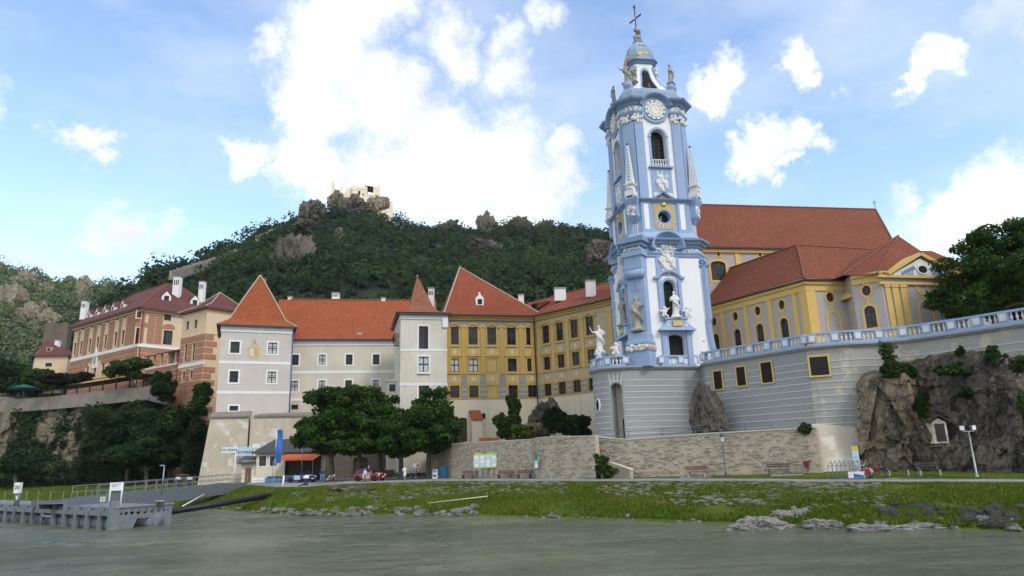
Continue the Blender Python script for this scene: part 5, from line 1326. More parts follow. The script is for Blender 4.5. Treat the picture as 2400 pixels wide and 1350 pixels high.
def balustrade():
    T = thing('balustrade', 'blue and white stone balustrade along the church terrace', 'balustrade', (TL[6][0], TL[6][1], ZT))
    z0 = ZT - .048; hb = 1.0
    bal=cached('bal',lambda:MB().lathe((0,0,0),[(.07,0),(.07,.05),(.05,.09),(.105,.24),(.10,.31),(.05,.47),(.075,.5),(.05,.53),(.055,.6),(.07,.64),(.07,.67)],10).mesh('baluster'))
    def run(Ln, npan, skipend=False):
        strip(Ln,-.26,.16,z0,z0+.26,'plinth','tower_blue',T);strip(Ln,-.26,.18,z0+.95,z0+1.12,'rail','tower_blue',T)
        L = [0.];
        for a, b_ in zip(Ln[:-1], Ln[1:]): L.append(L[-1] + float(np.linalg.norm(b_ - a)))
        tot = L[-1]; xs = np.array([p[0] for p in Ln]); ys = np.array([p[1] for p in Ln])
        def P(s): return np.array([np.interp(s, L, xs), np.interp(s, L, ys)])
        off = np.array(0.)
        for k in range(npan + 1):
            s=tot*k/npan;p=P(s);q=P(min(s+.3,tot))-P(max(s-.3,0));a=math.atan2(q[1],q[0]);fr=Fr((*p,0),a)
            ped = fbox(fr, -.34, .34, -.2, .27, z0 + .263, z0 + .947, 'pedestal', 'tower_blue', T)
            fbox(fr, -.22, .22, -.23, -.19, z0 + .36, z0 + .86, 'pedestal_panel', 'relief_white', ped)
            if k < npan:
                s1 = tot * (k + 1) / npan; nb_ = max(2, int(round((s1 - s - .7) / .36)))
                for j in range(nb_):
                    ss=s+.35+(s1-s-.7)*(j+.5)/nb_;pp=P(ss);put('baluster',bal,'balustrade_white',T,(pp[0],pp[1],z0+.27),0)
    arc = [np.array(p) for p in ARC[5:-2]]; run(arc, 3)
    run([np.array(p) for p in TL[5:7]] , 2); run([np.array(p) for p in TL[7:12]], 6); run([np.array(p) for p in TL[12:]], 11)
balustrade()

# ------------------------------------------------------------------ church nave
def nave():
    f=fac(1600,850,79,9);T=thing('church_nave','church nave with huge red tiled roof behind the blue tower','church',f.O)
    L = PX(f, 2085, 600)[0]; zt = PX(f, 1740, 585)[1]; zb = ZT - .3
    wx, wz = PX(f, 1684, 634.5); H = [(wx, wz, 1.9, 2.4, 's')]
    H += [(PX(f, u, 597)[0], PX(f, 1684, 595)[1], .35, .5, 'r') for u in (1684, 1781)]
    wall(f, 0, L, zb, zt, H, 'mauve_grey', T); solid(f, 0, L, 0, 18, zb, zt, 'mauve_grey', T)
    window(f, wx, wz, 1.9, 2.4, T, 's', frame='win_dark', bars=(3, 2), pane='glass', sur='yellow', surw=.3)
    for h in H[1:]: window(f, h[0], h[1], h[2], h[3], T, pane='void', bars=(0, 0), sur='yellow', surw=.16)
    for u in (1646, 1730, 1830, 1930):
        x = PX(f, u, 620)[0]; fbox(f, x - .32, x + .32, -.1, .02, zb, zt - .45, 'pilaster', 'yellow', T)
    fbox(f, 0, L, -.25, .03, zt - .447, zt - .02, 'cornice', 'yellow', T); eaves(f, -.3, L + .4, zt + .12, T, .55, .14)
    rz_ = PX(f, 1750, 483, 9.)[1]; xe = PX(f, 2053, 497, 9.)[0]
    m = MB(); y1 = 9.; zt2 = zt + .1
    m.add([f.pt(0,-.6,zt2),f.pt(L+.8,-.6,zt2),f.pt(xe,y1,rz_),f.pt(0,y1,rz_),f.pt(0,18.6,zt2),f.pt(L+.8,18.6,zt2)],[(0,1,2,3),(1,5,2),(3,2,5,4),(0,3,4)]);m.obj('roof','roof_brown',T)
    ridge_tiles(f.pt(0,y1,rz_+.03),f.pt(xe,y1,rz_+.03),T,'ridge_red',.6,.14);ridge_tiles(f.pt(L+.8,-.6,zt2+.03),f.pt(xe,y1,rz_+.03),T,'ridge_red',.6,.14)
    p=f.pt(xe,y1,rz_);c=MB();c.tube([p,p+np.array([0,0,1.5])],.04,5);c.box(Fr(p,f.a),-.3,.3,-.03,.03,p[2]+1.0,p[2]+1.07);c.obj('roof_cross','iron',T)
    # lower choir roof at the right
    g = fac(2120, 760, 84, 9); x2 = PX(g, 2330, 640)[0]; z1 = PX(g, 2180, 588, 5)[1]; z0 = PX(g, 2180, 660)[1]
    Q = thing('choir_range', 'lower red roofed range half hidden by the big terrace tree', 'building', g.O)
    fbox(g, -1, x2, 0, 10, zb, z0, 'wall', 'mauve_grey', Q)
    m=MB();m.add([g.pt(-1.5,-.5,z0),g.pt(x2+.5,-.5,z0),g.pt(x2-4,5,z1),g.pt(-1.5,5,z1),g.pt(-1.5,10.5,z0),g.pt(x2+.5,10.5,z0)],[(0,1,2,3),(1,5,2),(3,2,5,4),(0,3,4)]);m.obj('roof','roof_brown',Q)
nave()

# ------------------------------------------------------------------ side chapel
def ozone(f, x, z8, za, parent, blind=False, w8=.72, h8=.95, wa=.95, ha=2.05, blind8=None):
    """octagon over an arched window with joined yellow surrounds"""
    b8 = blind if blind8 is None else blind8
    for sh, z, w, h, bl in (('o', z8, w8, h8, b8), ('a', za, wa, ha, blind)):
        if bl:
            o=put('blind_panel',cached(('bp',sh,w,h),lambda:MB().prism(WORLD,poly(sh,w,h),.1,.16).mesh('blind_panel')),'terrace_grey_worn',parent,f.pt(x,0,z),f.a)
            put('surround',cached(('cs',sh,w,h),lambda:ringmesh(sh,w,h,.2,-.07,.1).mesh('surround')),'yellow',o,f.pt(x,0,z),f.a)
        else:window(f,x,z,w,h,parent,sh,frame='win_dark' if sh=='a' else 'maroon_paint',bars=(1,3)if sh=='a' else(1,1),sur='yellow',surw=.2)
    MB().box(f, x - .13, x + .13, -.05, .02, za + ha / 2 + .2, z8 - h8 / 2 - .2).obj('link_strip', 'yellow', parent)
def chapel():
    c0=at(1903,780,64.5);f=Fr(c0,math.radians(-60));T=thing('side_chapel','grey and yellow chapel with brown hipped roof and octagonal windows','chapel',c0)
    zoomP = lambda fr, x, y, d=0: PX(fr, 1620 + x / 3.077, 460 + y / 3.077, d)
    LL = -PX(f, 1641, 780)[0]; hl = Fr(f.pt(-LL, 0, 0), f.a); zb = ZT - .3; zt = zoomP(hl, 480, 706)[1] ; zt = PX(f, 1893, 656)[1]
    X = [zoomP(hl, x, 900)[0] for x in (165, 322, 488, 668)]
    z8 = float(np.mean([zoomP(hl, x, y)[1] for x, y in ((157, 907), (313, 868), (478, 828), (656, 782))]))
    za = float(np.mean([zoomP(hl, x, y)[1] for x, y in ((165, 1055), (323, 1020), (490, 985), (675, 945))])) - .1
    H = [h for x in X for h in ((x, z8, .72, .95, 'o'), (x, za, .95, 2.05, 'a'))]
    wall(hl, 0, LL, zb, zt, H, 'mauve_grey', T)
    for x in X: ozone(hl, x, z8, za, T)
    pil = [zoomP(hl, x, 900)[0] for x in (228, 400, 580, 765)]
    for x in pil: fbox(hl, x - .26, x + .26, -.09, .02, zb, zt - 1.0, 'pilaster', 'yellow', T)
    fbox(hl,0,.6,-.09,.02,zb,zt-1.0,'pilaster','yellow',T);fbox(hl,LL-.75,LL+.06,-.1,.02,zb,zt-1.0,'pilaster','yellow',T)
    for (a, e_) in ((0.08, zt - .55),): fbox(hl, 0, LL + .1, -.12, .02, zt - .997, zt - .4, 'frieze', 'yellow', T)
    fbox(hl, 0, LL + .25, -.3, .02, zt - .397, zt - .1, 'cornice', 'yellow', T); eaves(hl, -.3, LL + .5, zt + .05, T, .55, .12)
    # right facet
    g = Fr(c0, math.radians(10)); LR = PX(g, 2003, 720)[0]; xg = zoomP(g, 1025, 880)[0]
    wall(g,0,LR,zb,zt,[(xg,z8+.15,.85,.95,'o')],'mauve_grey',T);ozone(g,xg,z8+.15,za,T,blind=True,blind8=False,w8=.85,wa=1.25)
    fbox(g,-.1,.9,-.1,.02,zb,zt-1.0,'pilaster','yellow',T);fbox(g,LR-.75,LR,-.1,.02,zb,zt-1.0,'pilaster','yellow',T)
    fbox(g,-.12,LR,-.12,.02,zt-.997,zt-.4,'frieze','yellow',T);fbox(g,-.2,LR+3,-.3,.02,zt-.397,zt-.1,'cornice','yellow',T);eaves(g,-.4,LR+3.4,zt+.05,T,.55,.12)
    # recessed curved link between facet and portico
    pc = at(2084, 780, 61.5); s1 = g.pt(LR, 0, 0); lk = Fr(pc, math.radians(-40)); LK = 2.5; pl = lk.pt(-LK, 0, 0)
    rl = Fr(pl, lk.a); xw, zw = zoomP(rl, 1350, 882); x8, z88 = zoomP(rl, 1330, 732)
    xw=LK*.48;wall(rl,0,LK,zb,zt,[(xw,za,.95,2.05,'a'),(xw,z8+.1,.72,.95,'o')],'mauve_grey',T);ozone(rl,xw,z8+.1,za,T)
    q=s1+g.n*2.4;e2=rl.pt(0,0,0);b1=Fr((q[0],q[1],0),math.atan2(e2[1]-q[1],e2[0]-q[0]));Lb=float(np.linalg.norm((e2-q)[:2]))
    m = MB(); m.quad((s1[0], s1[1], zb), (q[0], q[1], zb), (q[0], q[1], zt), (s1[0], s1[1], zt)); m.obj('wall', 'mauve_grey', T)
    wall(b1,0,Lb,zb,zt,[(Lb*.4,za,.9,2.05,'a'),(Lb*.4,z8,.72,.95,'o')],'mauve_grey',T);ozone(b1,Lb*.4,z8,za,T,wa=.9)
    m = MB(); n = 10; P0 = s1; P1 = e2                                # arched yellow vault over the recess
    top=[(P0+(P1-P0)*i/n)for i in range(n+1)];zz_=[zt-1.1-.9*(1-math.sin(math.pi*i/n))for i in range(n+1)]
    for i in range(n): m.quad((*top[i][:2], zz_[i]), (*top[i + 1][:2], zz_[i + 1]), (*top[i + 1][:2], zt), (*top[i][:2], zt))
    for i in range(n):m.quad((*top[i][:2],zz_[i]),(*top[i+1][:2],zz_[i+1]),(*(top[i+1]+g.n*2.2)[:2],zz_[i+1]),(*(top[i]+g.n*2.2)[:2],zz_[i]))
    m.obj('vault', 'yellow', T)
    fbox(rl,.1,LK+.1,-.12,.02,zt-.997,zt-.4,'frieze','yellow',T);fbox(rl,.1,LK+.25,-.3,.02,zt-.397,zt-.1,'cornice','yellow',T)
    MB().tube([(s1+np.array([0,-.12,0]))[:2].tolist()+[zt],(s1+np.array([0,-.12,0]))[:2].tolist()+[zb]],.07,6).obj('downpipe','gutter',T)
    # portico front
    p = Fr(pc, math.radians(11)); LP = PX(p, 2260, 720)[0]; x8, _ = zoomP(p, 1670, 690); zc = zoomP(p, 1500, 640)[1]
    wall(p, 0, LP, zb, zt, [], 'mauve_grey', T); ozone(p, x8, z8 + .2, za + .1, T, blind=True, w8=1.0, h8=1.0, wa=1.35, ha=2.3)
    for a, b_ in ((1415, 1450), (1465, 1510), (1525, 1570)):
        xa,xb=zoomP(p,a,800)[0],zoomP(p,b_,800)[0];fbox(p,xa,xb,-.14,.02,zb,zc-.25,'pilaster','yellow',T);fbox(p,xa-.06,xb+.06,-.2,.02,zc-.247,zc,'capital','yellow',T)
    fbox(p, -.25, LP, -.22, .02, zc + .003, zc + .25, 'architrave', 'yellow', T); ze = zoomP(p, 1450, 578)[1]
    fbox(p,-.1,LP,-.08,.02,zc+.253,ze-.2,'frieze','mauve_grey',T);fbox(p,-.4,LP,-.4,.02,ze-.197,ze+.05,'cornice','yellow',T)
    # pediment
    xa, xp, xb = zoomP(p, 1420, 565)[0], zoomP(p, 1652, 560)[0], None; xb = 2 * xp - xa; zp = zoomP(p, 1655, 455)[1]
    MB().prism(p, [(xa, ze + .06), (xb, ze + .06), (xp, zp)], -.3, 1.5).obj('pediment', 'relief_white', T)
    for (a, b_) in (((xa - .3, ze), (xp, zp + .25)), ((xp, zp + .25), (xb + .3, ze))):
        d = np.array(b_) - np.array(a); nrm = np.array([-d[1], d[0]]) / np.linalg.norm(d) * .3
        MB().prism(p,[tuple(a),tuple(b_),tuple(np.array(b_)+nrm),tuple(np.array(a)+nrm)],-.55,1.5).obj('pediment_mould','yellow',T)
    zo=ze+(zp-ze)*.36;MB().prism(p,[(xp+.48*math.cos(t),zo+.36*math.sin(t))for t in np.linspace(0,6.28,19)[:-1]],-.36,-.2).obj('oval_window','void',T)
    put('surround',cached('pdo',lambda:ringmesh('e',.96,.72,.14,-.1,.1).mesh('surround')),'relief_white',T,p.pt(xp,-.32,zo),p.a)
    m = MB()
    for sx in (-1, 1):
        for i in range(6):t=i/5;m.tube([p.pt(xp+sx*(.75+1.3*t),-.34,ze+.2+.5*(1-t)),p.pt(xp+sx*(.95+1.3*t),-.36,ze+.35+.6*(1-t)),p.pt(xp+sx*(1.1+1.2*t),-.34,ze+.16)],.08,5)
    o = m.obj('scrollwork', 'tower_blue', T); o['kind'] = 'stuff'
    # roofs: lean-to hips of the chapel, pyramid over the portico
    zr = zt + .06; ap = at(1868, 575, 70.5); al = at(1711, 629, 80.); al2 = at(1686, 668, 79.5); ar = at(2043, 585, 73)
    e1 = hl.pt(-.4, -.55, zr); e0 = hl.pt(LL + .45, -.6, zr); e2_ = g.pt(LR + 3.2, -.55, zr); bl = hl.pt(-.6, 2.5, zr + .05)
    m = MB(); mid = (e1 + al) / 2 - np.array([0, 0, .5])
    m.add([e0, e1, (e1 * .55 + al * .45) - np.array([0, 0, .55]), al, ap], [(0, 4, 3, 2, 1)])
    m.add([e0, e2_, ar, ap], [(0, 1, 2, 3)])
    bk=ap+np.array([2.5,6,-1.5]);bk2=ar+np.array([1,6,0]);m.add([ap,ar,bk2,bk,al,al+np.array([2,5,-1])],[(0,1,2,3),(0,3,5,4)]);m.obj('roof','roof_brown',T)
    ridge_tiles(e0+np.array([0,0,.04]),ap+np.array([0,0,.04]),T,'ridge_red',.45,.1);ridge_tiles(ap+np.array([0,0,.04]),ar+np.array([0,0,.04]),T,'ridge_red',.45,.1);ridge_tiles(al+np.array([0,0,.04]),ap+np.array([0,0,.04]),T,'ridge_red',.45,.1)
    pa = at(2106, 553, 68); zq = ze + .1; c1 = p.pt(-.5, -.3, zq); c2 = p.pt(LP, -.1, zq); c3 = rl.pt(-.5, -.4, zr);
    m = MB(); v = p.pt(LP, 12, zq); w = p.pt(-4, 12, zq); midl = (c1 + pa) / 2 - np.array([0, 0, .35])
    m.add([c1, c2, v, w, c3, pa], [(0, 1, 5), (1, 2, 5), (2, 3, 5), (3, 4, 5), (4, 0, 5)]); m.obj('portico_roof', 'roof_brown', T)
    ridge_tiles(c1+np.array([0,0,.04]),pa+np.array([0,0,.04]),T,'ridge_red',.45,.1);ridge_tiles(c3+np.array([0,0,.04]),pa+np.array([0,0,.04]),T,'ridge_red',.45,.13)
chapel()
# ================================================================== the blue tower
def fuse(m, voxel=.05, smooth=True, name='figure'):
    """overlapping solids melted into one continuous surface"""
    me = m.mesh(name); o = bpy.data.objects.new('tmp', me); COL.objects.link(o)
    md = o.modifiers.new('r', 'REMESH'); md.mode = 'VOXEL'; md.voxel_size = voxel; md.use_smooth_shade = smooth
    s = o.modifiers.new('s', 'SMOOTH'); s.factor = .5; s.iterations = 1
    dg = bpy.context.evaluated_depsgraph_get(); dg.update()
    r = bpy.data.meshes.new_from_object(o.evaluated_get(dg)); r.name = name
    bpy.data.objects.remove(o); return r
def statue_mesh(h, seed, arms='fold', robe=.26, extra=None, voxel=.055):
    """draped standing figure of height h at the origin, facing -y"""
    random.seed(seed); m = MB(); s = h / 1.8; R = []
    for z,r,d in((0,robe,robe*.85),(.15,robe*.95,robe*.8),(.45,robe*.8,robe*.68),(.8,.21,.17),(1.0,.19,.15),(1.2,.225,.16),(1.38,.24,.15),(1.47,.17,.12),(1.53,.07,.07)):
        ring = []
        for j in range(20):
            a=2*math.pi*j/20;fl=1+(.13*math.sin(a*6+seed+z*2)+.07*math.sin(a*9+seed))*max(0,1-z/1.1)
            ring.append((s * (r * fl * math.cos(a) + .05 * math.sin(z * 2.3 + seed)), s * d * fl * math.sin(a), s * z))
        R.append(ring)
    m.rings(R); hx_ = .03 * math.sin(seed)
    m.ball((s*hx_,-s*.02,s*1.66),(s*.095,s*.11,s*.135),10,8);m.tube([(0,0,s*1.45),(s*hx_,0,s*1.6)],s*.06,8)
    m.ball((s * hx_, s * .03, s * 1.70), (s * .11, s * .11, s * .12), 8, 6)       # hair
    m.ball((s * hx_, -s * .13, s * 1.655), (s * .018, s * .03, s * .03), 6, 5)    # nose
    if arms == 'fold':
        for sx in(-1,1):m.tube([(sx*s*.23,0,s*1.38),(sx*s*.32,-s*.05,s*1.12),(sx*s*.02,-s*.25,s*1.18)],[s*.085,s*.075,s*.05],8)
    elif arms == 'raise':
        m.tube([(-s*.23,0,s*1.38),(-s*.45,-s*.1,s*1.3),(-s*.6,-s*.12,s*1.62)],[s*.085,s*.065,s*.045],8);m.ball((-s*.61,-s*.12,s*1.68),s*.06)
        m.tube([(s*.23,0,s*1.38),(s*.36,-s*.05,s*1.12),(s*.42,-s*.22,s*1.22)],[s*.085,s*.07,s*.045],8)
    else:
        m.tube([(-s*.23,0,s*1.38),(-s*.33,-s*.04,s*1.1),(-s*.2,-s*.22,s*.98)],[s*.085,s*.07,s*.045],8)
        m.tube([(s*.23,0,s*1.38),(s*.38,-s*.08,s*1.2),(s*.5,-s*.2,s*1.28)],[s*.085,s*.07,s*.045],8)
    m.tube([(-s*.25,-s*.1,s*1.3),(0,-s*.24,s*.95),(s*.26,-s*.12,s*.7),(s*.3,s*.05,s*.4)],[s*.07,s*.09,s*.1,s*.06],8)   # sash of drapery
    m.box(WORLD, -s * .34, s * .34, -s * .3, s * .3, -s * .12, s * .03)
    if extra=='halo':m.tube([(s*.14*math.cos(t),s*.02,s*1.82+s*.16*math.sin(t))for t in np.linspace(0,6.28,14)],s*.03,6)
    if extra == 'staff': m.tube([(-s * .42, -s * .2, s * .3), (-s * .55, -s * .15, s * 2.0)], s * .03, 6)
    return fuse(m, voxel * s)
def put_statue(P,h,rz,seed,label,mat='statue_stone',arms='fold',extra=None,group='stone statues on the blue tower',name='statue'):
    o = put(name, statue_mesh(h, seed, arms, .26, extra), mat, None, P, rz); tag(o, label, 'statue', group); return o
def putto_mesh(h, seed):
    random.seed(seed); m = MB(); s = h
    m.ball((0, 0, s * .45), (s * .2, s * .17, s * .26), 10, 8); m.ball((s * .03, -s * .02, s * .83), s * .15, 10, 8)
    for sx in (-1, 1):
        m.tube([(sx*s*.15,0,s*.6),(sx*s*.32,-s*.1,s*(.55+.2*(sx>0))),(sx*s*.42,-s*.15,s*(.5+.3*(sx>0)))],[s*.08,s*.07,s*.05],8)
        m.tube([(sx*s*.1,0,s*.25),(sx*s*.22,-s*.2,s*.15),(sx*s*.2,-s*.16,-s*.1)],[s*.11,s*.09,s*.06],8)
        m.ball((sx * s * .22, s * .16, s * .62), (s * .18, s * .05, s * .15), 8, 6)
    return fuse(m, .07 * s)
def lumps(fr, x0, x1, z0, z1, n, proud, name, mat, parent, seed=1, r=None, y=0.):
    """carved ornament: an uneven cluster in relief"""
    random.seed(seed); m = MB()
    for i in range(n):
        x = x0 + (x1 - x0) * random.random(); z = z0 + (z1 - z0) * random.random(); q = (r or .16) * (.6 + .8 * random.random())
        P = fr.pt(x, y, z); m.ball(P, (q, q * .9, q * (.8 + .9 * random.random())), 6, 5)
    o = m.obj(name, mat, parent); o['kind'] = 'stuff'; return o
def figure_relief(fr, x, z, w, h, parent, seed, name='relief', mat='relief_white'):
    """group of figures in high relief on a panel"""
    random.seed(seed); m = MB()
    m.prism(fr,[(x-w*.5,z-h*.5),(x+w*.5,z-h*.5),(x+w*.5,z+h*.2),(x+w*.3,z+h*.42),(x,z+h*.5),(x-w*.3,z+h*.42),(x-w*.5,z+h*.2)],-.06,.04)
    for sx, zz_, s in ((-.28, -.1, 1), (.28, -.12, .95), (0, .12, .9), (-.05, -.3, .8)):
        cx, cz = x + sx * w, z + zz_ * h; b = h * .2 * s
        m.ball(fr.pt(cx,-.12,cz),(w*.19*s,.22,b),7,6);m.ball(fr.pt(cx+w*.03,-.22,cz+b*1.2),w*.095*s,7,6)
        m.tube([fr.pt(cx-w*.1,-.15,cz+b*.6),fr.pt(cx-w*.2,-.2,cz+b*.2),fr.pt(cx-w*.12,-.22,cz-b*.3)],w*.06,5)
        m.tube([fr.pt(cx,-.14,cz-b*.6),fr.pt(cx+w*.08,-.2,cz-b*1.3),fr.pt(cx+w*.02,-.14,cz-b*1.9)],[w*.13,w*.11,w*.07],6)
    for i in range(16):m.ball(fr.pt(x+(random.random()-.5)*w*.85,-.08,z+h*(random.random()*.9-.45)),w*.1,6,5)
    o = put(name, fuse_world(m, w * .035), mat, parent, *REF); return o
REF = None
def fuse_world(m, voxel):
    """fuse world-space solids; remembers the placement in REF"""
    global REF
    V = np.array(m.v); c = V.mean(0); m.v = [tuple(p - c) for p in V]; REF = (c, 0.); return fuse(m, voxel, name='relief')
def arcmould(f, x, z, rad, prof, t0, t1, name, mat, parent, n=16, sz_=1.):
    """sweep a (dr, y) profile along an arc on a facade"""
    m = MB(); R = []
    for t in np.linspace(t0,t1,n+1):R.append([f.pt(x+(rad+dr)*math.cos(t),y,z+(rad+dr)*math.sin(t)*sz_)for dr,y in prof])
    m.rings(R); return m.obj(name, mat, parent)
AX = at(1520, 400, 74.5); TA = math.radians(9); FT = Fr((AX[0], AX[1], ZT), TA)
TOW=thing('church_tower','slender blue and white baroque church tower with clock and lantern dome','tower',(AX[0],AX[1],ZT-.1),TA)
def face(k, dist):
    """facade frame number k (front, near chamfer, left, ...), x centred"""
    a=TA-math.radians(45)*k;n=np.array([-math.sin(a),math.cos(a),0]);O=np.array([AX[0],AX[1],ZT])-n*dist;return Fr(O,a)
def octo(hw, ch, z):
    P=[(-hw+ch,-hw),(hw-ch,-hw),(hw,-hw+ch),(hw,hw-ch),(hw-ch,hw),(-hw+ch,hw),(-hw,hw-ch),(-hw,-hw+ch)]
    return [FT.pt(x, y, z) for x, y in P]
def ringprof(hw, ch, prof, name, mat, cap=True):
    """moulding round the whole tower: prof of (offset, z)"""
    m = MB(); m.rings([octo(hw + o, max(.05, ch + .586 * o), z) for o, z in prof], cap); return m.obj(name, mat, TOW)
def cdist(hw, ch): return (2 * hw - ch) / math.sqrt(2)
def tower():
    T = TOW; Z = lambda v, u=1545, d=-4.: FT.sz(u, v, d)[1]
    # ---------------- lower stage
    h1, c1 = 4.1, 1.0; z0 = ZT - .1; z1 = Z(602, 1600, -h1)
    fF, fL = face(0, h1), face(2, h1)
    S = lambda fr, u, v: fr.sz(u, v)
    dx, dz = S(fF, 1587, 808); dw, dh = 39 / 20.9, 2.25; dzc = dz
    nx = (S(fF, 1571, 700)[0]); nzt = S(fF, 1571, 656)[1]; nzb = S(fF, 1573, 745)[1]; nh = nzt - nzb; nw = 1.35
    hw_ = h1 - c1
    for fr, nm in ((fF, 'front'), (fL, 'side')):
        xx = nx if fr is fF else 0.;
        wall(fr,-hw_,hw_,z0,z1+.5,[(dx if fr is fF else .2,dzc,1.75,dh,'s'),(xx,(nzt+nzb)/2,nw,nh,'a')],'tower_white',T,'shaft',.7)
        o = fr.pt(dx if fr is fF else .2, 0, dzc)
        window(fr,dx if fr is fF else .2,dzc,1.75,dh,T,'s',pane='void',bars=(0,0),frame='dark_wood',rev=.7,sur='tower_blue',surw=.34,name='door')
        window(fr,xx,(nzt+nzb)/2,nw,nh,T,'a',pane='void',bars=(2,6),frame='iron',rev=.7,sur='tower_blue',surw=.26)
        X = dx if fr is fF else .2
        # portal: side pilasters, swelling console, shelf
        for sx in (-1, 1):
            p=fbox(fr,X+sx*1.35-.28,X+sx*1.35+.28,-.22,.02,z0,dzc+dh/2+.3,'portal_pilaster','tower_blue',T)
            for i in range(8):MB().ball(fr.pt(X+sx*1.25,-.24,z0+1.2+i*.26),(.07,.05,.09),6,5).obj('drop','relief_white',p)
        zs = dzc + dh / 2 + .3; m = MB(); R = []
        for q,w_,y_ in((0,2.0,-.75),(.18,1.95,-.7),(.3,1.75,-.6),(.75,1.25,-.5),(1.1,1.1,-.5),(1.2,1.25,-.62),(1.35,1.25,-.62)):
            R.append([fr.pt(X + sx * w_, y, zs + q) for sx, y in ((-1, .02), (-1, y_), (1, y_), (1, .02))])
        m.rings(R); cn = m.obj('portal_console', 'tower_blue', T)
        fbox(fr, X - .5, X + .5, -.72, -.45, zs + .45, zs + 1.0, 'inscription', 'gold_paint', cn)
        for sx in(-1,1):lumps(fr,X+sx*.95-.2,X+sx*.95+.2,zs+.4,zs+.95,7,.1,'scroll_ornament','relief_white',cn,3,.1,-.56)
        # niche frame and hood
        for sx in (-1, 1):
            p=fbox(fr,xx+sx*1.12-.17,xx+sx*1.12+.17,-.2,.02,nzb-.3,nzt+.25,'niche_pilaster','tower_blue',T)
            for i in range(4):MB().ball(fr.pt(xx+sx*1.12,-.22,nzb+2.2+i*.24),(.06,.05,.09),6,5).obj('drop','relief_white',p)
        arcmould(fr,xx,nzt-.6,1.35,[(0,.02),(0,-.32),(.12,-.4),(.3,-.4),(.3,.02)],math.radians(28),math.radians(152),'hood_mould','tower_blue',T)
        for sx in(-1,1):fbox(fr,xx+sx*1.45-.24,xx+sx*1.45+.24,-.36,.02,nzt+.06,nzt+.3,'hood_return','tower_blue',T)
        # relief panel under the arched cornice
        rz = S(fF, 1567, 604)[1]; fbox(fr, xx - 1.3, xx + 1.3, -.1, .02, nzt + .5, z1 + .45, 'relief_frame', 'tower_blue', T)
        figure_relief(fr, xx, rz - .1, 1.95, 3.1, T, 11 + (fr is fL))
    for k in (1, 7, 5, 3): pass
    for k in (3, 4, 5, 6, 7, 1):
        m = MB(); d = cdist(h1, c1) if k % 2 else h1; fr = face(k, d); w_ = c1 * math.sqrt(2) / 2 if k % 2 else hw_
        m.quad(fr.pt(-w_,0,z0),fr.pt(w_,0,z0),fr.pt(w_,0,z1+.5),fr.pt(-w_,0,z1+.5));m.obj('shaft','tower_white',T)
    # white fins with blue scrolled edges at the outer corners, flaring at the foot
    for k, amp_ in ((3, 2.3), (7, .55)):
        fr = face(k, cdist(h1, c1)); zt_ = z1 - .25; H = zt_ - z0; out = []; wk = .72 if k == 3 else .4
        for t in np.linspace(0,1,26):out.append((.12+amp_*max(0,(.42-t)/.42)**1.7+(.14 if t>.40 else .0)+.12*max(0,(t-.85)/.15),z0+H*t))
        m=MB();m.rings([[fr.pt(-wk,.4,z),fr.pt(-wk,-o_,z),fr.pt(wk,-o_,z),fr.pt(wk,.4,z)]for o_,z in out]);fin=m.obj('corner_fin','tower_white',T)
        m=MB();m.rings([[fr.pt(-wk-.07,-o_+.12,z),fr.pt(-wk-.07,-o_-.26,z),fr.pt(wk+.07,-o_-.26,z),fr.pt(wk+.07,-o_+.12,z)]for o_,z in out]);m.obj('scroll_strip','tower_blue',fin)
        for s_ in (-1, 1):
            sp=[fr.pt(s_*(wk+.1),-.3-.46*(1-t/12)*math.cos(t*.9),zt_-.45+.46*(1-t/12)*math.sin(t*.9))for t in np.linspace(0,10,26)];MB().tube(sp,.1,6).obj('volute','tower_blue',fin)
        MB().tube([fr.pt(-wk-.06,-.3,zt_-.45),fr.pt(wk+.06,-.3,zt_-.45)],.5,14).obj('volute_core','tower_blue',fin)
    # diagonal pier at the near corner (and its twins)
    for k in (1,):
        fr = face(k, cdist(h1, c1)); zc = Z(646, 1500, -h1)
        pr = [(z0, 1.55, 1.75), (z0 + 1.45, 1.55, 1.75)]
        p0 = fbox(fr, -1.18, 1.18, -1.35, .3, z0, z0 + 1.5, 'pier_base', 'tower_blue', T)
        m=MB();m.rings([[fr.pt(sx*w_,y,z0+1.503+q)for sx,y in((-1,.3),(-1,-d),(1,-d),(1,.3))]for q,w_,d in((0,1.14,1.3),(.15,1.28,1.46),(.4,1.34,1.52),(.65,1.28,1.46),(.8,1.14,1.3))]);m.obj('pier_torus','statue_stone',p0)
        lumps(fr, -1.15, 1.15, z0 + 1.65, z0 + 2.15, 26, .1, 'acanthus', 'relief_white', p0, 5, .13, -1.48)
        m=MB();m.rings([[fr.pt(sx*w_,y,z0+2.306+q)for sx,y in((-1,.3),(-1,-d),(1,-d),(1,.3))]for q,w_,d in((0,1.26,1.45),(.25,1.26,1.45),(.35,1.1,1.3),(1.1,1.06,1.25),(1.2,1.0,1.2))]);m.obj('pier_plinth','tower_blue',p0)
        zp = z0 + 3.51; pi = fbox(fr, -.95, .95, -.75, .3, zp, zc, 'pier', 'tower_blue', T)
        for x in (-.25, .25): fbox(fr, x - .1, x + .1, -.84, -.7, zp + 4.5, zc, 'pier_rib', 'tower_blue', pi)
        # big scroll at the head
        m = MB(); m.tube([fr.pt(-1.0, -.85, zc + .1), fr.pt(1.0, -.85, zc + .1)], .48, 14); m.obj('pier_volute', 'tower_blue', pi)
        m=MB();m.rings([[fr.pt(sx*w_,y,q)for sx,y in((-1,.3),(-1,-d),(1,-d),(1,.3))]for q,w_,d in((zc+.0,.94,.8),(zc+.75,.98,1.05),(z1-.1,1.0,1.1))]);m.obj('pier_head','tower_blue',pi)
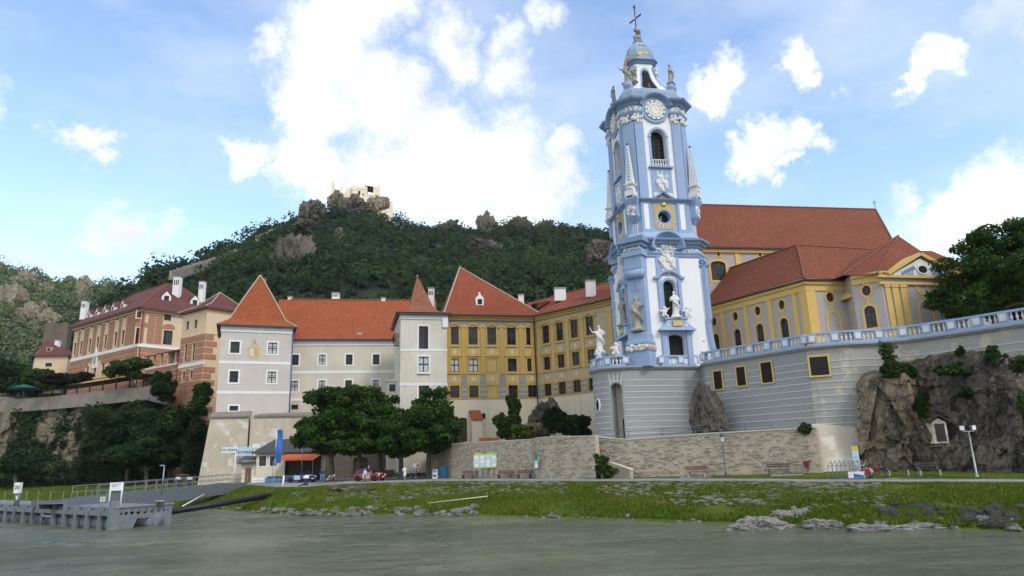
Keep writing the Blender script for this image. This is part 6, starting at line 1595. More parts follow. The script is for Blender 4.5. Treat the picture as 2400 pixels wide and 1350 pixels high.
    # entablature: architrave, patterned frieze, deep cornice
    zf = Z(600, 1600, -h1); zfr = Z(583, 1600, -h1); zco = Z(556, 1610, -h1)
    ringprof(h1, c1, [(.02, z1 - .15), (.14, z1), (.18, z1 + .18), (.3, z1 + .3), (.3, z1 + .42)], 'architrave', 'tower_blue')
    ringprof(h1, c1, [(.04, z1 + .423), (.04, zfr)], 'frieze', 'tower_blue')
    prof1=[(.05,zfr+.003),(.2,zfr+.12),(.25,zfr+.3),(.5,zfr+.42),(.55,zfr+.6),(.85,zfr+.75),(.9,zfr+.95),(.3,zfr+1.15)]
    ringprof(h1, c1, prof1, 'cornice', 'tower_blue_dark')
    for k in (1,):                                # broken forward over the pier
        fr = face(k, cdist(h1, c1))
        for a,b_,w_,d,mt in((z1-.1,z1+.42,1.2,1.25,'tower_blue'),(z1+.423,zfr,1.02,1.08,'tower_blue'),(zfr+.003,zfr+.4,1.25,1.3,'tower_blue_dark'),(zfr+.403,zfr+.97,1.55,1.6,'tower_blue_dark')):fbox(fr,-w_,w_,-d,.3,a,b_,'cornice_break',mt,T)
        lumps(fr, -.95, .95, z1 + .55, zfr - .1, 30, .1, 'frieze_ornament', 'relief_white', T, 8, .1, -1.09)
    for k in (0, 2):
        fr = face(k, h1)
        for sx in(-1,1):lumps(fr,sx*(hw_-.2)-.85,sx*(hw_-.2)+.7,z1+.55,zfr-.1,24,.1,'frieze_ornament','relief_white',T,9,.1,-.05)
        xx = nx if k == 0 else 0.
        arcmould(fr,xx,zfr-.15,1.45,[(-.28,.02),(-.28,-.25),(-.1,-.35),(.1,-.6),(.3,-.95),(.42,-.95),(.42,.02)],0,math.pi,'arched_cornice','tower_blue',T,18)
        m=MB();m.prism(fr,[(xx+1.2*math.cos(t),zfr-.15+1.2*math.sin(t))for t in np.linspace(0,math.pi,14)],-.12,.02);m.obj('tympanum','tower_white',T)
        lumps(fr, xx - .55, xx + .55, zfr - .1, zfr + .75, 14, .1, 'tympanum_relief', 'relief_white', T, 4, .17, -.16)
    # ---------------- second stage with the round openings
    h2, c2 = 3.92, 1.15; za = zfr + 1.15; zb = Z(474, 1560, -h2)
    ringprof(h2, c2, [(.45, za - .3), (.4, za + .15), (.2, za + .55), (.0, za + .75)], 'stage_plinth', 'tower_blue')
    ox, oz = face(0, h2).sz(1557, 508)
    for k in (0, 2):
        fr = face(k, h2); w_ = h2 - c2; xx = ox if k == 0 else 0.
        wall(fr, -w_, w_, za, zb, [(xx, oz, 1.42, 1.42, 'e')], 'tower_blue', T, 'shaft', .7)
        window(fr,xx,oz,1.42,1.42,T,'e',pane='void',bars=(0,0),frame='tower_blue_dark',rev=.7,sur='tower_blue',surw=.16,name='oculus')
        MB().tube([fr.pt(xx+.05+.3*math.cos(t),.5,oz+.3*math.sin(t))for t in np.linspace(1.9,4.4,9)],[.01,.03,.05,.06,.06,.06,.05,.03,.01],6).obj('crescent','band_white',T)
        # painted sunburst field round the oculus
        m = MB(); n = 24; w2, h_2 = 1.22, 1.55
        for i in range(n):
            t0, t1 = 2 * math.pi * i / n, 2 * math.pi * (i + 1) / n
            def bx(t):
                c,s=math.cos(t),math.sin(t);q=min(w2/(abs(c)+1e-6),h_2/(abs(s)+1e-6));return(xx+c*q,oz+.1+s*q)
            a,b_=bx(t0),bx(t1);p,q=(xx+.84*math.cos(t0),oz+.84*math.sin(t0)),(xx+.84*math.cos(t1),oz+.84*math.sin(t1))
            m.prism(fr, [p, q, b_, a], -.05, .01)
        sb = m.obj('sunburst_panel', 'ochre_worn', T)
        for i in range(11):
            t=math.pi*(i+.5)/11;L=1.35+.25*(i%2);c,s=math.cos(t),math.sin(t);L=min(L,1.15/(abs(c)+.01),1.6)
            MB().prism(fr,[(xx+.88*c-.07*s,oz+.88*s+.07*c),(xx+.88*c+.07*s,oz+.88*s-.07*c),(xx+L*c,oz+L*s)],-.09,-.03).obj('sun_ray','gold',sb)
        MB().ball(fr.pt(xx, -.12, oz + 1.38), (.27, .16, .27), 10, 8).obj('sun_face', 'gold', sb)
        for i in range(8):
            t = -math.pi * (i + .5) / 8; c, s = math.cos(t), math.sin(t); L = min(1.5, 1.15 / (abs(c) + .01))
            MB().prism(fr,[(xx+.9*c-.06*s,oz+.9*s+.06*c),(xx+.9*c+.06*s,oz+.9*s-.06*c),(xx+L*c,oz+L*s)],-.09,-.03).obj('sun_ray','relief_white',sb)
        for sx in (-1, 1):
            xp = xx + sx * 2.05; fbox(fr, xp - .55, xp + .55, -.1, .02, za + .2, zb, 'pilaster', 'tower_blue', T)
            MB().prism(fr,[(xp-.27,za+1.1),(xp,za+1.0),(xp+.27,za+1.1),(xp+.27,zb-.3),(xp-.27,zb-.3)],-.13,-.05).obj('pilaster_panel','tower_white',T)
    for k in (1, 3, 4, 5, 6, 7):
        m = MB(); d = cdist(h2, c2) if k % 2 else h2; fr = face(k, d); w_ = c2 * math.sqrt(2) / 2 if k % 2 else h2 - c2
        m.quad(fr.pt(-w_, 0, za), fr.pt(w_, 0, za), fr.pt(w_, 0, zb), fr.pt(-w_, 0, zb)); m.obj('shaft', 'tower_blue', T)
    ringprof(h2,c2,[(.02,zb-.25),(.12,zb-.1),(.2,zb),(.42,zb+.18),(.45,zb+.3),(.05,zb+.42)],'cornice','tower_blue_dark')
    for k in (0, 2):                              # ogee lift of the cornice over the sun
        fr = face(k, h2); xx = ox if k == 0 else 0.; m = MB(); R = []
        for t in np.linspace(-1, 1, 21):
            zz_ = zb + .9 * max(0, (1 - abs(t)) ** 1.6) ; x = xx + 1.5 * t
            R.append([fr.pt(x, .02, zz_), fr.pt(x, -.42, zz_ + .12), fr.pt(x, -.46, zz_ + .3), fr.pt(x, .02, zz_ + .42)])
        m.rings(R); m.obj('ogee_cornice', 'tower_blue_dark', T)
        MB().prism(fr,[(xx-1.4,zb-.05),(xx+1.4,zb-.05),(xx+.6,zb+.35),(xx,zb+.9),(xx-.6,zb+.35)],-.08,.02).obj('gable_field','ochre_worn',T)
    # ---------------- obelisks on corbels
    for k in (1, 7, 3):
        fr = face(k, cdist(h2, c2));
        m=MB();m.rings([[fr.pt(sx*w_,y,q)for sx,y in((-1,.05),(-1,-d),(1,-d),(1,.05))]for q,w_,d in((zb-2.3,.2,.15),(zb-1.9,.5,.45),(zb-1.7,.62,.62),(zb-.35,.62,.66),(zb-.1,.75,.8),(zb+.25,.85,.95),(zb+.42,.85,.95))]);cb=m.obj('corbel','tower_blue',T)
        lumps(fr, -.5, .5, zb - 1.6, zb - .5, 16, .1, 'corbel_ornament', 'relief_white', cb, 6, .14, -.66)
        for x in (-.25, 0, .25): fbox(fr, x - .05, x + .05, -.08, .02, zb - 4.6 + 0, zb - 2.45, 'fluting', 'relief_white', cb)
        fbox(fr, -.55, .55, -.2, .02, zb - 4.85, zb - 4.65, 'corbel_foot', 'tower_blue_dark', cb)
        b0 = zb + .43; ob_ = T
        m=MB();m.rings([[fr.pt(sx*w_,-.48+sy*w_,b0+q)for sx,sy in((-1,1),(-1,-1),(1,-1),(1,1))]for q,w_ in((.2,.55),(.75,.52),(.85,.42),(1.35,.40),(1.45,.55),(1.62,.58),(1.7,.4),(6.3,.10),(6.35,.06))]);o=m.obj('obelisk','balustrade_white',T)
        for sx in (-1, 1):
            for sy in(-1,1):MB().ball(fr.pt(sx*.42,-.48+sy*.42,b0+.1),.14,8,6).obj('obelisk_foot','relief_white',o)
        MB().ball(fr.pt(0, -.48, b0 + 6.45), .15, 8, 6).obj('obelisk_ball', 'maroon_paint', o)
        lumps(fr, -.38, .38, b0 + .9, b0 + 1.6, 14, .1, 'obelisk_ornament', 'relief_white', o, 7, .12, -.9)
        for i in range(11):
            t = i / 11; q = b0 + 2.0 + 4.0 * t; w_ = (.4 - .3 * (q - b0 - 1.7) / 4.6) * .5
            fbox(fr, -w_, w_, -.48 - w_ * 2 - .02, -.48 - w_ * 1.6, q, q + .2, 'obelisk_panel', 'tower_blue', o)
    # ---------------- belfry
    h3, c3 = 3.68, .98; zc_ = zb + .42; zt3 = Z(272, 1545, -h3); fF, fL = face(0, h3), face(2, h3); w3 = h3 - c3
    wx, wzt = fF.sz(1540, 303); wzb = fF.sz(1541, 391)[1]; ww = 1.72
    rel = fF.sz(1549, 424); clk = fF.sz(1534, 259)
    for fr in (fF, fL):
        xx = wx if fr is fF else 0.
        wall(fr, -w3, w3, zc_, zt3 + 1.4, [(xx, (wzt + wzb) / 2, ww, wzt - wzb, 'a')], 'tower_white', T, 'shaft', .8)
        window(fr,xx,(wzt+wzb)/2,ww,wzt-wzb,T,'a',pane='void',bars=(2,8),frame='black_paint',rev=.8,sur='tower_blue',surw=.26,name='bell_window')
        for sx in(-1,1):fbox(fr,xx+sx*(ww/2+.13)-.2,xx+sx*(ww/2+.13)+.2,-.12,.02,wzt-ww/2-.1,wzt-ww/2+.06,'impost','tower_blue',T)
        fbox(fr,xx-1.4,xx+1.4,-.35,.02,wzb-.18,wzb,'sill','tower_blue',T);fbox(fr,xx-ww/2,xx+ww/2,.05,.3,wzb+.85,wzb+.95,'balcony_rail','balustrade_white',T)
        for i in range(6):put('baluster',cached('tbal',lambda:MB().lathe((0,0,0),[(.1,0),(.06,.1),(.12,.35),(.05,.6),(.09,.82)],8).mesh('baluster')),'balustrade_white',T,fr.pt(xx-ww/2+ww*(i+.5)/6,.17,wzb+.02),0)
        fbox(fr, xx - 1.2, xx + 1.2, -.08, .02, zc_ + .2, wzb - .183, 'relief_field', 'tower_blue', T)
        figure_relief(fr,xx+(.0),rel[1],1.5,2.7,T,21+(fr is fL));fbox(fr,xx-1.1,xx+1.1,-.12,-.06,zc_+.3,zc_+.75,'inscription','relief_white',T)
        for sx in (-1, 1):
            for q, wd_ in ((w3 - .5, .5),):
                p = fbox(fr, sx * q - wd_, sx * q + wd_, -.2, .02, zc_, zt3 - .9, 'pilaster', 'tower_blue', T)
                lumps(fr, sx * q - wd_, sx * q + wd_, zt3 - .85, zt3 + .0, 22, .1, 'capital', 'relief_white', p, 12, .17, -.2)
                lumps(fr,sx*q-wd_+.1,sx*q+wd_-.1,zt3+.5,zt3+.95,18,.1,'frieze_ornament','relief_white',p,13,.12,-.26)
        # clock under the arched cornice
        cx = clk[0] if fr is fF else 0.; cz = clk[1]
        ck=MB().prism(fr,[(cx+1.62*math.cos(t),cz+1.62*math.sin(t))for t in np.linspace(0,2*math.pi,33)[:-1]],-.2,.02).obj('clock','tower_blue',T)
        MB().prism(fr,[(cx+1.26*math.cos(t),cz+1.26*math.sin(t))for t in np.linspace(0,2*math.pi,33)[:-1]],-.26,-.15).obj('dial','trim_white',ck)
        for r_ in(1.24,.92,.62):arcmould(fr,cx,cz,r_,[(-.02,-.24),(-.02,-.275),(.02,-.275),(.02,-.24)],0,2*math.pi,'dial_ring','dark_wood',ck,32)
        for i, num in enumerate(('XII', 'I', 'II', 'III', 'IIII', 'V', 'VI', 'VII', 'VIII', 'IX', 'X', 'XI')):
            t = math.pi / 2 - 2 * math.pi * i / 12; n_ = MB(); c, s = math.cos(t), math.sin(t); k_ = len(num)
            for j, chh in enumerate(num):
                of = (j - (k_ - 1) / 2) * .075
                def st(o1, r1, o2, r2, wd_=.016):
                    a=np.array([cx+r1*c+(of+o1)*s,cz+r1*s-(of+o1)*c]);b_=np.array([cx+r2*c+(of+o2)*s,cz+r2*s-(of+o2)*c]);d=(b_-a)/np.linalg.norm(b_-a);q=np.array([-d[1],d[0]])*wd_
                    n_.prism(fr, [tuple(a - q), tuple(a + q), tuple(b_ + q), tuple(b_ - q)], -.278, -.25)
                if chh == 'I': st(0, .98, 0, 1.19)
                elif chh == 'V': st(0, .98, -.035, 1.19); st(0, .98, .035, 1.19)
                else: st(-.035, .98, .035, 1.19); st(.035, .98, -.035, 1.19)
            o = n_.obj('numeral', 'ink_dark', ck); o['kind'] = 'stuff'
        for ang, L_ in ((88, .66), (2, .86)):
            t=math.radians(ang);c,s=math.cos(t),math.sin(t);MB().prism(fr,[(cx-.015*s,cz+.015*c),(cx+.015*s,cz-.015*c),(cx+L_*.7*c+.02*s,cz+L_*.7*s-.02*c),(cx+L_*.8*c+.1*s,cz+L_*.8*s-.1*c),(cx+L_*c,cz+L_*s),(cx+L_*.8*c-.1*s,cz+L_*.8*s+.1*c),(cx+L_*.7*c-.02*s,cz+L_*.7*s+.02*c)],-.3,-.28).obj('clock_hand','gold',ck)
        arcmould(fr,cx,cz,1.55,[(-.02,.02),(-.02,-.3),(.1,-.45),(.22,-.62),(.36,-.7),(.42,-.7),(.42,.02)],math.radians(12),math.radians(168),'arched_cornice','tower_blue_dark',T,18)
    for k in (1, 3, 4, 5, 6, 7):
        m = MB(); d = cdist(h3, c3) if k % 2 else h3; fr = face(k, d); w_ = c3 * math.sqrt(2) / 2 if k % 2 else w3
        m.quad(fr.pt(-w_,0,zc_),fr.pt(w_,0,zc_),fr.pt(w_,0,zt3+1.4),fr.pt(-w_,0,zt3+1.4));m.obj('shaft','tower_blue',T)
        if k % 2:
            p=fbox(fr,-w_,w_,-.2,.02,zc_,zt3-.9,'pilaster','tower_blue',T);lumps(fr,-w_,w_,zt3-.85,zt3,26,.1,'capital','relief_white',p,14,.17,-.22);lumps(fr,-w_+.1,w_-.1,zt3+.5,zt3+.95,20,.1,'frieze_ornament','relief_white',p,15,.12,-.28)
    def broken_ring(prof, name, mat):
        """mouldings only over the pilasters and chamfers, leaving the clocks free"""
        for k in range(8):
            if k % 2: d = cdist(h3, c3); w0, w1 = -c3 * .7071 - .12, c3 * .7071 + .12; segs = [(w0, w1)]
            else: d = h3; segs = [(-w3 - .02, -1.62), (1.62, w3 + .02)] if k in (0, 2) else [(-w3, w3)]
            fr = face(k, d)
            for a, b_ in segs:
                if k == 0: a, b_ = a + (clk[0] if a > -w3 else 0), b_ + (clk[0] if b_ < w3 - .01 else 0)
                m = MB(); R = []
                ex = lambda o: .414 * o
                l_ext = k % 2 or a < -w3 + .01; r_ext = k % 2 or b_ > w3 - .01
                R=[[fr.pt(a-(ex(o)if l_ext else 0),-o,z),fr.pt(b_+(ex(o)if r_ext else 0),-o,z),fr.pt(b_,.05,z),fr.pt(a,.05,z)]for o,z in prof]
                m.rings(R); m.obj(name, mat, T)
    broken_ring([(.22, zt3 + .003), (.3, zt3 + .12), (.42, zt3 + .3), (.42, zt3 + .38)], 'architrave', 'tower_blue')
    broken_ring([(.23, zt3 + .383), (.23, zt3 + 1.1)], 'frieze', 'tower_blue')
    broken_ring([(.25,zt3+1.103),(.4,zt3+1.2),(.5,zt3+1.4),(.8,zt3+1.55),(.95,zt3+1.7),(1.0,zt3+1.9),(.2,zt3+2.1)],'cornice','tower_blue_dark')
    # ---------------- attic, lantern, dome
    z4 = zt3 + 1.4; za4 = Z(207, 1530, -3.0)
    ringprof(h3,c3,[(-.02,z4),(-.02,z4+1.0),(-.15,za4-.7),(-.4,za4-.25),(-.75,za4-.03),(-.9,za4)],'attic','tower_lead')
    # arched lead roof behind the clocks is carried by the attic; lantern with concave flanks
    zl = Z(150, 1512, -1.4); Hl = zl - za4; lp = [(0, 2.75), (.06, 2.55), (.25, 2.05), (.5, 1.65), (.75, 1.42), (1, 1.36)]
    m = MB(); m.rings([octo(r, .42, za4 + .003 + Hl * q) for q, r in lp]); m.obj('lantern', 'tower_white', T)
    for k in (0, 2, 4, 6):
        R = []; fr0 = face(k, 0)
        outl=[(-.95,.1),(-.8,.04),(.8,.04),(.95,.1),(.85,.2),(.62,.38),(.5,.55),(.5,.62),(.36,.74),(0,.8),(-.36,.74),(-.5,.62),(-.5,.55),(-.62,.38),(-.85,.2)]
        def yy(q): return -float(np.interp(q, [a for a, _ in lp], [b_ for _, b_ in lp]))
        for nm, sc, off, mt in (('lantern_surround', 1.22, .12, 'tower_blue'), ('lantern_opening', 1., .1, 'void')):
            m=MB();P=[fr0.pt(x*.95*sc,yy(.42+(q-.42)*sc)-off,za4+Hl*(.42+(q-.42)*sc))for x,q in outl];Q=[fr0.pt(x*.95*sc,yy(.42+(q-.42)*sc)+.1,za4+Hl*(.42+(q-.42)*sc))for x,q in outl]
            n = len(P); cF = sum(P) / n
            if nm == 'lantern_surround':
                I_=[fr0.pt(x*.95,yy(q)-off,za4+Hl*q)for x,q in outl];m.add(P+Q+I_,[(i,(i+1)%n,2*n+(i+1)%n,2*n+i)for i in range(n)]+[(i,i+n,(i+1)%n+n,(i+1)%n)for i in range(n)])
            else:m.add(P+Q+[cF],[(i,(i+1)%n,2*n)for i in range(n)]+[(i,i+n,(i+1)%n+n,(i+1)%n)for i in range(n)])
            o = m.obj(nm, mt, T)
        MB().tube([fr0.pt(0,yy(.05)-.13,za4+Hl*.06),fr0.pt(0,yy(.42)-.13,za4+Hl*.42),fr0.pt(0,yy(.78)-.13,za4+Hl*.78)],.03,5).obj('glazing_bar','gold_paint',T)
    for k in (1, 3, 5, 7):                        # scrolled buttresses on the diagonals
        fr = face(k, 0); pts = [(3.9, 0), (3.5, .05), (2.9, .18), (2.3, .4), (1.95, .65), (1.85, .9)]
        m=MB();R=[[fr.pt(-.35,-d,za4+Hl*q),fr.pt(.35,-d,za4+Hl*q),fr.pt(.35,-d+.6,za4+Hl*q+.02),fr.pt(-.35,-d+.6,za4+Hl*q+.02)]for d,q in pts];m.rings(R);b_=m.obj('lantern_buttress','tower_blue',T)
        lumps(fr, -.3, .3, za4 + Hl * .25, za4 + Hl * .85, 12, .1, 'buttress_ornament', 'relief_white', b_, 17 + k, .16, -2.1)
        MB().tube([fr.pt(-.42, -3.75, za4 + .35), fr.pt(.42, -3.75, za4 + .35)], .48, 12).obj('volute', 'tower_blue', b_)
        fbox(fr, -.45, .45, -4.1, -3.4, za4 - 1.5, za4 + .1, 'volute_pedestal', 'tower_lead', b_)
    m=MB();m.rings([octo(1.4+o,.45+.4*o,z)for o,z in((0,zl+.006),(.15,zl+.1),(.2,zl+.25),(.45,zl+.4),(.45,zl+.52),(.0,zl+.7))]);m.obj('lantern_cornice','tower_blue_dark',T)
    for k in (0, 2, 4, 6):
        fr=face(k,1.45);MB().prism(fr,[(-1.2,zl+.5),(1.2,zl+.5),(0,zl+1.1)],-.35,.5).obj('lantern_gable','tower_blue',T);lumps(fr,-.8,.8,zl+.75,zl+1.35,16,.1,'gilt_crest','gold',T,18+k,.15,-.2)
    zd = Z(101, 1495, 0) ; Hd = zd - (zl + .7)
    m=MB();m.rings([octo(r,r*.42,zl+.703+Hd*q)for q,r in((0,1.58),(.2,1.6),(.45,1.48),(.68,1.18),(.86,.74),(.96,.46),(1,.55),(1.05,.55))]);m.obj('dome','tower_lead',T)
    for k in (0, 2, 6):
        fr = face(k, 1.3)
        for x in (-.3, 0, .3): MB().ball(fr.pt(x, .02, zl + .7 + Hd * .62), (.09, .06, .07), 6, 5).obj('dome_vent', 'void', T)
    zk = zd + Hd * .05; p = FT.pt(0, 0, zk)
    m = MB(); m.ball(p + np.array([0, 0, .45]), (.5, .5, .55), 8, 6)
    random.seed(3)
    for i in range(9):m.ball(p+np.array([random.uniform(-.45,.45),random.uniform(-.45,.45),.25+random.random()*1.25]),random.uniform(.2,.34),7,6)
    V=np.array(m.v);c=V.mean(0);m.v=[tuple(q-c)for q in V];put('cherub_cluster',fuse(m,.07),'statue_dark',T,c,0.)
    p = FT.pt(-.05, 0, zk + 1.2); cr = MB(); zt_ = Z(16, 1485, 0)
    L_=zt_-p[2];cr.tube([p-np.array([0,0,.6]),p+np.array([-.0,0,L_])],.07,6);o=cr.obj('cross_mast','black_paint',T)
    g=Fr(p,math.radians(-58));cb=MB();cb.box(g,-.95,.95,-.06,.06,p[2]+L_*.53,p[2]+L_*.53+.14);cb.obj('cross_bar','black_paint',o)
    for x in (-.95, .95): MB().ball(g.pt(x, 0, p[2] + L_ * .53 + .07), .11, 6, 5).obj('cross_knob', 'black_paint', o)
    MB().ball(g.pt(0,0,p[2]+L_*.53+.07),(.2,.12,.22),8,6).obj('cross_boss','gold',o);MB().ball(p+np.array([0,0,L_]),(.16,.1,.3),6,5).obj('cross_tip','ridge_red',o)
    return dict(z0=z0, h1=h1, c1=c1, dx=dx, zs=dzc + dh / 2 + .3 + 1.35, za4=za4, Hl=Hl, fF=face(0, h1), fL=face(2, h1))
TI = tower()
# ------------------------------------------------------------------ statues on and round the tower (things of their own)
def tower_statues():
    fF, fL = TI['fF'], TI['fL']; ra = TA
    put_statue(fF.pt(TI['dx'],-.35,TI['zs']+.14),2.75,ra-.3,31,'large pale robed saint standing in the dark niche of the tower','relief_white','fold')
    for sx,lb in((-1,'small winged putto sitting left of the saint above the portal'),(1,'small winged putto sitting right of the saint above the portal')):
        o=put('putto_statue',putto_mesh(1.35,40+sx),'relief_white',None,fF.pt(TI['dx']+sx*1.25,-.4,TI['zs']-.05),ra);tag(o,lb,'statue','stone statues on the blue tower')
    put_statue(fL.pt(.2,-.35,TI['zs']+.14),3.1,ra-1.2,33,'grey robed saint holding a staff in the left side niche','statue_dark','open','staff')
    fr=face(1,cdist(TI['h1'],TI['c1']));put_statue(fr.pt(0,-1.0,TI['z0']+3.85),3.5,fr.a,35,'tall weathered figure standing against the blue corner pier','statue_dark','open')
    for k,sd,lb,ar,ex in((7,36,'statue with a ring halo on the right shoulder of the tower top','open','halo'),(3,37,'slim statue on the far left shoulder of the tower top','fold',None)):
        fr = face(k, 0); put_statue(fr.pt(0, -3.75, TI['za4'] + .98), 2.5, fr.a, sd, lb, 'statue_dark', ar, ex)
    fr=face(1,0);put_statue(fr.pt(-.35,-3.3,TI['za4']+1.05),2.6,fr.a,38,'larger weathered figure of the group on the near corner of the tower top','statue_dark','raise');put_statue(fr.pt(.45,-3.0,TI['za4']+1.05),2.2,fr.a,39,'shorter weathered figure of the group on the near corner of the tower top','statue_dark','fold')
    # figures on the balustrade
    p = np.array(ARC[9]); P = gz(1403, 800, ZT + 2.2)
    q=at(1408,830,72.8);ped=thing('statue_pedestal','curved blue pedestal at the left end of the bastion balustrade','pedestal',(q[0],q[1],ZT-.1))
    m=MB();m.lathe((q[0],q[1],ZT-.1),[(1.0,0),(1.0,.35),(.85,.5),(.9,.9),(.7,1.2),(.55,1.7),(.75,1.85),(.75,2.0)],12);m.obj('pedestal_body','tower_blue',ped)
    put_statue((q[0],q[1],ZT+2.05),2.9,-.3,42,'pale saint raising a gilt chalice on the pedestal left of the tower','balustrade_white','raise')
    for(u,v,Y,h,sd,lb)in((1444,838,69.7,1.5,43,'white stone cherub group on the middle of the bastion rail'),(1405,846,72.2,1.2,44,'white stone cherub on the left of the bastion rail'),(1637,826,71.2,2.0,45,'white carved trophy with gilt top on the terrace rail beside the chapel')):
        P=at(u,v,Y);o=put('putto_statue',putto_mesh(h,sd),'relief_white',None,(P[0],P[1],ZT+1.08),-.2);tag(o,lb,'statue')
tower_statues()
# ================================================================== promenade wall, cliffs, trees
def stonemesh(seed):
    def mk():
        import bmesh
        bm=bmesh.new();bmesh.ops.create_cube(bm,size=2.);bmesh.ops.subdivide_edges(bm,edges=bm.edges[:],cuts=1,use_grid_fill=True)
        rr = random.Random(seed)
        for v in bm.verts:
            n=v.co.normalized();v.co=v.co*.55+n*.52;v.co+=Vector((rr.uniform(-.14,.14),rr.uniform(-.1,.1),rr.uniform(-.14,.14)))
        me = bpy.data.meshes.new('stone'); bm.to_mesh(me); bm.free(); return me
    return cached(('stn', seed), mk)
PW=[(1000,1112,95,1047),(1045,1111,88,1042),(1060,1112,84.5,1041),(1150,1114,79.5,1036),(1250,1117,74.5,1031),(1262,1118,72.6,1028),(1280,1118,71.0,1026),(1320,1119,69.2,1025),(1400,1118,66.5,1023)]
PW2=[(1408,1116,68.0,1025),(1440,1112,67.2,1029),(1480,1111,66.0,1031),(1560,1109,64.4,1025),(1640,1106,62.6,1019),(1760,1103,60,1012),(1890,1100,57.3,1005),(1925,1100,56.6,1003)]
random.seed(21)
def prom_wall(pw, label, seed, nobj):
    P=[(at(u,vb,Y),at(u,vt,Y)[2])for u,vb,Y,vt in pw];Ln=[p[0][:2]for p in P];zt=[p[1]for p in P];zb=[p[0][2]-.8 for p in P]
    T = thing('rubble_wall', label, 'wall', (*Ln[len(Ln) // 2], 2.0)); n = len(P); B = offset([np.array(p) for p in Ln], -.6)
    m=MB();V=[(*p,z)for p,z in zip(Ln,zb)]+[(*p,z)for p,z in zip(Ln,zt)]+[(*p,z)for p,z in zip(B,zb)]+[(*p,z)for p,z in zip(B,zt)]
    Fs = [(0, n, 3 * n, 2 * n), (n - 1, 3 * n - 1, 4 * n - 1, 2 * n - 1)]
    for i in range(n-1):Fs+=[(i,i+1,n+i+1,n+i),(n+i,n+i+1,3*n+i+1,3*n+i),(2*n+i,3*n+i,3*n+i+1,2*n+i+1)]
    m.add(V, Fs); m.obj('wall_core', 'mortar', T)
    # pale coping
    m=MB();A=offset([np.array(p)for p in Ln],.08);V=[(*p,z+q)for q in(.005,.11)for L in(A,B)for p,z in zip(L,zt)];Fs=[]
    for i in range(n-1):Fs+=[(i,i+1,2*n+i+1,2*n+i),(2*n+i,2*n+i+1,3*n+i+1,3*n+i),(i,n+i,n+i+1,i+1)]
    m.add(V, Fs + [(0, 2 * n, 3 * n, n), (n - 1, 2 * n - 1, 4 * n - 1, 3 * n - 1)]); m.obj('coping', 'cream_white', T)
    L = [0.]
    for a, b_ in zip(Ln[:-1], Ln[1:]): L.append(L[-1] + float(np.linalg.norm(np.array(b_) - np.array(a))))
    S = []; zlo = min(zb) + .7; row = 0; z = zlo
    rr = random.Random(seed)
    while z < max(zt):
        h = rr.uniform(.13, .3); s = rr.random() * .4
        while s < L[-1]:
            w = rr.uniform(.16, .62); ztop = np.interp(s + w / 2, L, zt)
            if z+h<ztop+.02 and s+w<L[-1]+.1 and rr.random()>.38:S.append((s+w/2,z+h/2+rr.uniform(-.09,.09),w,h*rr.uniform(.55,1.1)))
            s += w + rr.uniform(.02, .1)
        z += h + .03
    def place(s):
        x=np.interp(s,L,[p[0]for p in Ln]);y=np.interp(s,L,[p[1]for p in Ln]);i=max(0,min(n-2,int(np.searchsorted(L,s))-1));d=np.array(Ln[i+1])-np.array(Ln[i]);return x,y,math.atan2(d[1],d[0])
    S.sort(key=lambda q: -q[2] * q[3] * pxm((*place(q[0])[:2], 3)) ** 2)
    mats = ['rubble']
    rest = MB()
    for i, (s, z, w, h) in enumerate(S):
        x, y, a = place(s); sd = i % 9
        if i < nobj:
            o = put('stone', stonemesh(sd), 'rubble', T, (x, y, z), a, (w * .47, .045 + .02 * (i % 3), h * .47));
        else:
            fr=Fr((x,y,z),a);me=stonemesh(sd);rest.add([fr.pt(v.co.x*w*.47,v.co.y*(.045+.02*(i%3)),z+v.co.z*h*.47)for v in me.vertices],[tuple(p.vertices)for p in me.polygons])
    if rest.v: rest.obj('stone_facing', 'rubble', T, 'stuff')
    return Ln, zt
LA, ZA = prom_wall(PW, 'long pale rubble wall with rounded end behind the notice board', 5, 150)
LB, ZB = prom_wall(PW2, 'pale rubble wall along the lawn below the grey terrace', 6, 150)
# doorway reveal between the two lengths
fd = Fr((*LA[-1], 0), math.radians(-30)); m = MB(); a, b_ = np.array(LA[-1]), np.array(LB[0])
m = MB(); zc = min(ZA[-1], ZB[0]) - .2
m.add([(*a,1.3),(*b_,1.3),(*b_,zc),(*a,zc)],[(0,1,2,3)]);o=m.obj('wall_doorway','old_stone_shaded');tag(o,'dark arched doorway in the step of the rubble wall','doorway')
def upper_walk():
    Ln = [np.array(p) for p in list(LA) + list(LB)]; zt = list(ZA) + list(ZB); V = []; n = len(Ln)
    for p, z in zip(Ln, zt): V += [(p[0] + .1, p[1] + .25, z - .25), (p[0] + 4, p[1] + 16, z - .1)]
    m=MB();m.add(V,[(2*i,2*i+2,2*i+3,2*i+1)for i in range(n-1)]);o=m.obj('upper_path','concrete');o['kind']='structure'
    R = thing('handrail', 'thin grey handrail on top of the rubble wall', 'railing', (*LB[3], ZB[3]))
    pts = [(p[0] + .1, p[1] + .6, z - .2) for p, z in zip(LB, ZB)]; pts = pts[:-1]
    fine = [np.array(pts[0]) + (np.array(pts[-1]) - np.array(pts[0])) * 0]; F = []
    for a, b_ in zip(pts[:-1], pts[1:]):
        k=max(1,int(np.linalg.norm(np.array(b_)-np.array(a))/2));F+=[np.array(a)+(np.array(b_)-np.array(a))*i/k for i in range(k)]
    F.append(np.array(pts[-1]))
    for q in F: MB().tube([q, q + np.array([0, 0, 1.0])], .025, 5).obj('post', 'steel_dark', R)
    for h in (.55, 1.0): MB().tube([q + np.array([0, 0, h]) for q in F], .022, 5).obj('rail', 'steel_dark', R)
upper_walk()

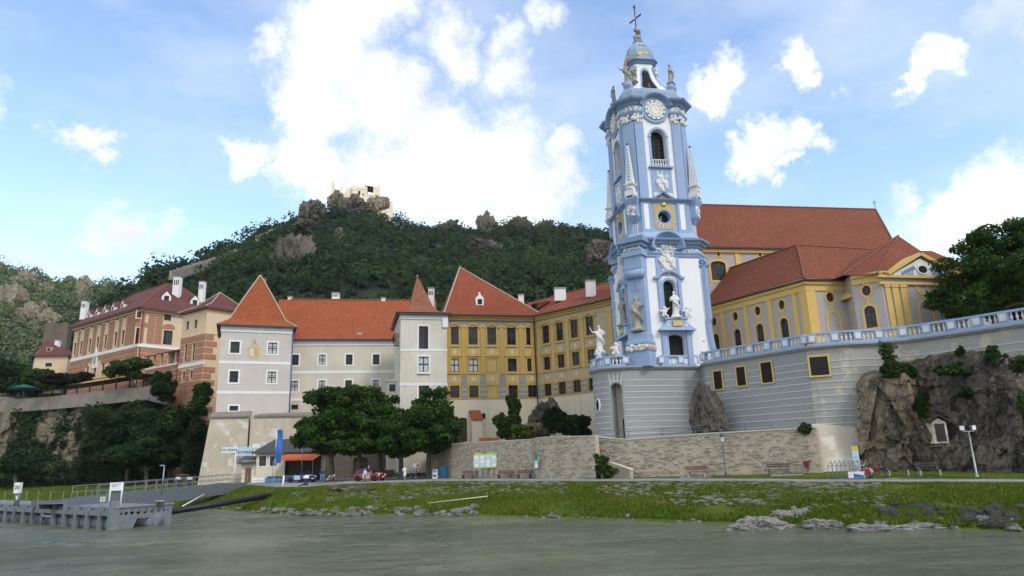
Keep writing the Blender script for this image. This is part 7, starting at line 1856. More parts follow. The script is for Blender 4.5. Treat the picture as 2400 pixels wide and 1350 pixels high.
def cliff(cols, label, mat, seed, nu=110, nv=56, amp=1.6, lean=2.5, back=7., rib=.5, name='cliff', kind='structure', strata=.0):
    """cols: (u, v_top, v_bottom, Y)"""
    us = [c[0] for c in cols]; V = []
    for u in np.linspace(us[0], us[-1], nu):
        vt, vb, Y = (np.interp(u, us, [c[i] for c in cols]) for i in (1, 2, 3)); B = at(u, vb, Y); T = at(u, vt, Y + lean)
        B = B.copy(); B[2] -= .6
        out = -np.array([B[0], B[1], 0]) / math.hypot(B[0], B[1]); t = np.linspace(0, 1, nv)[:, None]
        P = B + (T - B) * t; q = P * np.array([rib, rib, rib * .35]) + np.array([0, 0, seed])
        n=fbm(q,5,.55)-.5;n2=np.abs(fbm(q*2.1+9,3)-.5)*2;n3=np.floor((P[:,2]+2*fbm(q*.6+3,2))*.9)*.9
        st = (vnoise(np.stack([n3 * 3.1, q[:, 0] * .3, 0 * n3 + seed], -1)) - .5) * strata
        env = .35 + .65 * np.sin(math.pi * np.minimum(1, .1 + t[:, 0] * .85))
        bk_=blocks3(P*np.array([1,1,.45]),rib*.8,seed)*amp*1.5+blocks3(P*np.array([1,1,.6]),rib*2.2,seed+5)*amp*.55+blocks3(P,rib*5,seed+9)*amp*.2
        V+=list(P+out*((n*1.1*amp-n2*amp*.35+st+bk_)*env)[:,None]+np.array([0,0,1.])*(n*.3*(t[:,0]<.97))[:,None])
        V.append(T-out*back*.5+np.array([0,0,.4+(fbm(np.array([u*.02,1,seed]),3)-.5)*1.5]));V.append(T-out*back+np.array([0,0,-1.]))
    n=nv+2;Fq=[(i*n+j,(i+1)*n+j,(i+1)*n+j+1,i*n+j+1)for i in range(nu-1)for j in range(n-1)]
    V = np.array(V); c = V.mean(0); o = put(name, npmesh(name, V - c, Fq), mat, None, c)
    if kind: o['kind'] = kind
    return V.reshape(nu, n, 3), o
CR,_=cliff([(2075,880,1103,55.0),(2120,866,1103,54.6),(2180,842,1101,53.8),(2235,830,1101,52.2),(2300,833,1101,50.4),(2400,842,1102,48.0),(2600,830,1104,44)],'','rock_cliff',4.,200,110,1.5,.9,3,.5,strata=.6)
CR2,_=cliff([(2008,908,1103,56.2),(2030,893,1104,55.6),(2075,882,1104,54.6),(2120,874,1104,54.0),(2150,900,1103,54.2)],'','rock_tan',14.,110,90,.8,1.2,3,.4,strata=.7)
CL,_=cliff([(-300,905,1120,160),(-100,925,1118,150),(0,930,1117,140),(100,938,1116,136),(200,932,1115,132.5),(330,922,1113,128.5),(480,960,1112,125)],'','rock_left',8.,170,80,3.4,3,12,.22,strata=1.)
# single standing rocks by the terrace wall
rock(1655,968,66,76,128,'tall brown boulder standing in the corner of the grey terrace wall','rock_cliff',31,.8,amp=.4,zst=.8,sub=5,freq=1.9,taper=.38)
rock(1290, 968, 92, 62, 58, 'round dark rock under the yellow range, left of the bastion', 'rock_cliff', 32, .8, sub=4)
rock(1262, 1000, 88, 52, 66, 'pale rock face among bushes under the yellow range', 'rock_cliff', 33, .8, sub=4)
rock(1240, 1012, 86, 70, 40, 'low rock ledge behind the rubble wall coping', 'rock_tan', 34, .8, sub=4)
# wall behind the chestnut trees, canopy shade put into its dark stone colour
def back_wall():
    f=fac(760,1090,106,8);T=thing('yard_wall','shaded rough wall behind the chestnut trunks','wall',f.O);x1=PX(f,1070,1080)[0]
    wall(f,0,x1,1.2,8.5,[(PX(f,845,1080)[0],3.4,2.2,3.2,'s')],'old_stone_shaded',T,'wall',.5,1.);fbox(f,PX(f,845,1080)[0]-1.3,PX(f,845,1080)[0]+1.3,.4,.5,1.5,5.2,'gate','dark_wood',T)
back_wall()

# shrine niche let into the cliff
def shrine():
    f=fac(2203,1012,52.6,-8);T=thing('wayside_shrine','small gabled shrine niche with dark picture set in the cliff','shrine',f.O);z=f.O[2]
    k = 30.
    MB().prism(f,[(-.5,z-.85),(.5,z-.85),(.5,z+.7),(0,z+1.0),(-.5,z+.7)],-.05,1.2).obj('niche_frame','plaster_old',T)
    fbox(f, -.34, .34, -.09, .3, z - .7, z + .6, 'picture', 'glass', T)
    for s in(-1,1):MB().prism(f,[(0,z+1.18),(s*.72,z+.68),(s*.72,z+.8),(0,z+1.32)],-.22,.5).obj('gable_board','dark_wood',T)
    fbox(f, -.6, .6, -.16, .5, z - 1.06, z - .953, 'sill', 'rock_tan', T)
shrine()

# ------------------------------------------------------------------ trees
def gb(u, Y): return np.array([hx(u) * Y, Y, zground(u, Y)])
CH = 'row of chestnut trees on the forecourt'
for(u,Y,cr,lb,sd)in((781,89,[(755,1012,66,52),(785,965,68,52),(780,1040,60,22)],'leftmost chestnut tree, beside the kiosk',1),(843,90,[(840,955,76,56),(845,1015,78,48),(845,1042,66,22)],'tallest chestnut tree, second from the kiosk, before the cream wing',2),
                          (892,91,[(893,975,55,58),(890,1025,60,38)],'narrow chestnut tree in the middle of the row',3),(940,88,[(940,1008,60,56),(945,1044,52,20)],'smaller low chestnut tree, second from the right',4),(1003,86.5,[(1018,968,68,60),(1012,1018,76,44),(1005,1044,56,18)],'rightmost broad chestnut tree, next to the rubble wall',5)):
    rng=np.random.default_rng(sd);tree(lb,gb(u,Y),cr,Y,34000,.27,'leaf_chestnut','chestnut_tree','tree',.34,1.35,CH,sub=8,spread=.38)
rng = np.random.default_rng(50)
tree('big dark leafy tree behind the terrace balustrade at right',at(2330,760,58)-np.array([0,0,1.]),[(2330,625,105,78),(2270,700,80,55),(2390,690,90,70),(2330,570,80,45)],58,34000,.19,'leaf_chestnut','broadleaf_tree',trunk_r=.35,sub=9,shell=.5,spread=.5)
# dark grove under the palace
for(u,Y,cr,lb)in((300,126,[(305,985,80,60),(265,1050,55,52)],'dark spreading tree under the palace terrace wall'),(400,122,[(385,1010,85,78),(420,1050,60,50)],'dark round tree left of the stained buttress'),
                      (345,119,[(340,1060,80,42)],'low dark tree over the promenade path, left'),(448,118,[(455,1070,32,45),(462,1020,26,40)],'slim dark tree touching the stained buttress'),(40,132,[(30,1085,34,28)],'low dark bush at the cliff foot behind the flags')):
    rng=np.random.default_rng(int(u));tree(lb,gb(u,Y),cr,Y,26000,.38,'leaf_dark','broadleaf_tree',trunk_r=.4,group='dark trees below the palace',sub=8,shell=.45)
# trees and shrubs on the palace terrace
for(u,v,Y,cr,mat,lb,n,lf)in((310,905,128,[(300,862,45,22),(325,852,30,14)],'leaf_bush','flat topped green tree in front of the palace',6000,.42),(380,935,124,[(385,905,28,38),(372,890,18,18)],'leaf_dark','tall dark shrub in front of the loggia',5000,.4),
                                      (472,950,119,[(472,925,26,30),(460,960,26,26)],'leaf_bush','green shrub between pavilion and grey corner tower',5000,.4),(160,900,138,[(150,888,55,20),(190,884,30,14)],'leaf_plum','dark purple leaved tree left of the palace',6000,.42),
                                      (20,890,150,[(20,880,55,45),(60,905,40,30)],'leaf_dark','dark evergreen at the left edge, behind the parasol',7000,.5),(88,895,144,[(85,880,35,25)],'leaf_bush','grey green bush under the small cream house',4000,.42),(262,880,131,[(262,870,18,16)],'leaf_bright','small yellow green tree before the palace',2500,.38),
                                      (105,915,136,[(110,904,26,12)],'leaf_bright','bright green hedge beside the parasol',2500,.38)):
    P=at(u,v,Y);rng=np.random.default_rng(int(u+v));tree(lb,P,cr,Y,n,lf,mat,'shrub' if 'shrub' in lb or 'bush' in lb or 'hedge' in lb else 'broadleaf_tree','shrub' if 'shrub' in lb or 'bush' in lb or 'hedge' in lb else 'tree',.2,group=None,sub=6)
# shrubs by walls and on the cliff
for(u,v,Y,cr,mat,lb,n,lf)in((1192,1030,88,[(1185,1000,26,34)],'leaf_bush','dense dark green shrub below the yellow range, left of the rock',5000,.25),(1200,1005,89,[(1203,950,17,24),(1205,985,14,20)],'leaf_bush','tall fig like sapling against the yellow range',3000,.3),
                                      (1232,1028,84,[(1225,1012,28,18)],'leaf_bright','yellow green spreading bush above the rubble wall',3000,.26),(1300,1025,82,[(1300,985,30,30),(1330,1000,34,22)],'leaf_dark','dark bush against the round rock beside the bastion',5500,.26),(1365,1020,80,[(1355,1000,30,26)],'leaf_dark','dark bush touching the left edge of the grey bastion',4500,.26),
                                      (1415,1117,64.5,[(1410,1082,17,17),(1420,1105,22,14)],'leaf_bush','leafy climber beside the doorway and white topped bin',3500,.2),(1885,1012,57.0,[(1885,1002,13,15)],'leaf_bush','small bush on the end of the rubble wall',1500,.17),
                                      (2092,885,55.8,[(2092,868,32,24),(2125,872,22,16)],'leaf_dark','dense green shrub on the cliff top below the balustrade',5500,.2),(2085,860,56.4,[(2082,822,20,26),(2090,845,18,14)],'leaf_bush','feathery sapling rising in front of the balustrade',900,.15),
                                      (2335,850,50.6,[(2335,842,24,22),(2326,826,14,14)],'leaf_bush','shrub on the cliff top, right of the middle',2500,.18),(2250,828,52.8,[(2250,824,9,11)],'leaf_dark','tiny shrub at the foot of the terrace wall',500,.16),(2390,850,49,[(2395,852,24,18)],'leaf_bush','low shrub at the right edge of the cliff top',1500,.18),
                                      (2165,985,52.2,[(2160,955,15,26),(2166,930,10,14)],'leaf_dark','hanging ivy in the cliff cleft above the benches',2500,.17),(2262,925,50.4,[(2262,920,18,13)],'leaf_dark','grassy tuft on a cliff ledge',1200,.16),(2400,960,47.0,[(2402,952,16,28)],'leaf_bright','yellow green bush on the cliff at the right edge',2200,.18),
                                      (2228,880,52.0,[(2232,868,36,18)],'leaf_bush','brownish scrub on the cliff brow',1800,.17)):
    P=at(u,v,Y);rng=np.random.default_rng(int(u+v));tree(lb,P,cr,Y,n,lf,mat,'shrub','shrub',.07,sub=8,dep=.8,spread=.5)
# ivy on the left cliff and right cliff
def ivy(G, thr, n, size, mat, label, seed, off=.25, sc=.16):
    r=np.random.default_rng(seed);a,b_,_=G.shape;i=(r.random(n)*(a-1)).astype(int);j=(r.random(n)*(b_-3)*.86).astype(int);P=G[i,j]+r.normal(0,.35,(n,3))
    keep=fbm(P*np.array([sc,sc,sc*.55])+seed,4)+.12*(r.random(n)-.5)>thr;P=P[keep];out=-np.stack([P[:,0],P[:,1],0*P[:,0]],1);out/=np.linalg.norm(out,axis=1)[:,None]
    P=P+out*(off+r.random(len(P))*.6)[:,None];V,Fq=quadleaves(P,out+np.array([0,0,.6]),size,1.4,.6);o=put('ivy',npmesh('ivy',V,Fq),mat);tag(o,label,'ivy',kind='stuff')
rng = np.random.default_rng(77)
ivy(CL, .585, 60000, .42, 'leaf_dark', 'ivy and scrub hanging over the left cliff', 2, .4, .13)
ivy(CR, .66, 20000, .17, 'leaf_dark', 'ivy patches on the right cliff', 6, .1, .35)

# ------------------------------------------------------------------ palace terrace wall, pergola, parasol
def palace_terrace():
    pts=[(-260,925,150),(-60,932,146),(20,937,141),(110,930,137),(200,921,133.5),(290,910,130),(350,906,127.5),(395,915,125.5)]
    P=[at(u,v,Y)for u,v,Y in pts];T=thing('terrace_parapet','grey stone parapet along the palace terrace above the cliff','wall',P[3])
    Ln=[p[:2]for p in P];n=len(P);B=offset([np.array(p)for p in Ln],-.8);m=MB();V=[(*p[:2],p[2]-2.6)for p in P]+[tuple(p)for p in P]+[(*b_,p[2])for b_,p in zip(B,P)]+[(*b_,p[2]-2.6)for b_,p in zip(B,P)]
    Fs = []
    for i in range(n-1):Fs+=[(i,i+1,n+i+1,n+i),(n+i,n+i+1,2*n+i+1,2*n+i),(2*n+i,2*n+i+1,3*n+i+1,3*n+i)]
    m.add(V, Fs); m.obj('wall', 'wall_dull', T)
    V = []
    for b_, p in zip(B, P): V += [(*b_, p[2] - .9), (b_[0] + (-2 if b_[0] < -60 else 6), b_[1] + 45, p[2] - .6)]
    m=MB();m.add(V,[(2*i,2*i+2,2*i+3,2*i+1)for i in range(n-1)]);o=m.obj('palace_terrace','concrete');o['kind']='structure'
    # long pergola roof
    a,b_=at(92,912,141),at(335,876,130.5);d=b_-a;f=Fr(a,math.atan2(d[1],d[0]));L=math.hypot(d[0],d[1]);Q=thing('pergola','long dark pergola with pale roof edge on the palace terrace','pergola',a)
    sl=d[2]/L;m=MB();m.add([f.pt(0,0,a[2]),f.pt(L,0,b_[2]),f.pt(L,6,b_[2]+.5),f.pt(0,6,a[2]+.5),f.pt(0,0,a[2]-.12),f.pt(L,0,b_[2]-.12),f.pt(L,6,b_[2]+.3),f.pt(0,6,a[2]+.3)],[(0,1,2,3),(4,7,6,5),(0,4,5,1)]);m.obj('roof','dark_wood',Q)
    m=MB();m.add([f.pt(0,-.08,a[2]-.16),f.pt(L,-.08,b_[2]-.16),f.pt(L,-.08,b_[2]+.12),f.pt(0,-.08,a[2]+.12),f.pt(0,.05,a[2]+.12),f.pt(L,.05,b_[2]+.12)],[(0,1,2,3),(3,2,5,4)]);m.obj('roof_edge','yellow',Q)
    for i in range(9):x=L*i/8;fbox(f,x-.1,x+.1,.2,.4,a[2]+sl*x-3.6,a[2]+sl*x-.14,'post','dark_wood',Q)
    # green parasol
    p=at(55,925,139.5);T2=thing('parasol','dark green parasol open on the palace terrace at far left','parasol',p);m=MB();zt=at(55,901,139.5)[2]
    m.lathe((p[0],p[1],zt-.9),[(3.0,0),(1.5,.5),(.05,.95)],8);m.obj('canopy','umbrella_green',T2);MB().tube([p-np.array([0,0,.8]),(p[0],p[1],zt-.1)],.05,6).obj('pole','steel',T2)
palace_terrace()
# ================================================================== river bank: boulders, pitching, grass
def bank_details():
    random.seed(5); R = np.random.default_rng(8)
    meshes = [rockmesh(60 + i, 2, .35, 1.2, 1.) for i in range(7)]
    def shore(n, u0, u1, t0, t1, r0, r1, mat, label, group, flat=.6):
        for i in range(n):
            u=random.uniform(u0,u1);t=random.uniform(t0,t1);P=bank(u,t);r=random.uniform(r0,r1)*(1.15 if random.random()<.15 else .85)
            o=put('shore_rock',meshes[i%7],None,None,P+np.array([0,0,r*.12]),random.random()*6,(r*random.uniform(.8,1.4),r*random.uniform(.7,1.1),r*flat*random.uniform(.7,1.2)))
            tag(o, label, 'rock', group)
    for me in meshes:
        if not me.materials: me.materials.append(MAT['rock_shore'])
    shore(95,660,1120,-.02,.14,.18,.5,'rock_shore','pale grey boulder of the riprap at the waterline below the forecourt','boulders at the waterline')
    shore(26,440,680,.0,.12,.2,.45,'rock_shore','pale boulder at the waterline under the black boom','boulders under the boom')
    shore(26,1160,1640,.0,.09,.1,.26,'rock_shore','small pale stone at the grassy waterline in the middle of the bank','small stones at the waterline')
    shore(30,1950,2440,.0,.16,.15,.38,'rock_shore','pale stone at the waterline on the right','pale stones on the right shore')
    mesh2 = [rockmesh(80 + i, 2, .4, 1.4, 1.) for i in range(5)]
    for me in mesh2: me.materials.append(MAT['rock_shore_dark'])
    for i in range(58):
        u=random.uniform(2060,2450);t=random.uniform(.04,.3)if u>2200 else random.uniform(.16,.32);P=bank(u,t);r=random.uniform(.16,.42)
        o=put('dark_rock',mesh2[i%5],None,None,P+np.array([0,0,r*.15]),random.random()*6,(r*random.uniform(.9,1.6),r,r*random.uniform(.5,.8)));o.rotation_euler=(random.uniform(-.4,.4),random.uniform(-.5,.5),random.random()*6);tag(o,'dark slaty rock tumbled on the right part of the bank','rock','dark rocks on the right bank')
    # long pale ledges half in the water
    for(u,v,w,h,sd,lb)in((1800,1238,110,26,91,'long flat pale rock ledge at the water, left half'),(1890,1230,120,38,92,'hump of the long pale rock ledge at the water'),(1950,1240,80,22,93,'right tip of the long pale rock ledge at the water'),(1760,1243,60,12,94,'thin pale rock tongue barely above the water'),(2080,1245,110,14,95,'low pale rock ledge at the water near the right edge'),(2180,1243,90,14,96,'smooth mud coloured ledge at the water near the right edge')):
        P=gz(u,v,.05);k=pxm(P);o=put('rock_ledge',rockmesh(sd,5,.42,2.0,1.5),'rock_ledge',None,(P[0],P[1]+1.,.02),-.35,(w/k/2*1.25,w/k/2*.5,h/k*.9));tag(o,lb,'rock')
    # stone pitching showing through the turf
    V=[];Fc=[];base=stonemesh(3);BV=np.array([v.co for v in base.vertices]);BF=[tuple(p.vertices)for p in base.polygons]
    n = 1700; u = R.uniform(690, 2200, n); t = R.uniform(.26, .95, n); P = banks(u, t)
    d=fbm(np.stack([P[:,0]*.11,P[:,1]*.2,0*u+7.],-1),3)+np.where(((u>760)&(u<1320))|((u>1580)&(u<2050)),.13,-.1)+np.where(t>.45,.05,-.07)
    C = [(p, R.uniform(.09, .22), R.random() * 6) for p in P[d > .53]]
    for P, r, a in C:
        S=BV*np.array([r*1.3,r,r*.42]);ca,sa=math.cos(a),math.sin(a);X=S[:,0]*ca-S[:,1]*sa;Y=S[:,0]*sa+S[:,1]*ca
        o=len(V);V+=list(np.stack([X+P[0],Y+P[1],S[:,2]+P[2]+.03],1));Fc+=[tuple(i+o for i in f)for f in BF]
    o=put('bank_pitching',npmesh('bank_pitching',V,Fc),'pitching');tag(o,'flat pitching stones showing through the turf of the bank','stones',kind='stuff')
    # grass
    N = 170000; us = R.uniform(-250, 2650, N); ts = R.uniform(.04, .985, N); B = banks(us, ts); uu = np.linspace(-300, 2700, 120)
    # lawn behind the path on the right
    M=40000;ul=R.uniform(1430,2650,M);Ywl,Yfl,Ybl,Zrl=(np.interp(ul,UC,a)for a in(YW,YF,YB,ZR));hl_=np.interp(ul,uu,[hx(q)for q in uu]);fr_=np.interp(ul,[1400,1900,2400],[.62,.48,.45]);q=R.random(M)
    Yl = Yfl + (Ybl - Yfl) * fr_ + .3 + q * 9; B2 = np.stack([hl_ * Yl, Yl, Zrl + np.clip((Yl - Ybl) * .045, 0, .45)], -1)
    B=np.vstack([B,B2]);dens=fbm(B*np.array([.35,.35,.35])+4,4);keep=dens+.25*R.random(len(B))>.52;B=B[keep];n=len(B)
    tt=np.concatenate([ts,np.full(M,.9)])[keep];hgt=((.07+.19*R.random(n)*dens[keep]*2)*np.interp(tt,[0,.6,.9,1],[1.1,.9,.45,.25]))[:,None];a=R.random(n)*6.28;w=(.05+.05*R.random(n))[:,None];dx=np.stack([np.cos(a),np.sin(a),0*a],-1)*w
    tip = B + np.stack([R.normal(0, .06, n), R.normal(0, .06, n), 0 * a], -1) + np.array([0, 0, 1.]) * hgt
    V=np.stack([B-dx,B+dx,tip],1).reshape(-1,3);o=put('grass',npmesh('grass',V,np.arange(3*n).reshape(n,3)),'grass_blade');tag(o,'rough grass covering the river bank and lawns','grass',kind='stuff')
    # bare asphalt apron with the boulder slab, and the white pole lying on the slope
    P=bank(820,.62);o=put('rock_slab',rockmesh(97,4,.25,1.3,1.),'rock_cliff',None,P+np.array([0,0,-.05]),-.5,(3.4,1.5,.5));tag(o,'broad smooth grey rock slab in the bank below the forecourt','rock')
    a,b_=gz(1003,1179,1.35),gz(1143,1163,1.75);m=MB();m.tube([a,b_],.035,6);o=m.obj('pole','cream_white');tag(o,'pale pole lying aslant on the stone bank','pole')
bank_details()
# ================================================================== things on the promenade
def rp(u, v, z=None):
    """ground point seen at photo pixel (u, v) on the road level"""
    zr = float(np.interp(u, UC, ZR)) + .035 if z is None else z
    return gz(u, v, zr)
def wp(u, gap=1.):
    """ground point in front of the rubble wall along photo column u"""
    Y=float(np.interp(u,[q[0]for q in PW+PW2],[q[2]for q in PW+PW2]))-gap;return np.array([hx(u)*Y,Y,zground(u,Y)])
def yp(u, Y): return np.array([hx(u) * Y, Y, zground(u, Y)])
def text_mesh(s, size, ext=.004, shear=0., spacing=1.):
    cu=bpy.data.curves.new('text','FONT');cu.body=s;cu.size=size;cu.extrude=ext;cu.align_x='CENTER';cu.align_y='CENTER';cu.shear=shear;cu.space_character=spacing;cu.resolution_u=3
    o=bpy.data.objects.new('tmp',cu);COL.objects.link(o);dg=bpy.context.evaluated_depsgraph_get();dg.update();me=bpy.data.meshes.new_from_object(o.evaluated_get(dg));bpy.data.objects.remove(o)
    for v in me.vertices: x, y, z = v.co; v.co = (x, -z, y)
    return me
def put_text(s, size, mat, parent, f, x, y, z, **k):
    o = put('lettering', text_mesh(s, size, **k), mat, parent, f.pt(x, y, z), f.a); o['kind'] = 'stuff'; return o
# ------------------------------------------------------------------ people
def person(P,h,rz,label,shirt,trousers,hair='hair',shorts=False,pose='stand',seed=1,group='people on the promenade',skirt=False):
    random.seed(seed); s = h / 1.75; T = thing('person', label, 'person', P, rz, group)
    st = .09 if pose != 'walk' else .16
    L = {}
    hip={-1:(-.09,0,.92),1:(.09,0,.92)};kn={-1:(-.1,-st*.9,.5),1:(.1,st*.3,.5)};an={-1:(-.1,-st*.6,.08),1:(.11,st*1.5,.08)}
    if pose=='sit':hip={a:(a*.1,.1,.48)for a in(-1,1)};kn={a:(a*.13,-.32,.5)for a in(-1,1)};an={a:(a*.13,-.34,.08)for a in(-1,1)}
    dz = -.44 if pose == 'sit' else 0; dy = .1 if pose == 'sit' else 0
    q = lambda p: (p[0] * s, p[1] * s, p[2] * s); up = lambda x, y, z: (x * s, (y + dy) * s, (z + dz) * s)
    if pose == 'hand': elbow = {-1: (-.30, -.06, 1.12), 1: (.30, -.16, 1.22)}; hand = {-1: (-.22, -.2, .95), 1: (.12, -.2, 1.5)}
    else: elbow = {-1: (-.27, .02, 1.12), 1: (.28, .02, 1.12)}; hand = {-1: (-.24, -.14, .90), 1: (.27, -.10, .88)}
    def torso(m, g):
        m.rings([[up(rx*g*math.cos(a),ry*g*math.sin(a),z)for a in np.linspace(0,2*math.pi,13)[:-1]]for z,rx,ry in((.86,.155,.115),(.98,.15,.11),(1.1,.14,.105),(1.28,.175,.12),(1.4,.17,.105),(1.46,.08,.07))])
    def leg(m,a,g,z0=0.,r=(.09,.062,.045)):m.tube([q(hip[a]),q(kn[a]),q(an[a])],[r[0]*g*s,r[1]*g*s,r[2]*g*s],9)
    def arm(m,a,g,full=True):m.tube([up(a*.185,0,1.4),up(*elbow[a])]+([up(*hand[a])]if full else[]),[.052*g*s,.042*g*s]+([.03*g*s]if full else[]),8)
    m = MB(); torso(m, .92)
    for a in (-1, 1):
        leg(m,a,.88);arm(m,a,.95);hx0,hy0,hz0=hand[a];m.ball(up(hx0,hy0-.01,hz0-.05),(.035*s,.025*s,.06*s),7,6)
        for k in range(4):m.tube([up(hx0-.024+.016*k,hy0-.015,hz0-.07),up(hx0-.026+.017*k,hy0-.03,hz0-.13-.01*(k in(1,2)))],.011*s,5)
        m.tube([up(hx0 - a * .03, hy0, hz0 - .03), up(hx0 - a * .06, hy0 - .02, hz0 - .085)], .012 * s, 5)
        f0 = an[a]; m.ball((f0[0] * s, (f0[1] - .07) * s, .05 * s), (.045 * s, .13 * s, .05 * s), 8, 6)
    m.tube([up(0,0,1.42),up(0,-.01,1.54)],.055*s,8);m.ball(up(0,-.015,1.63),(.078*s,.098*s,.12*s),10,8);m.ball(up(0,-.115,1.62),(.014*s,.025*s,.03*s),6,5)
    for a in (-1, 1): m.ball(up(a * .08, .0, 1.63), (.015 * s, .025 * s, .035 * s), 6, 5)
    loc = np.array(P, float)
    put('body', fuse(m, .026 * s), 'skin', T, loc, rz)
    m = MB(); torso(m, 1.08)
    for a in (-1, 1): arm(m, a, 1.35, False)
    put('shirt', fuse(m, .03 * s), shirt, T, loc, rz)
    m=MB();m.rings([[(rx*s*math.cos(a),(ry*math.sin(a)+dy)*s,(z+dz)*s)for a in np.linspace(0,2*math.pi,13)[:-1]]for z,rx,ry in((.8,.16,.12),(.9,.172,.13),(1.0,.155,.118))])
    if skirt:m.rings([[(rx*s*math.cos(a),ry*s*math.sin(a),z*s)for a in np.linspace(0,2*math.pi,13)[:-1]]for z,rx,ry in((.55,.2,.16),(.95,.15,.11))])
    for a in (-1, 1):
        if shorts: h0, k0 = np.array(q(hip[a])), np.array(q(kn[a])); m.tube([h0, k0], [.105 * s, .085 * s], 9)
        elif not skirt: leg(m, a, 1.1)
    put('trousers', fuse(m, .03 * s), trousers, T, loc, rz)
    m=MB();m.ball(up(0,.015,1.68),(.088*s,.10*s,.09*s),10,8);m.ball(up(0,.06,1.6),(.07*s,.05*s,.09*s),8,6);put('hair',fuse(m,.03*s),hair,T,loc,rz)
    m = MB()
    for a in(-1,1):f0=an[a];mm=MB();mm.ball((f0[0]*s,(f0[1]-.075)*s,.045*s),(.052*s,.14*s,.055*s),8,6);put('shoe',mm.mesh('shoe'),'cloth_dark',T,loc,rz)
    return T
person(rp(754,1133),1.8,2.9,'person in a navy striped shirt and jeans walking away beside the blue car','cloth_navy','cloth_blue',pose='walk',seed=2)
person(np.array([hx(864)*80.5,80.5,1.945]),1.82,.2,'person in navy shirt and pale shorts standing before the red car','cloth_navy','cloth_khaki',shorts=True,seed=3)
person(np.array([hx(856)*80.3,80.3,1.945]),1.5,-.4,'small person in light blue leaning on the taller one before the red car','sign_blue_pale','cloth_blue','hair_fair',shorts=True,seed=4)
person(np.array([hx(949)*82,82,1.945]),1.7,.5,'person in white top and shorts raising a hand by a chestnut trunk','cloth_white','cloth_white','hair_fair',True,'hand',5)
person(rp(279,1128),1.75,.3,'person in a pink top, leftmost of three on the far left path','cloth_pink','cloth_khaki','hair_fair',seed=6)
person(rp(285.5, 1128), 1.75, .1, 'person in white, middle of three on the far left path', 'cloth_white', 'cloth_navy', seed=7)
person(rp(294,1128),1.7,-.2,'person in a dark top and pale trousers, right of three on the far left path','cloth_dark','cloth_white',seed=8)
person(rp(574, 1124, 2.0), 1.5, .4, 'small person in pink top by the kiosk door', 'cloth_pink', 'cloth_dark', 'hair', seed=9)
person(rp(611,1124,2.0),1.75,-.8,'person in dark green top and white trousers before the kiosk','sign_green','cloth_white',seed=10)
for(u,v,sh,lb,sd)in((722,1119,'cloth_white','person in white seated at a cafe table behind the blue car',11),(735,1118,'cloth_white','person in white seated nearest the chestnut trees',12),(745,1119,'cloth_blue','person in blue seated behind the striped walker',13)):
    person(rp(u, v, 2.0), 1.72, random.uniform(-.6, .6), lb, sh, 'cloth_dark', pose='sit', seed=sd, group='cafe guests')
for(u,v,Y,sh,lb,sd)in((1425,850,72.5,'cloth_white','person in white looking over the bastion rail, left',14),(1440,846,71.7,'cloth_pink','person in pink looking over the bastion rail, middle',15),(1452,844,71.5,'cloth_dark','person in dark top on the bastion beside the tower',16)):
    p=at(u,v,Y);person((p[0],p[1],ZT-.12),1.7,-.2,lb,sh,'cloth_navy',seed=sd,group='visitors on the tower terrace')

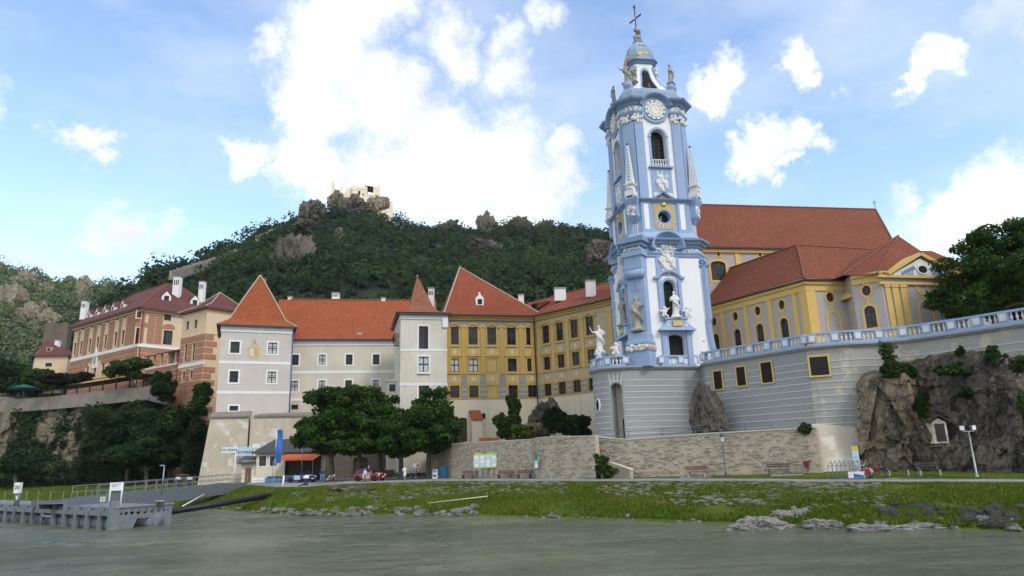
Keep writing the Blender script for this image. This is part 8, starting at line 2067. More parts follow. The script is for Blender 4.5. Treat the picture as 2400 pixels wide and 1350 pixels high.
# ------------------------------------------------------------------ cars
def car(P, rz, body, label, door=None, roof=True, L=3.75, W_=1.68, group='cars parked on the forecourt'):
    T = thing('car', label, 'car', P, rz, group); f = Fr(P, rz); z0 = P[2]; hW = W_ / 2
    # side profile (x along car, nose at +x)
    low = [(-1.85, .35), (-1.88, .62), (-1.8, .86), (-1.0, .92), (.65, .93), (1.1, .9), (1.62, .80), (1.84, .62), (1.88, .38)]
    m = MB(); R = []
    for x, zt in low:
        wv = hW * (.86 if abs(x) > 1.75 else .97 if abs(x) > 1.4 else 1.); zb = .24
        R.append([f.pt(x,-wv*.93,z0+zb),f.pt(x,-wv,z0+.45 if zt>.45 else z0+zt*.8),f.pt(x,-wv*.95,z0+zt-.05),f.pt(x,-wv*.8,z0+zt),f.pt(x,wv*.8,z0+zt),f.pt(x,wv*.95,z0+zt-.05),f.pt(x,wv,z0+.45 if zt>.45 else z0+zt*.8),f.pt(x,wv*.93,z0+zb)])
    m.rings(R); b_ = m.obj('body', body, T)
    g = [(-1.72, .88, .74), (-1.5, 1.28, .60), (-.9, 1.40, .58), (.1, 1.40, .58), (.42, 1.32, .60), (.95, .90, .72)]
    if roof:
        m=MB();m.rings([[f.pt(x,-w_,z0+z),f.pt(x,w_,z0+z),f.pt(x,w_+.12*(z>1),z0+.86),f.pt(x,-w_-.12*(z>1),z0+.86)]for x,z,w_ in g]);m.obj('glasshouse','car_glass',T)
        m=MB();m.rings([[f.pt(x,-w_,z0+z),f.pt(x,w_,z0+z),f.pt(x,w_*.97,z0+z-.05),f.pt(x,-w_*.97,z0+z-.05)]for x,z,w_ in((-1.55,1.30,.6),(-.9,1.43,.6),(.1,1.43,.6),(.44,1.35,.61))]);m.obj('roof',body,T)
        for s in (-1, 1):
            for(xa,za),(xb,zb)in(((.95,.9),(.44,1.36)),((-.55,.9),(-.6,1.4)),((-1.78,.88),(-1.52,1.32))):MB().tube([f.pt(xa,s*.74,z0+za),f.pt(xb,s*.63,z0+zb)],.035,5).obj('roof_pillar',body,T)
    else:
        m=MB();m.add([f.pt(.95,-.7,z0+.9),f.pt(.95,.7,z0+.9),f.pt(.5,.6,z0+1.33),f.pt(.5,-.6,z0+1.33)],[(0,1,2,3)]);m.obj('windscreen','car_glass',T)
        MB().tube([f.pt(.95,-.72,z0+.9),f.pt(.5,-.62,z0+1.34),f.pt(.5,.62,z0+1.34),f.pt(.95,.72,z0+.9)],.03,6).obj('windscreen_frame',body,T)
        for s in (-.35, .35): fbox(f, -.5, -.32, s - .22, s + .22, z0 + .7, z0 + 1.2, 'seat', 'tyre', T)
    wh=cached('wheel',lambda:MB().lathe((0,0,0),[(.19,-.1),(.29,-.1),(.3,-.06),(.3,.06),(.29,.1),(.19,.1)],18).mesh('tyre'));rm=cached('rimm',lambda:MB().lathe((0,0,0),[(.02,.07),(.19,.085),(.2,.03)],12).mesh('rim'))
    for x in (-1.2, 1.22):
        for s in (-1, 1):
            w=put('wheel',wh,'tyre',T,f.pt(x,s*(hW-.09),z0+.3),rz);w.rotation_euler=(math.pi/2*(1 if s<0 else-1),0,w.rotation_euler[2]);LOCW[w]=(f.pt(x,s*(hW-.09),z0+.3),rz)
            r_ = bpy.data.objects.new('rim', rm); COL.objects.link(r_); r_.parent = w
            if not rm.materials: rm.materials.append(MAT['rim'])
            MB().prism(Fr(f.pt(x,s*hW,0),f.a),[(.37*math.cos(t),z0+.32+.37*math.sin(t))for t in np.linspace(0,math.pi,11)],-.02 if s<0 else-.015,.015 if s<0 else .02).obj('wheel_arch','tyre',T)
    for s in (-1, 1):
        MB().ball(f.pt(1.72,s*.6,z0+.68),(.11,.11,.12),10,8).obj('headlight','lamp_glass',T);fbox(f,-1.9,-1.84,s*.62-.1,s*.62+.1,z0+.55,z0+.8,'tail_light','umbrella_red',T)
        MB().ball(f.pt(.75, s * (hW + .1), z0 + 1.0), (.09, .09, .07), 8, 6).obj('mirror', body, T)
        if door: fbox(f, -.45, .62, s * hW - .012, s * hW + .012, z0 + .36, z0 + .88, 'door', door, T)
    fbox(f,1.86,1.9,-.55,.55,z0+.4,z0+.56,'grille','tyre',T);fbox(f,1.9,1.915,-.24,.24,z0+.43,z0+.53,'number_plate','car_white',T)
    if door:MB().add([f.pt(.98,-.5,z0+.925),f.pt(.98,.5,z0+.925),f.pt(1.6,.45,z0+.83),f.pt(1.6,-.45,z0+.83)],[(0,1,2,3)]).obj('bonnet_stripe','car_white',T)
    return T
car(np.array([hx(868)*84,84,1.945]),-.45,'car_red','red hatchback with white door and bonnet panel under the chestnut trees','car_white')
car(rp(707, 1131), -.55, 'car_blue', 'open blue convertible with pale side graphics on the forecourt', 'sign_blue_pale', False)

# ------------------------------------------------------------------ bicycles
def bicycle(P, rz, label, col, group='bicycles under the trees', fender=None, lean=.1):
    T = thing('bicycle', label, 'bicycle', P, rz, group); f = Fr(P, rz); z = P[2]
    ty=cached('bty',lambda:MB().tube([(.32*math.cos(t),0,.32*math.sin(t))for t in np.linspace(0,2*math.pi,25)],.022,6).mesh('tyre'))
    sp=cached('bsp',lambda:(lambda m:([m.tube([(0,.02,0),(.31*math.cos(t),0,.31*math.sin(t))],.004,3)for t in np.linspace(0,2*math.pi,13)[:-1]],m)[1])(MB()).mesh('spokes'))
    for x in (-.52, .52):
        w = put('wheel', ty, 'tyre', T, f.pt(x, 0, z + .34), rz); put('spokes', sp, 'steel', w, f.pt(x, 0, z + .34), rz)
        if fender and x<0:MB().prism(Fr(f.pt(x,0,0),rz),[(.39*math.cos(t),z+.34+.39*math.sin(t))for t in np.linspace(-.1,math.pi+.4,14)]+[(.2*math.cos(t),z+.34+.2*math.sin(t))for t in np.linspace(math.pi+.4,-.1,14)],-.05,.05).obj('wheel_cover',fender,T)
    fr = MB()
    for a,b_ in(((-.52,.34),(-.12,.32)),((-.12,.32),(.40,.78)),((-.12,.32),(-.22,.85)),((-.22,.78),(.40,.80)),((-.52,.34),(-.2,.75)),((.52,.34),(.38,.98))):fr.tube([f.pt(a[0],0,z+a[1]),f.pt(b_[0],0,z+b_[1])],.02,6)
    fr.obj('frame', col, T); MB().ball(f.pt(-.24, 0, z + .9), (.14, .08, .045), 8, 6).obj('saddle', 'tyre', T)
    MB().tube([f.pt(.3,-.28,z+1.02),f.pt(.38,-.12,z+1.04),f.pt(.38,.12,z+1.04),f.pt(.3,.28,z+1.02)],.016,6).obj('handlebar','steel_dark',T)
    MB().lathe(f.pt(-.12, 0, z + .24), [(.01, 0), (.09, .0), (.09, .16), (.01, .16)], 8).obj('crank', 'steel_dark', T)
for(u,v,rz,col,lb)in((777,1117,.4,'white_paint','white bicycle parked left of the red car'),(797,1116,.9,'steel_dark','dark bicycle standing behind the white one'),(934,1117,-.2,'sign_green','bicycle with green child seat beside a chestnut trunk'),(965,1116,-.5,'steel_dark','dark bicycle right of the person in white'),(981,1116,-.3,'maroon_paint','dark red bicycle under the small orange sign')):bicycle(np.array([hx(u)*84,84,1.945]),rz,lb,col)
p=yp(2036,49.2);bicycle(p,-.9,'red and white hire bicycle in the rack, nearest','umbrella_red','hire bicycles','umbrella_red');p=yp(2044,50.0);bicycle(p,-.9,'second hire bicycle in the rack with pale wheel cover','steel_dark','hire bicycles','white_paint')
p = yp(2006, 50.2); bicycle(p, -1.0, 'third hire bicycle, half hidden inside the rack', 'steel_dark', 'hire bicycles')

# ------------------------------------------------------------------ benches
def bench(P, rz, label, col, leg='steel_dark', L=1.85, group=None):
    T = thing('bench', label, 'bench', P, rz, group); f = Fr(P, rz); z = P[2]
    for i in range(3): fbox(f, -L / 2, L / 2, -.28 + i * .16, -.15 + i * .16, z + .43, z + .475, 'seat_plank', col, T)
    for i in range(2):
        m=MB();m.add([f.pt(x,.22+.07*i+dy,z+.6+.17*i+q)for x in(-L/2,L/2)for dy,q in((0,0),(.045,0),(.045,.13),(0,.13))],[(0,1,2,3),(7,6,5,4),(0,4,5,1),(1,5,6,2),(2,6,7,3),(3,7,4,0)]);m.obj('back_plank',col,T)
    for s in (-1, 1):
        fbox(f,s*L*.38-.06,s*L*.38+.06,-.24,.2,z+.02,z+.427,'leg',leg,T);MB().tube([f.pt(s*L*.38,.2,z+.1),f.pt(s*L*.38,.36,z+.92)],.03,5).obj('back_support',leg,T)
    return T
LG = 'benches along the rubble wall'
bench(wp(1097,1.4),-.5,'brown bench left of the notice board','brown_wood',group=LG);bench(wp(1181,1.4),-.5,'brown bench right of the notice board','brown_wood',group=LG);bench(wp(1227,1.4),-.5,'brown bench nearest the green stop sign','brown_wood',group=LG)
bench(wp(1629,1.3),-.45,'bench with reddish back on the lawn left of the street lamp','red_wood','concrete',group=LG);bench(wp(1818,1.3),-.45,'grey weathered bench right of the street lamp','grey_wood',group=LG)
bench(yp(2095,50.8),-.25,'dark bench under the cliff beside the bicycle rack','dark_wood','concrete',L=1.6,group='dark benches below the cliff');bench(yp(2168,49.8),-.25,'dark bench under the cliff nearest the floodlight','dark_wood','concrete',L=1.6,group='dark benches below the cliff')
for (u, v, w) in ((1625, 1112, 2.6), (1838, 1110, 2.4)):
    p=wp(u,1.6);o=MB().box(Fr(p,-.45),-w/2,w/2,-.5,.5,p[2]-.15,p[2]+.05).obj('paving_slab','concrete');tag(o,'concrete slab under the %s bench on the lawn'%('reddish' if u<1700 else 'grey'),'slab')

# ------------------------------------------------------------------ lamps, posts, bins
def street_lamp(P, h, label, group='lantern street lamps'):
    T = thing('street_lamp', label, 'street lamp', P, 0, group); x, y, z = P
    MB().lathe((x,y,z-.1),[(.11,0),(.11,.5),(.06,.6),(.045,h-.9),(.06,h-.85),(.02,h-.8)],8).obj('post','steel_dark',T)
    m=MB();m.lathe((x,y,z+h-.85),[(.1,0),(.2,.42)],6);m.obj('lantern_glass','lamp_glass',T);MB().lathe((x,y,z+h-.425),[(.25,0),(.1,.2),(.03,.3),(.02,.42)],6).obj('lantern_cap','ink_dark',T)
    MB().lathe((x, y, z + h - .9), [(.05, 0), (.11, .045)], 6).obj('lantern_base', 'ink_dark', T)
def lamp_px(u, vb, vt, label, z=None, g='lantern street lamps'):
    P = wp(u, 1.5) if u > 1000 else rp(u, vb, z); T_ = at(u, vt, P[1]); street_lamp(P, T_[2] - P[2], label, g)
lamp_px(1696,1106,1012,'slim lantern lamp post in front of the pale rubble wall',2.05);lamp_px(460,1113,1062,'lantern lamp post in front of the stained buttress',2.1)
for(u,vb,vt,lb)in((70,1121,1083,'small grey lamp post by the flags at far left'),(124,1123,1083,'small grey lamp post right of the flags')):
    P=rp(u,vb,2.15);T=thing('lamp_post',lb,'lamp post',P,0,'plain lamp posts');h=at(u,vt,P[1])[2]-P[2];MB().tube([P,P+np.array([0,0,h])],.07,6).obj('post','steel_dark',T);MB().ball(P+np.array([.3,0,h]),(.45,.18,.12),8,6).obj('lamp_head','steel',T)
def floodlight():
    P=yp(2276,47.2);T=thing('floodlight','pale floodlight pole with two lamp heads before the cliff','floodlight',P);h=at(2262,1012,P[1])[2]-P[2]
    MB().lathe(tuple(P),[(.16,0),(.16,.04),(.07,.1),(.065,h*.55),(.045,h*.56),(.04,h)],8).obj('pole','steel',T);f=Fr(P,-.2);MB().box(f,-.35,.35,-.03,.03,P[2]+h,P[2]+h+.06).obj('crossarm','steel',T)
    for s in (-1, 1):
        hd=MB().box(Fr(P,-.2+s*.3),s*.34-.16,s*.34+.16,-.12,.1,P[2]+h+.08,P[2]+h+.42).obj('lamp_head','steel_dark',T);MB().box(Fr(P,-.2+s*.3),s*.34-.13,s*.34+.13,-.14,-.122,P[2]+h+.11,P[2]+h+.39).obj('lamp_lens','lamp_glass',hd)
floodlight()
def bollard(u, v, label, z=None, s=1., mat='ink_dark'):
    P=rp(u,v,z);T=thing('mooring_bollard',label,'bollard',P,0,'dark bollards with white tops');MB().lathe(tuple(P-np.array([0,0,.1])),[(.2*s,0),(.19*s,.15),(.17*s,.65*s),(.19*s,.66*s)],12).obj('post',mat,T);MB().lathe(tuple(P+np.array([0,0,.563*s])),[(.26*s,0),(.27*s,.12*s),(.2*s,.22*s),(.05*s,.26*s)],12).obj('cap','white_paint',T)
bollard(717,1138,'dark bollard with white cap in front of the blue convertible',s=1.25);bollard(150,1126,'small white capped bollard on the grass right of the flags',2.1,1.3);bollard(222,1126,'small white capped bollard left of the three walkers',2.1,1.3);bollard(303,1127,'white capped bollard right of the three walkers',2.1,1.3);bollard(425,1118,'white capped bollard at the start of the quay rail',2.1,1.6);bollard(416,1140,'dark bollard behind the gangway, left',1.9,1.4);bollard(443,1140,'dark bollard behind the gangway, right',1.9,1.4)
def misc():
    # litter bin
    P=wp(1400,.8);T=thing('litter_bin','black litter bin with white lid below the doorway','bin',P);MB().lathe(tuple(P),[(.22,0),(.24,.55),(.24,.57)],10).obj('bin_body','tyre',T);MB().lathe(tuple(P+np.array([0,0,.573])),[(.26,0),(.28,.12),(.2,.2),(.02,.22)],10).obj('bin_lid','white_paint',T)
    P=wp(1885,.35);P[2]+=.55;f=Fr(P,-.6);T=thing('litter_bin','small dark red bin fixed to the end of the rubble wall','bin',P);MB().box(f,-.18,.18,-.15,.15,P[2]-.05,P[2]+.42).obj('bin_body','maroon_paint',T);MB().box(f,-.03,.03,.02,.08,P[2]-.5,P[2]-.053).obj('bin_post','steel_dark',T)
    # notice board
    P=wp(1138,1.0);f=Fr(P,-.35);k=pxm(P);T=thing('notice_board','wide green topped notice board with four panels against the rubble wall','notice board',P);w=56/k/math.cos(.35);zt=at(1138,1063,P[1])[2];zb_=at(1138,1097,P[1])[2]
    for i in range(5): x = -w / 2 + w * i / 4; MB().tube([f.pt(x, 0, P[2]), f.pt(x, 0, zt)], .03, 6).obj('post', 'white_paint', T)
    for i in range(4):
        x0=-w/2+w*i/4+.04;x1=x0+w/4-.08;pn=fbox(f,x0,x1,-.05,-.01,zb_,zt-.08,'panel','board_green',T);random.seed(i)
        for j in range(3):fbox(f,x0+.06,x1-.06-.1*random.random(),-.062,-.052,zb_+.15+.42*j,zb_+.45+.42*j+.05*random.random(),'notice_sheet',('white_paint','sign_blue_pale','white_paint')[(i+j)%3],pn)
        fbox(f, x0, x1, -.064, -.051, zb_ + .0, zb_ + .1, 'panel_foot', 'lime', pn)
    m = MB(); n = 12
    for i in range(n):a,b_=-w/2+w*i/n,-w/2+w*(i+1)/n;m.prism(f,[(a,zt-.07),(b_,zt-.07),(b_,zt+.06+.1*math.sin(i*.9+.9)),(a,zt+.06+.1*math.sin(i*.9))],-.06,0)
    m.obj('crest', 'lime', T)
    # stop sign pillar
    P=wp(1261,.9);f=Fr(P,-.4);T=thing('bus_stop_sign','tall green and white stop sign with timetable beside the rounded wall end','sign',P);zt=at(1263,1060,P[1])[2];MB().tube([P,np.array([P[0],P[1],zt])],.04,6).obj('post','steel',T)
    h = zt - P[2];
    for a,b_,mt in((.7,1.,'sign_green'),(.58,.69,'sign_blue_pale'),(.42,.57,'white_paint'),(.34,.41,'sign_green')):fbox(f,-.36,-.05,-.05,-.02,P[2]+h*a,P[2]+h*b_,'sign_panel',mt,T)
    fbox(f, .05, .2, -.04, 0, P[2] + h * .7, P[2] + h * .84, 'sign_panel', 'flag_yellow', T)
    # blue cabinet, A-board
    P=wp(1042,1.6);f=Fr(P,-.35);T=thing('cabinet','blue service cabinet beside the rubble wall','cabinet',P);fbox(f,-.55,.55,-.3,.4,P[2],P[2]+1.45,'cabinet_body','cabinet_blue',T);fbox(f,-.5,.5,-.325,-.303,P[2]+.1,P[2]+1.38,'cabinet_door','cabinet_blue',T)
    for(u,v,lb,w,h)in((1020,1112,'white advertising board left of the blue cabinet',.62,1.15),(758,1120,'narrow white pavement board beside the striped walker',.4,1.25)):
        P = wp(u, 5.5) if u > 1000 else rp(u, v); f = Fr(P, -.3); T = thing('pavement_sign', lb, 'sign', P)
        for s in(-1,1):m=MB();m.add([f.pt(-w/2,-.22*s,P[2]+.03),f.pt(w/2,-.22*s,P[2]+.03),f.pt(w/2,-.02*s,P[2]+h),f.pt(-w/2,-.02*s,P[2]+h),f.pt(-w/2,-.19*s,P[2]+.03),f.pt(w/2,-.19*s,P[2]+.03),f.pt(w/2,.0,P[2]+h-.02),f.pt(-w/2,0,P[2]+h-.02)],[(0,1,2,3),(4,7,6,5),(0,4,5,1),(1,5,6,2),(0,3,7,4)]);m.obj('board','white_paint',T)
        if w > .5:
            def on(t): return -.22 + .2 * t - .012
            for a,b_,mt in((.86,.95,'ink_dark'),(.7,.78,'maroon_paint'),(.2,.45,'cabinet_blue')):m=MB();m.add([f.pt(-w*.4,on(a),P[2]+h*a),f.pt(w*.35,on(a),P[2]+h*a),f.pt(w*.35,on(b_),P[2]+h*b_),f.pt(-w*.4,on(b_),P[2]+h*b_)],[(0,1,2,3)]);m.obj('print',mt,T)
    P=np.array([hx(976)*86,86,1.95]);z=at(976,1091,P[1])[2];T=thing('direction_sign','small orange and white sign on a post under the rightmost chestnut','sign',P);f=Fr(P,-.2);MB().tube([P,(P[0],P[1],z+.2)],.03,5).obj('post','steel_dark',T);fbox(f,-.45,.45,-.05,-.035,z-.22,z+.22,'board','white_paint',T);fbox(f,.02,.4,-.06,-.052,z-.15,z+.15,'print','awning_orange',T)
    # stair wall by the doorway
    a,b_=wp(1430,1.0),wp(1474,1.6);a2=at(1432,1086,a[1])[2];b2=at(1474,1102,b_[1])[2];T=thing('stair_wall','low rubble stair wall with pale sloping coping below the doorway','wall',a);d=b_-a;f=Fr(a,math.atan2(d[1],d[0]));L=math.hypot(d[0],d[1])
    MB().prism(f,[(0,a[2]-.3),(L,a[2]-.3),(L,b2),(0,a2)],0,.4).obj('wall','mortar',T);MB().prism(f,[(-.05,a2+.003),(L+.05,b2+.003),(L+.05,b2+.12),(-.05,a2+.12)],-.06,.46).obj('coping','cream_white',T)
    # brown planters on the upper walk
    for(u,lb)in((1135,'dark red planter trough on the upper walk, left of two'),(1158,'dark red planter trough on the upper walk, right of two')):
        P=at(u,1034,82);f=Fr(P,-.5);o=MB().box(f,-.55,.55,-.3,.3,P[2]-.4,P[2]+.4).obj('planter','red_wood');tag(o,lb,'planter','planters on the upper walk')
    # bicycle rack
    P=yp(1978,49.6);f=Fr(P,-.62);T=thing('bicycle_rack','galvanised hooped bicycle rack with white and blue sign panel','bicycle rack',P);z=P[2]
    for i in range(9):
        x=-1.15+i*.29;MB().tube([f.pt(x,-.55,z),f.pt(x,-.55,z+.72),f.pt(x,-.42,z+.95),f.pt(x,.9,z+1.28),f.pt(x,1.05,z+1.1),f.pt(x,1.05,z)],.028,6).obj('hoop','steel',T)
    for y,q in((-.55,.05),(-.42,.95),(1.05,.05)):MB().tube([f.pt(-1.15,y,z+q),f.pt(1.17,y,z+q)],.03,6).obj('rail','steel',T)
    pn=fbox(f,.15,1.15,-.62,-.585,z+.12,z+.55,'sign_panel','white_paint',T);MB().prism(f,[(.5,z+.14),(1.13,z+.14),(1.13,z+.3),(.5,z+.42)],-.632,-.622).obj('print','flag_blue',pn)
    b3 = MB(); o = MB().box(f, -2.6, 3.0, -.9, 2.4, z - .2, z + .01).obj('rack_pad', 'asphalt'); o['kind'] = 'structure'
    P=yp(2003,51.8);f=Fr(P,-.5);zt=at(2003,1046,P[1])[2];T=thing('information_stele','tall white information stele with yellow top behind the bicycle rack','sign',P);fbox(f,-.22,.22,-.06,.06,P[2]-.1,zt,'stele','sign_blue_pale',T);fbox(f,-.221,.221,-.07,-.061,zt-.28,zt-.02,'stele_head','flag_yellow',T)
    for i in range(4):fbox(f,-.16,.16-.06*(i%2),-.068,-.061,P[2]+.5+.28*i,P[2]+.56+.28*i,'print','steel',T)
misc()

# ------------------------------------------------------------------ kiosk, awning, parasols, flags, signs
def kiosk():
    f=fac(598,1120,98,9);f.O[2]=1.9;T=thing('kiosk','small cream cafe kiosk with dark hipped roof and white framed windows','kiosk',f.O);L=PX(f,752,1090)[0];zt=PX(f,620,1061)[1];zb_=1.7
    x1 = PX(f, 668, 1090)[0]; H = []
    for u in (615.6, 641): x, z = PX(f, u, 1080.5); H.append((x, z, .95, 1.35, 'r'))
    dx = PX(f, 589, 1090)[0]
    wall(f, -.0, x1, zb_, zt, H, 'plaster_pale', T); solid(f, 0, L, 0, 5, zb_, zt, 'plaster_old', T)
    for (x, z, w, h, s) in H: window(f, x, z, w, h, T, sur='trim_white', surw=.14, bars=(0, 0), frame='win_dark')
    fbox(f, x1 + .002, L, .9, 1.1, zb_, zt, 'shop_back', 'dark_wood', T)
    zr = PX(f, 670, 1029, 2.5)[1]; a, b_ = PX(f, 645, 1030, 2.5)[0], PX(f, 712, 1030, 2.5)[0]; e = .6
    m=MB();m.add([f.pt(-e,-e,zt),f.pt(L+e,-e,zt),f.pt(L+e,5.5,zt),f.pt(-e,5.5,zt),f.pt(a,2.5,zr),f.pt(b_,2.5,zr),f.pt(-e,-e,zt-.15),f.pt(L+e,-e,zt-.15)],[(0,1,5,4),(1,2,5),(2,3,4,5),(3,0,4),(6,7,1,0)]);m.obj('roof','lead_roof',T)
    fd=Fr(f.pt(-2.0,.4,0),f.a);fbox(fd,0,1.95,0,3,zb_,zt-1.0,'porch_wall','plaster_pale',T);fbox(fd,.55,1.35,-.05,.02,zb_+.2,zb_+2.2,'door','brown_wood',T);m=MB();m.add([fd.pt(-.4,-.7,zt-1.3),fd.pt(2,-.7,zt-1.3),fd.pt(2,2.5,zt-.35),fd.pt(-.4,2.5,zt-.35),fd.pt(-.4,-.7,zt-1.45),fd.pt(2,-.7,zt-1.45)],[(0,1,2,3),(4,5,1,0)]);m.obj('porch_roof','lead_roof',T)
    fbox(f, -.2, x1 - .6, -1.2, -1.05, 1.9, 2.75, 'terrace_screen', 'trim_white', T)
    A=thing('awning','orange fabric awning stretched in front of the kiosk','awning',f.pt(x1+2,-2,1.9));zc=PX(f,700,1063,-.8)[1];ze=PX(f,690,1080,-4.)[1]
    m=MB();m.add([f.pt(x1+.3,-.5,zc),f.pt(L+.2,-.5,zc-.1),f.pt(L-.6,-4,ze),f.pt(x1-.9,-4,ze+.1),f.pt((x1+L)/2,-2.3,(zc+ze)/2-.18),f.pt(x1+.3,-.5,zc-.02)],[(0,1,4),(1,2,4),(2,3,4),(3,0,4)]);m.obj('canopy','awning_orange',A)
    for x in (x1 - .9, L - .6): MB().tube([f.pt(x, -4, 1.9), f.pt(x, -4, ze + .05)], .035, 5).obj('pole', 'steel', A)
    # parasols: red one open, blue one half folded
    def par(u, v, Yo, zt_v, rad, mat, label, fold=False):
        P=rp(u,v,1.95);zt_=at(u,zt_v,P[1])[2];Q=thing('parasol',label,'parasol',P);MB().tube([P,(P[0],P[1],zt_)],.03,6).obj('pole','steel',Q);m=MB()
        if fold: m.lathe((P[0], P[1], zt_ - 1.15), [(1.15, 0), (1.0, .1), (.55, .75), (.05, 1.15)], 8); m.obj('canopy', mat, Q)
        else:m.lathe((P[0],P[1],zt_-.42),[(rad,0),(rad*.96,.06),(rad*.5,.28),(.04,.42)],8);m.obj('canopy',mat,Q)
    par(711,1122,0,1074,1.25,'umbrella_red','flat open red parasol in front of the kiosk');par(701,1122,0,1083,1.2,'flag_blue','blue half folded parasol above the convertible',True)
    # tall blue banner
    P=rp(642,1135);zt_=at(643,1006,P[1])[2];Q=thing('banner','tall wavy blue banner flag in front of the kiosk','banner',P);MB().tube([P,(P[0],P[1],zt_)],.03,6).obj('pole','white_paint',Q)
    k = pxm(P); zb2 = at(643, 1086, P[1])[2]; fb = Fr(P, -.15); m = MB(); n = 24; R0 = [];
    for i in range(n+1):t=i/n;z=zt_-.1-(zt_-.1-zb2)*t;w=.62+.12*t+.2*t**4;sx=.06-.34*max(0,t-.72)/.28;y=.16*math.sin(t*7);R0.append([fb.pt(sx,y-.01,z),fb.pt(sx+w*.5,y+.1*math.sin(t*9),z),fb.pt(sx+w,y+.05,z),fb.pt(sx+w,y+.07,z),fb.pt(sx+w*.5,y+.02+.1*math.sin(t*9),z),fb.pt(sx,y+.01,z)])
    m.rings(R0); m.obj('cloth', 'flag_blue', Q)
    # flags at far left
    P=rp(46,1122,2.1);zt_=at(46,1045,P[1])[2];Q=thing('flag_mast','white mast with tall blue banner and two blue and yellow flags at far left','flag mast',P);fb=Fr(P,0.);h=zt_-P[2];k=1600/P[1]
    MB().tube([P, (P[0], P[1], zt_)], .06, 6).obj('mast', 'white_paint', Q); s = P[1] / 1600
    MB().prism(fb,[(-11*s,P[2]+h*.02),(-2*s,P[2]+h*.02),(-1*s,P[2]+h*.85),(-9*s,P[2]+h*.85)],-.06,-.02).obj('banner_cloth','cloth_blue',Q)
    for sx in (-1, 1):
        x0, x1 = (-20 * s, -10 * s) if sx < 0 else (1 * s, 14 * s)
        MB().prism(fb,[(x0,P[2]+h*.55),(x1,P[2]+h*.58),(x1,P[2]+h*.7),(x0,P[2]+h*.7)],-.1,-.07).obj('flag_half','flag_blue',Q);MB().prism(fb,[(x0+.3,P[2]+h*.42),(x1-.2,P[2]+h*.46),(x1,P[2]+h*.578),(x0,P[2]+h*.548)],-.1,-.07).obj('flag_half','flag_yellow',Q)
    # town name signs
    P=rp(547,1143,1.6);P2=rp(592,1135,1.6);f=Fr(P,math.atan2((P2-P)[1],(P2-P)[0])*0-.0);zt_=at(549,1048,P[1])[2]
    k = pxm(P); s = 1 / k
    Q=thing('town_sign','white sign with dark gothic lettering of the town name on a post','sign',P);MB().tube([P,(P[0],P[1],zt_)],.07,8).obj('post','white_paint',Q)
    zc1=at(531,1055,P[1])[2];fbox(f,-35*s,-.5*s,-.1,-.04,zc1-6.5*s,zc1+6.5*s,'board','white_paint',Q);put_text('Dürnſtein',10.2*s,'ink_dark',Q,f,-17.8*s,-.115,zc1+.5*s,shear=.12,ext=.012)
    Q2=thing('town_sign','pale blue sign with blue lettering of the town name between two posts','sign',P2);s2=1/pxm(P2);g=Fr(P2,0.);zt2=at(594,1046,P2[1])[2];MB().tube([P2,(P2[0],P2[1],zt2)],.08,8).obj('post','white_paint',Q2);MB().lathe(tuple(P2),[(.22,0),(.2,.3),(.08,.6)],8).obj('post_foot','white_paint',Q2)
    zc2=at(571,1058,P2[1])[2];fbox(g,-43*s2,-4*s2,-.1,-.04,zc2-10*s2,zc2+10*s2,'board','sign_blue_pale',Q2);put_text('Dürnstein',12.*s2,'ink_blue',Q2,g,-23.5*s2,-.13,zc2-1.*s2,ext=.015)
    zc3=at(597,1046,P2[1])[2];fbox(g,-5*s2,13*s2,-.13,-.1,zc3-4*s2,zc3+6*s2,'small_board','white_paint',Q2)
    # upright information boards
    for(u,vb,vt,w,lb)in((512,1113,1084,17,'white information board with blue foot before the buttress'),(600,1115,1081,11,'narrow pale blue information board beside the sign post')):
        P=rp(u,vb,2.0);s=1/pxm(P);z1=at(u,vt,P[1])[2];Q=thing('information_board',lb,'information board',P);h_=Fr(P,.05);fbox(h_,-w*s/2,w*s/2,-.05,.05,P[2],z1,'panel','white_paint' if u<550 else 'sign_blue_pale',Q);fbox(h_,-w*s/2,w*s/2,-.065,-.052,P[2]+.05,P[2]+.05+6*s,'panel_foot','flag_blue',Q)
        for i in range(3):fbox(h_,-w*s*.3,w*s*(.32-.1*(i%2)),-.062,-.052,P[2]+(10+3.4*i)*s,P[2]+(11+3.4*i)*s,'print','steel',Q)
        if u < 550: fbox(h_, w * s * .1, w * s * .46, -.062, -.052, z1 - 8 * s, z1 - 5 * s, 'print', 'ink_dark', Q)
    # quay railing in front of the forecourt
    a=rp(587,1137,1.85);b_=rp(735,1131,1.85);Q=thing('quay_railing','low steel railing at the river edge of the forecourt','railing',a);n=9;Pn=[a+(b_-a)*i/n for i in range(n+1)]
    for q in Pn: MB().tube([q, q + np.array([0, 0, .95])], .03, 5).obj('post', 'steel', Q)
    for hh in (.5, .95): MB().tube([q + np.array([0, 0, hh]) for q in Pn], .028, 5).obj('rail', 'steel', Q)
    P=rp(661,1143,1.7);zt_=at(663,1115,P[1])[2];m=MB();m.tube([P-np.array([0,0,.3]),(P[0]+.15,P[1],zt_)],.1,8);o=m.obj('marker_post','white_paint');tag(o,'leaning white marker post at the quay edge','post')
    P=rp(642,1131,1.95);m=MB();m.box(Fr(P,0),-1.1,1.1,-.3,.3,P[2],P[2]+.62);T3=thing('planter_box','pale blue planter box behind the quay railing','planter',P);m.obj('box','cabinet_blue',T3)
    fo = MB(); fo.ball((P[0], P[1], P[2] + .68), (1.0, .28, .16), 10, 6); fo.obj('planting', 'leaf_dark', T3)
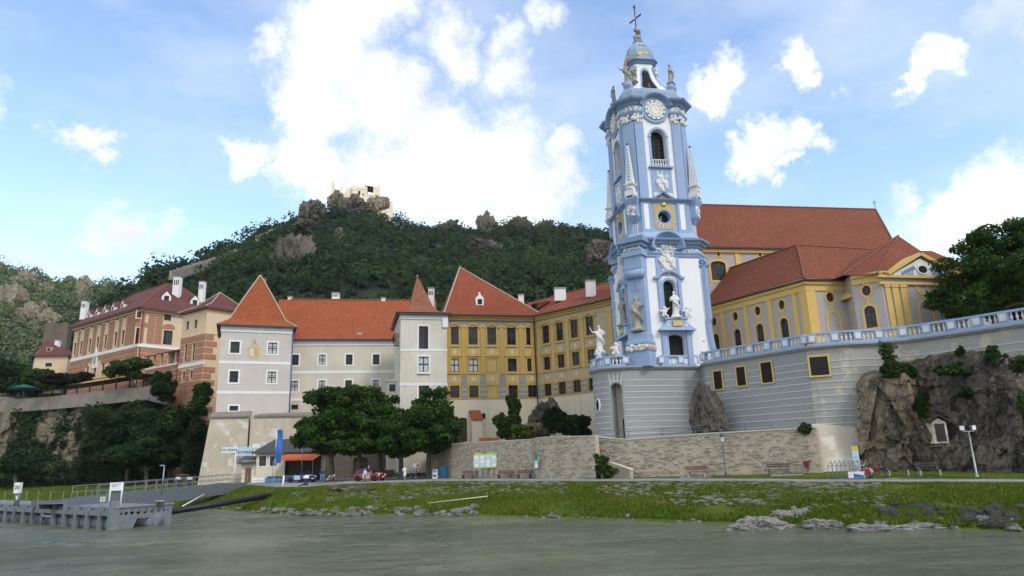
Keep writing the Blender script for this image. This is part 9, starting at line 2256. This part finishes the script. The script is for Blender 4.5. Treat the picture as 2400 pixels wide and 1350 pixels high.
    # mast with small sign behind the parasols
    P=rp(706,1128,1.95);zt_=at(706,1034,P[1])[2];Q=thing('sign_mast','slender grey mast with crossbar and small white plate by the chestnuts','mast',P);MB().tube([P,(P[0],P[1],zt_)],.045,6).obj('mast','steel',Q);g=Fr(P,0);z=zt_-(zt_-P[2])*.13;fbox(g,-.45,.45,-.03,.03,z-.03,z+.03,'crossbar','steel',Q);fbox(g,.08,.42,-.03,0,z+.1,z+.55,'plate','white_paint',Q)
    # cafe tables
    for(u,v,lb)in((620,1121,'small dark cafe table before the kiosk screen'),(728,1121,'small cafe table among the seated guests')):
        P=rp(u,v,1.95);Q=thing('cafe_table',lb,'table',P);MB().lathe(tuple(P),[(.22,0),(.22,.03),(.03,.05),(.03,.7)],8).obj('pedestal','tyre',Q);MB().lathe(tuple(P+np.array([0,0,.703])),[(.4,0),(.4,.03)],12).obj('table_top','dark_wood',Q)
kiosk()

# ------------------------------------------------------------------ landing stage
def pontoon():
    A=gz(263,1242,0.);B=gz(0,1222,0.);d=A-B;a=math.atan2(d[1],d[0]);f=Fr(B,a);L=math.hypot(d[0],d[1]);X0=-16.;CE=gz(391,1229,0.);D=float(np.linalg.norm(CE-A))
    zt=at(263,1190,A[1])[2];T=thing('landing_stage','long grey steel landing pontoon moored at the left','pontoon',(A[0],A[1],0))
    fbox(f,X0,L-.9,.25,D,zt-.42,zt-.05,'deck','steel_paint',T);fbox(f,X0,L-.4,0,.24,zt-.6,zt-.3,'edge_beam','steel_paint',T)
    for y in (.95, D - .9): MB().tube([f.pt(X0, y, .3), f.pt(L - .3, y, .3)], .62, 16).obj('float', 'steel_paint', T)
    n = 17
    for i in range(n + 1):
        x=L-.15-i*2.05;q=f.pt(x,-.02,0);MB().box(f,x-.11,x+.11,-.1,.2,-.35,zt+(.42 if i==0 else .06)).obj('fender_post','steel_paint',T)
    fbox(f, X0, L - .6, .2, .3, .7, zt - .62, 'shade_plate', 'boom', T)  # added dark plate painting the shade between posts under the deck
    # lower step
    xs = L - .15 - 5 * 2.05; fbox(f, xs - 1.9, xs - .1, -.1, .5, .62, .74, 'step', 'steel', T)
    # end plate with round lightening holes and an arch below
    e = Fr(f.pt(L + .02, 0, 0), math.atan2((CE - A)[1], (CE - A)[0])); W2 = D + .3
    xs_ = [.06, .14, .235, .34, .455, .57, .68, .77, .84]; rs = [.09, .125, .155, .18, .19, .18, .155, .125, .08]
    H = [(W2 * q * 1.03 + .25, .95 + .1 * math.sin(q * 3) + zt * .1 - .1, 2 * r, 2 * r, 'e') for q, r in zip(xs_, rs)]
    zlow=.62;wall(e,0,W2,zlow,zt-.06,[h for h in H if h[1]+h[3]/2<zt-.07 and h[1]-h[3]/2>zlow+.01],'steel_paint',T,'end_plate',.1)
    for x0, x1 in ((0, W2 * .28), (W2 * .74, W2)):
        MB().prism(e,[(x0,-.4),(x1,-.4),(x1+(.5 if x0==0 else 0),zlow-.003),(x0-(.5 if x0>0 else 0),zlow-.003)],-.02,.1).obj('end_foot','steel_paint',T)
    fbox(e, -.1, W2 + .1, -.1, .06, zt - .057, zt + .06, 'end_beam', 'steel', T)
    fbox(f, L - .5, L + .06, -.2, .3, -.3, zt + .44, 'corner_post', 'steel_paint', T)
    for q in range(9):x=X0+4+q*2.9;MB().tube([f.pt(x,D-.2,zt),f.pt(x,D-.2,zt+.9)],.03,5).obj('stanchion','steel',T)
    # signs standing on it
    P=gz(268,1189,zt-.05);S=thing('notice_board','white framed notice board on two posts at the end of the pontoon','notice board',P);s=1/pxm(P);g=Fr(P,0.05);z1=at(268,1131,P[1])[2];zb_=at(268,1150,P[1])[2]
    for x in (-13.5, 13.5): MB().tube([g.pt(x * s, 0, P[2]), g.pt(x * s, 0, z1)], .055, 6).obj('post', 'white_paint', S)
    fbox(g, -13 * s, 13 * s, -.05, .0, zb_, z1, 'board', 'white_paint', S)
    for i,w in enumerate((22,15,10)):fbox(g,-11*s,(-11+w)*s,-.062,-.052,z1-(4.2+3*i)*s,z1-(3+3*i)*s,'print','steel',S)
    P=gz(38,1186,zt-.05);S=thing('berth_sign','white berth sign with the number 20 on a grey post','sign',P);s=1/pxm(P);g=Fr(P,.0);z1=at(38,1131,P[1])[2];zb_=at(38,1156,P[1])[2]
    MB().tube([P,(P[0],P[1],zb_+.1)],.2,8).obj('post','steel_paint',S);fbox(g,-6.5*s,6.5*s,-.25,.1,zb_,z1,'board','white_paint',S);put_text('20',12*s,'ink_dark',S,g,1.0*s,-.27,(zb_+z1)/2+1*s,ext=.012);fbox(g,3*s,6*s,-.3,-.26,zb_-14*s,zb_-7*s,'life_ring_box','white_paint',S)
    P=gz(239,1190,zt-.05);S=thing('small_sign','small square pale sign on a short post on the pontoon','sign',P);s=1/pxm(P);g=Fr(P,0.);z0=at(239,1176,P[1])[2];z1=at(239,1164,P[1])[2];MB().tube([P,(P[0],P[1],z0+.05)],.03,5).obj('post','steel',S);fbox(g,-6*s,6*s,-.05,0,z0,z1,'board','cream_white',S);fbox(g,-1*s,1*s,-.06,-.052,z0+3*s,z1-3*s,'print','steel_dark',S)
    for(u,lb)in((370,'left of the twin mooring bitts on the pontoon end'),(379,'right of the twin mooring bitts on the pontoon end')):P=gz(u,1187,zt);S=thing('mooring_bitt',lb,'bollard',P);MB().lathe(tuple(P-np.array([0,0,.1])),[(.12,0),(.12,.4),(.2,.42),(.2,.5)],10).obj('bitt','steel',S)
    P=gz(85,1184,zt);S=thing('mooring_bitt','steel bitt in the middle of the pontoon deck','bollard',P);MB().box(Fr(P,a),-.55,.55,-.2,.2,P[2]-.1,P[2]+.38).obj('bitt','steel_dark',S)
    # gangway
    G0 = gz(150, 1184, zt + .05); G1 = rp(579, 1128, 2.0); G1 = np.array([*(rp(579, 1140, 1.75)[:2]), 1.95])
    d=G1-G0;ag=math.atan2(d[1],d[0]);Lg=math.hypot(d[0],d[1]);sl=d[2]/Lg;Q=thing('gangway','long grey steel gangway bridge from pontoon to quay','gangway',G0)
    for y in (-.0, 2.2):
        m=MB();fr=Fr(G0,ag);V=[fr.pt(x,y+q,G0[2]+x*sl+z)for x,zb_,z_t in((0,-.25,.25),(Lg*.15,-.55,.4),(Lg*.5,-.8,.42),(Lg,-.75,.3))for q in(-.06,.06)for z in(zb_,z_t)]
        Fs = []
        for i in range(3):o=i*4;Fs+=[(o,o+4,o+5,o+1),(o+2,o+3,o+7,o+6),(o+1,o+5,o+7,o+3),(o,o+2,o+6,o+4)]
        m.add(V, Fs + [(0, 1, 3, 2), (12, 14, 15, 13)]); m.obj('girder', 'steel_paint', Q)
        n = 16
        for i in range(n+1):x=Lg*(.12+.88*i/n);p=fr.pt(x,y,G0[2]+x*sl+.3);MB().tube([p,p+np.array([0,0,1.0])],.028,5).obj('rail_post','steel',Q)
        for hh in(.8,1.3):MB().tube([fr.pt(Lg*.12,y,G0[2]+Lg*.12*sl+hh),fr.pt(Lg,y,G0[2]+Lg*sl+hh)],.03,5).obj('handrail','steel',Q)
    fr=Fr(G0,ag);m=MB();m.add([fr.pt(0,0,G0[2]+.1),fr.pt(Lg,0,G1[2]+.1),fr.pt(Lg,2.2,G1[2]+.1),fr.pt(0,2.2,G0[2]+.1)],[(0,1,2,3)]);m.obj('walkway','steel_dark',Q)
    x=Lg*.42;p=fr.pt(x,-.1,G0[2]+x*sl);zt_=at(322,1093,p[1])[2];MB().tube([p,(p[0],p[1],zt_)],.06,6).obj('lamp_pole','steel',Q);MB().ball((p[0]-.22,p[1],zt_),(.28,.12,.07),8,6).obj('lamp_head','steel',Q)
    # black boom holding the pontoon off, white stay
    a_,b_=gz(395,1200,.55),gz(690,1152,1.45);m=MB();m.tube([a_,b_],.26,12);S=thing('mooring_boom','long black steel boom from the bank to the pontoon','boom',a_);m.obj('tube','boom',S)
    MB().tube([b_, b_ + np.array([.3, .3, .5]), b_ + np.array([.9, .3, .7])], .07, 6).obj('hook', 'boom', S)
    p,q=gz(427,1187,.9),gz(479,1158,1.7);m=MB();m.tube([p,q],.05,6);o=m.obj('stay_rod','white_paint');tag(o,'white stay rod rising from the boom toward the gangway','rod')
    # concrete abutment
    P=rp(700,1150,1.5);fr2=Fr(P,-.4);o=MB().box(fr2,-1.2,1.6,-.6,1.6,.2,P[2]+.32).obj('quay_block','concrete');tag(o,'concrete quay block at the landward end of the black boom','block')
    # quay rail at left end of forecourt
    a_,b_=rp(427,1119,2.0),rp(475,1116,2.0);S=thing('path_railing','short grey railing beside the path in front of the dark trees','railing',a_)
    for i in range(4): q_ = a_ + (b_ - a_) * i / 3; MB().tube([q_, q_ + np.array([0, 0, 1.1])], .04, 5).obj('post', 'steel', S)
    for hh in (.55, 1.1): MB().tube([a_ + np.array([0, 0, hh]), b_ + np.array([0, 0, hh])], .035, 5).obj('rail', 'steel', S)
pontoon()
# ================================================================== summer haze
def haze():
    m,nt,b=_nt('haze');nt.nodes.remove(b);v=nt.nodes.new('ShaderNodeVolumePrincipled');v.inputs['Color'].default_value=(.78,.86,.96,1);v.inputs['Density'].default_value=.00008;v.inputs['Anisotropy'].default_value=.2
    nt.links.new(v.outputs[0], [n for n in nt.nodes if n.type == 'OUTPUT_MATERIAL'][0].inputs['Volume'])
    o=MB().box(WORLD,-4200,4200,-1600,1900,-7,260).obj('haze','haze');tag(o,'thin summer haze over the valley','haze',kind='stuff')
haze()
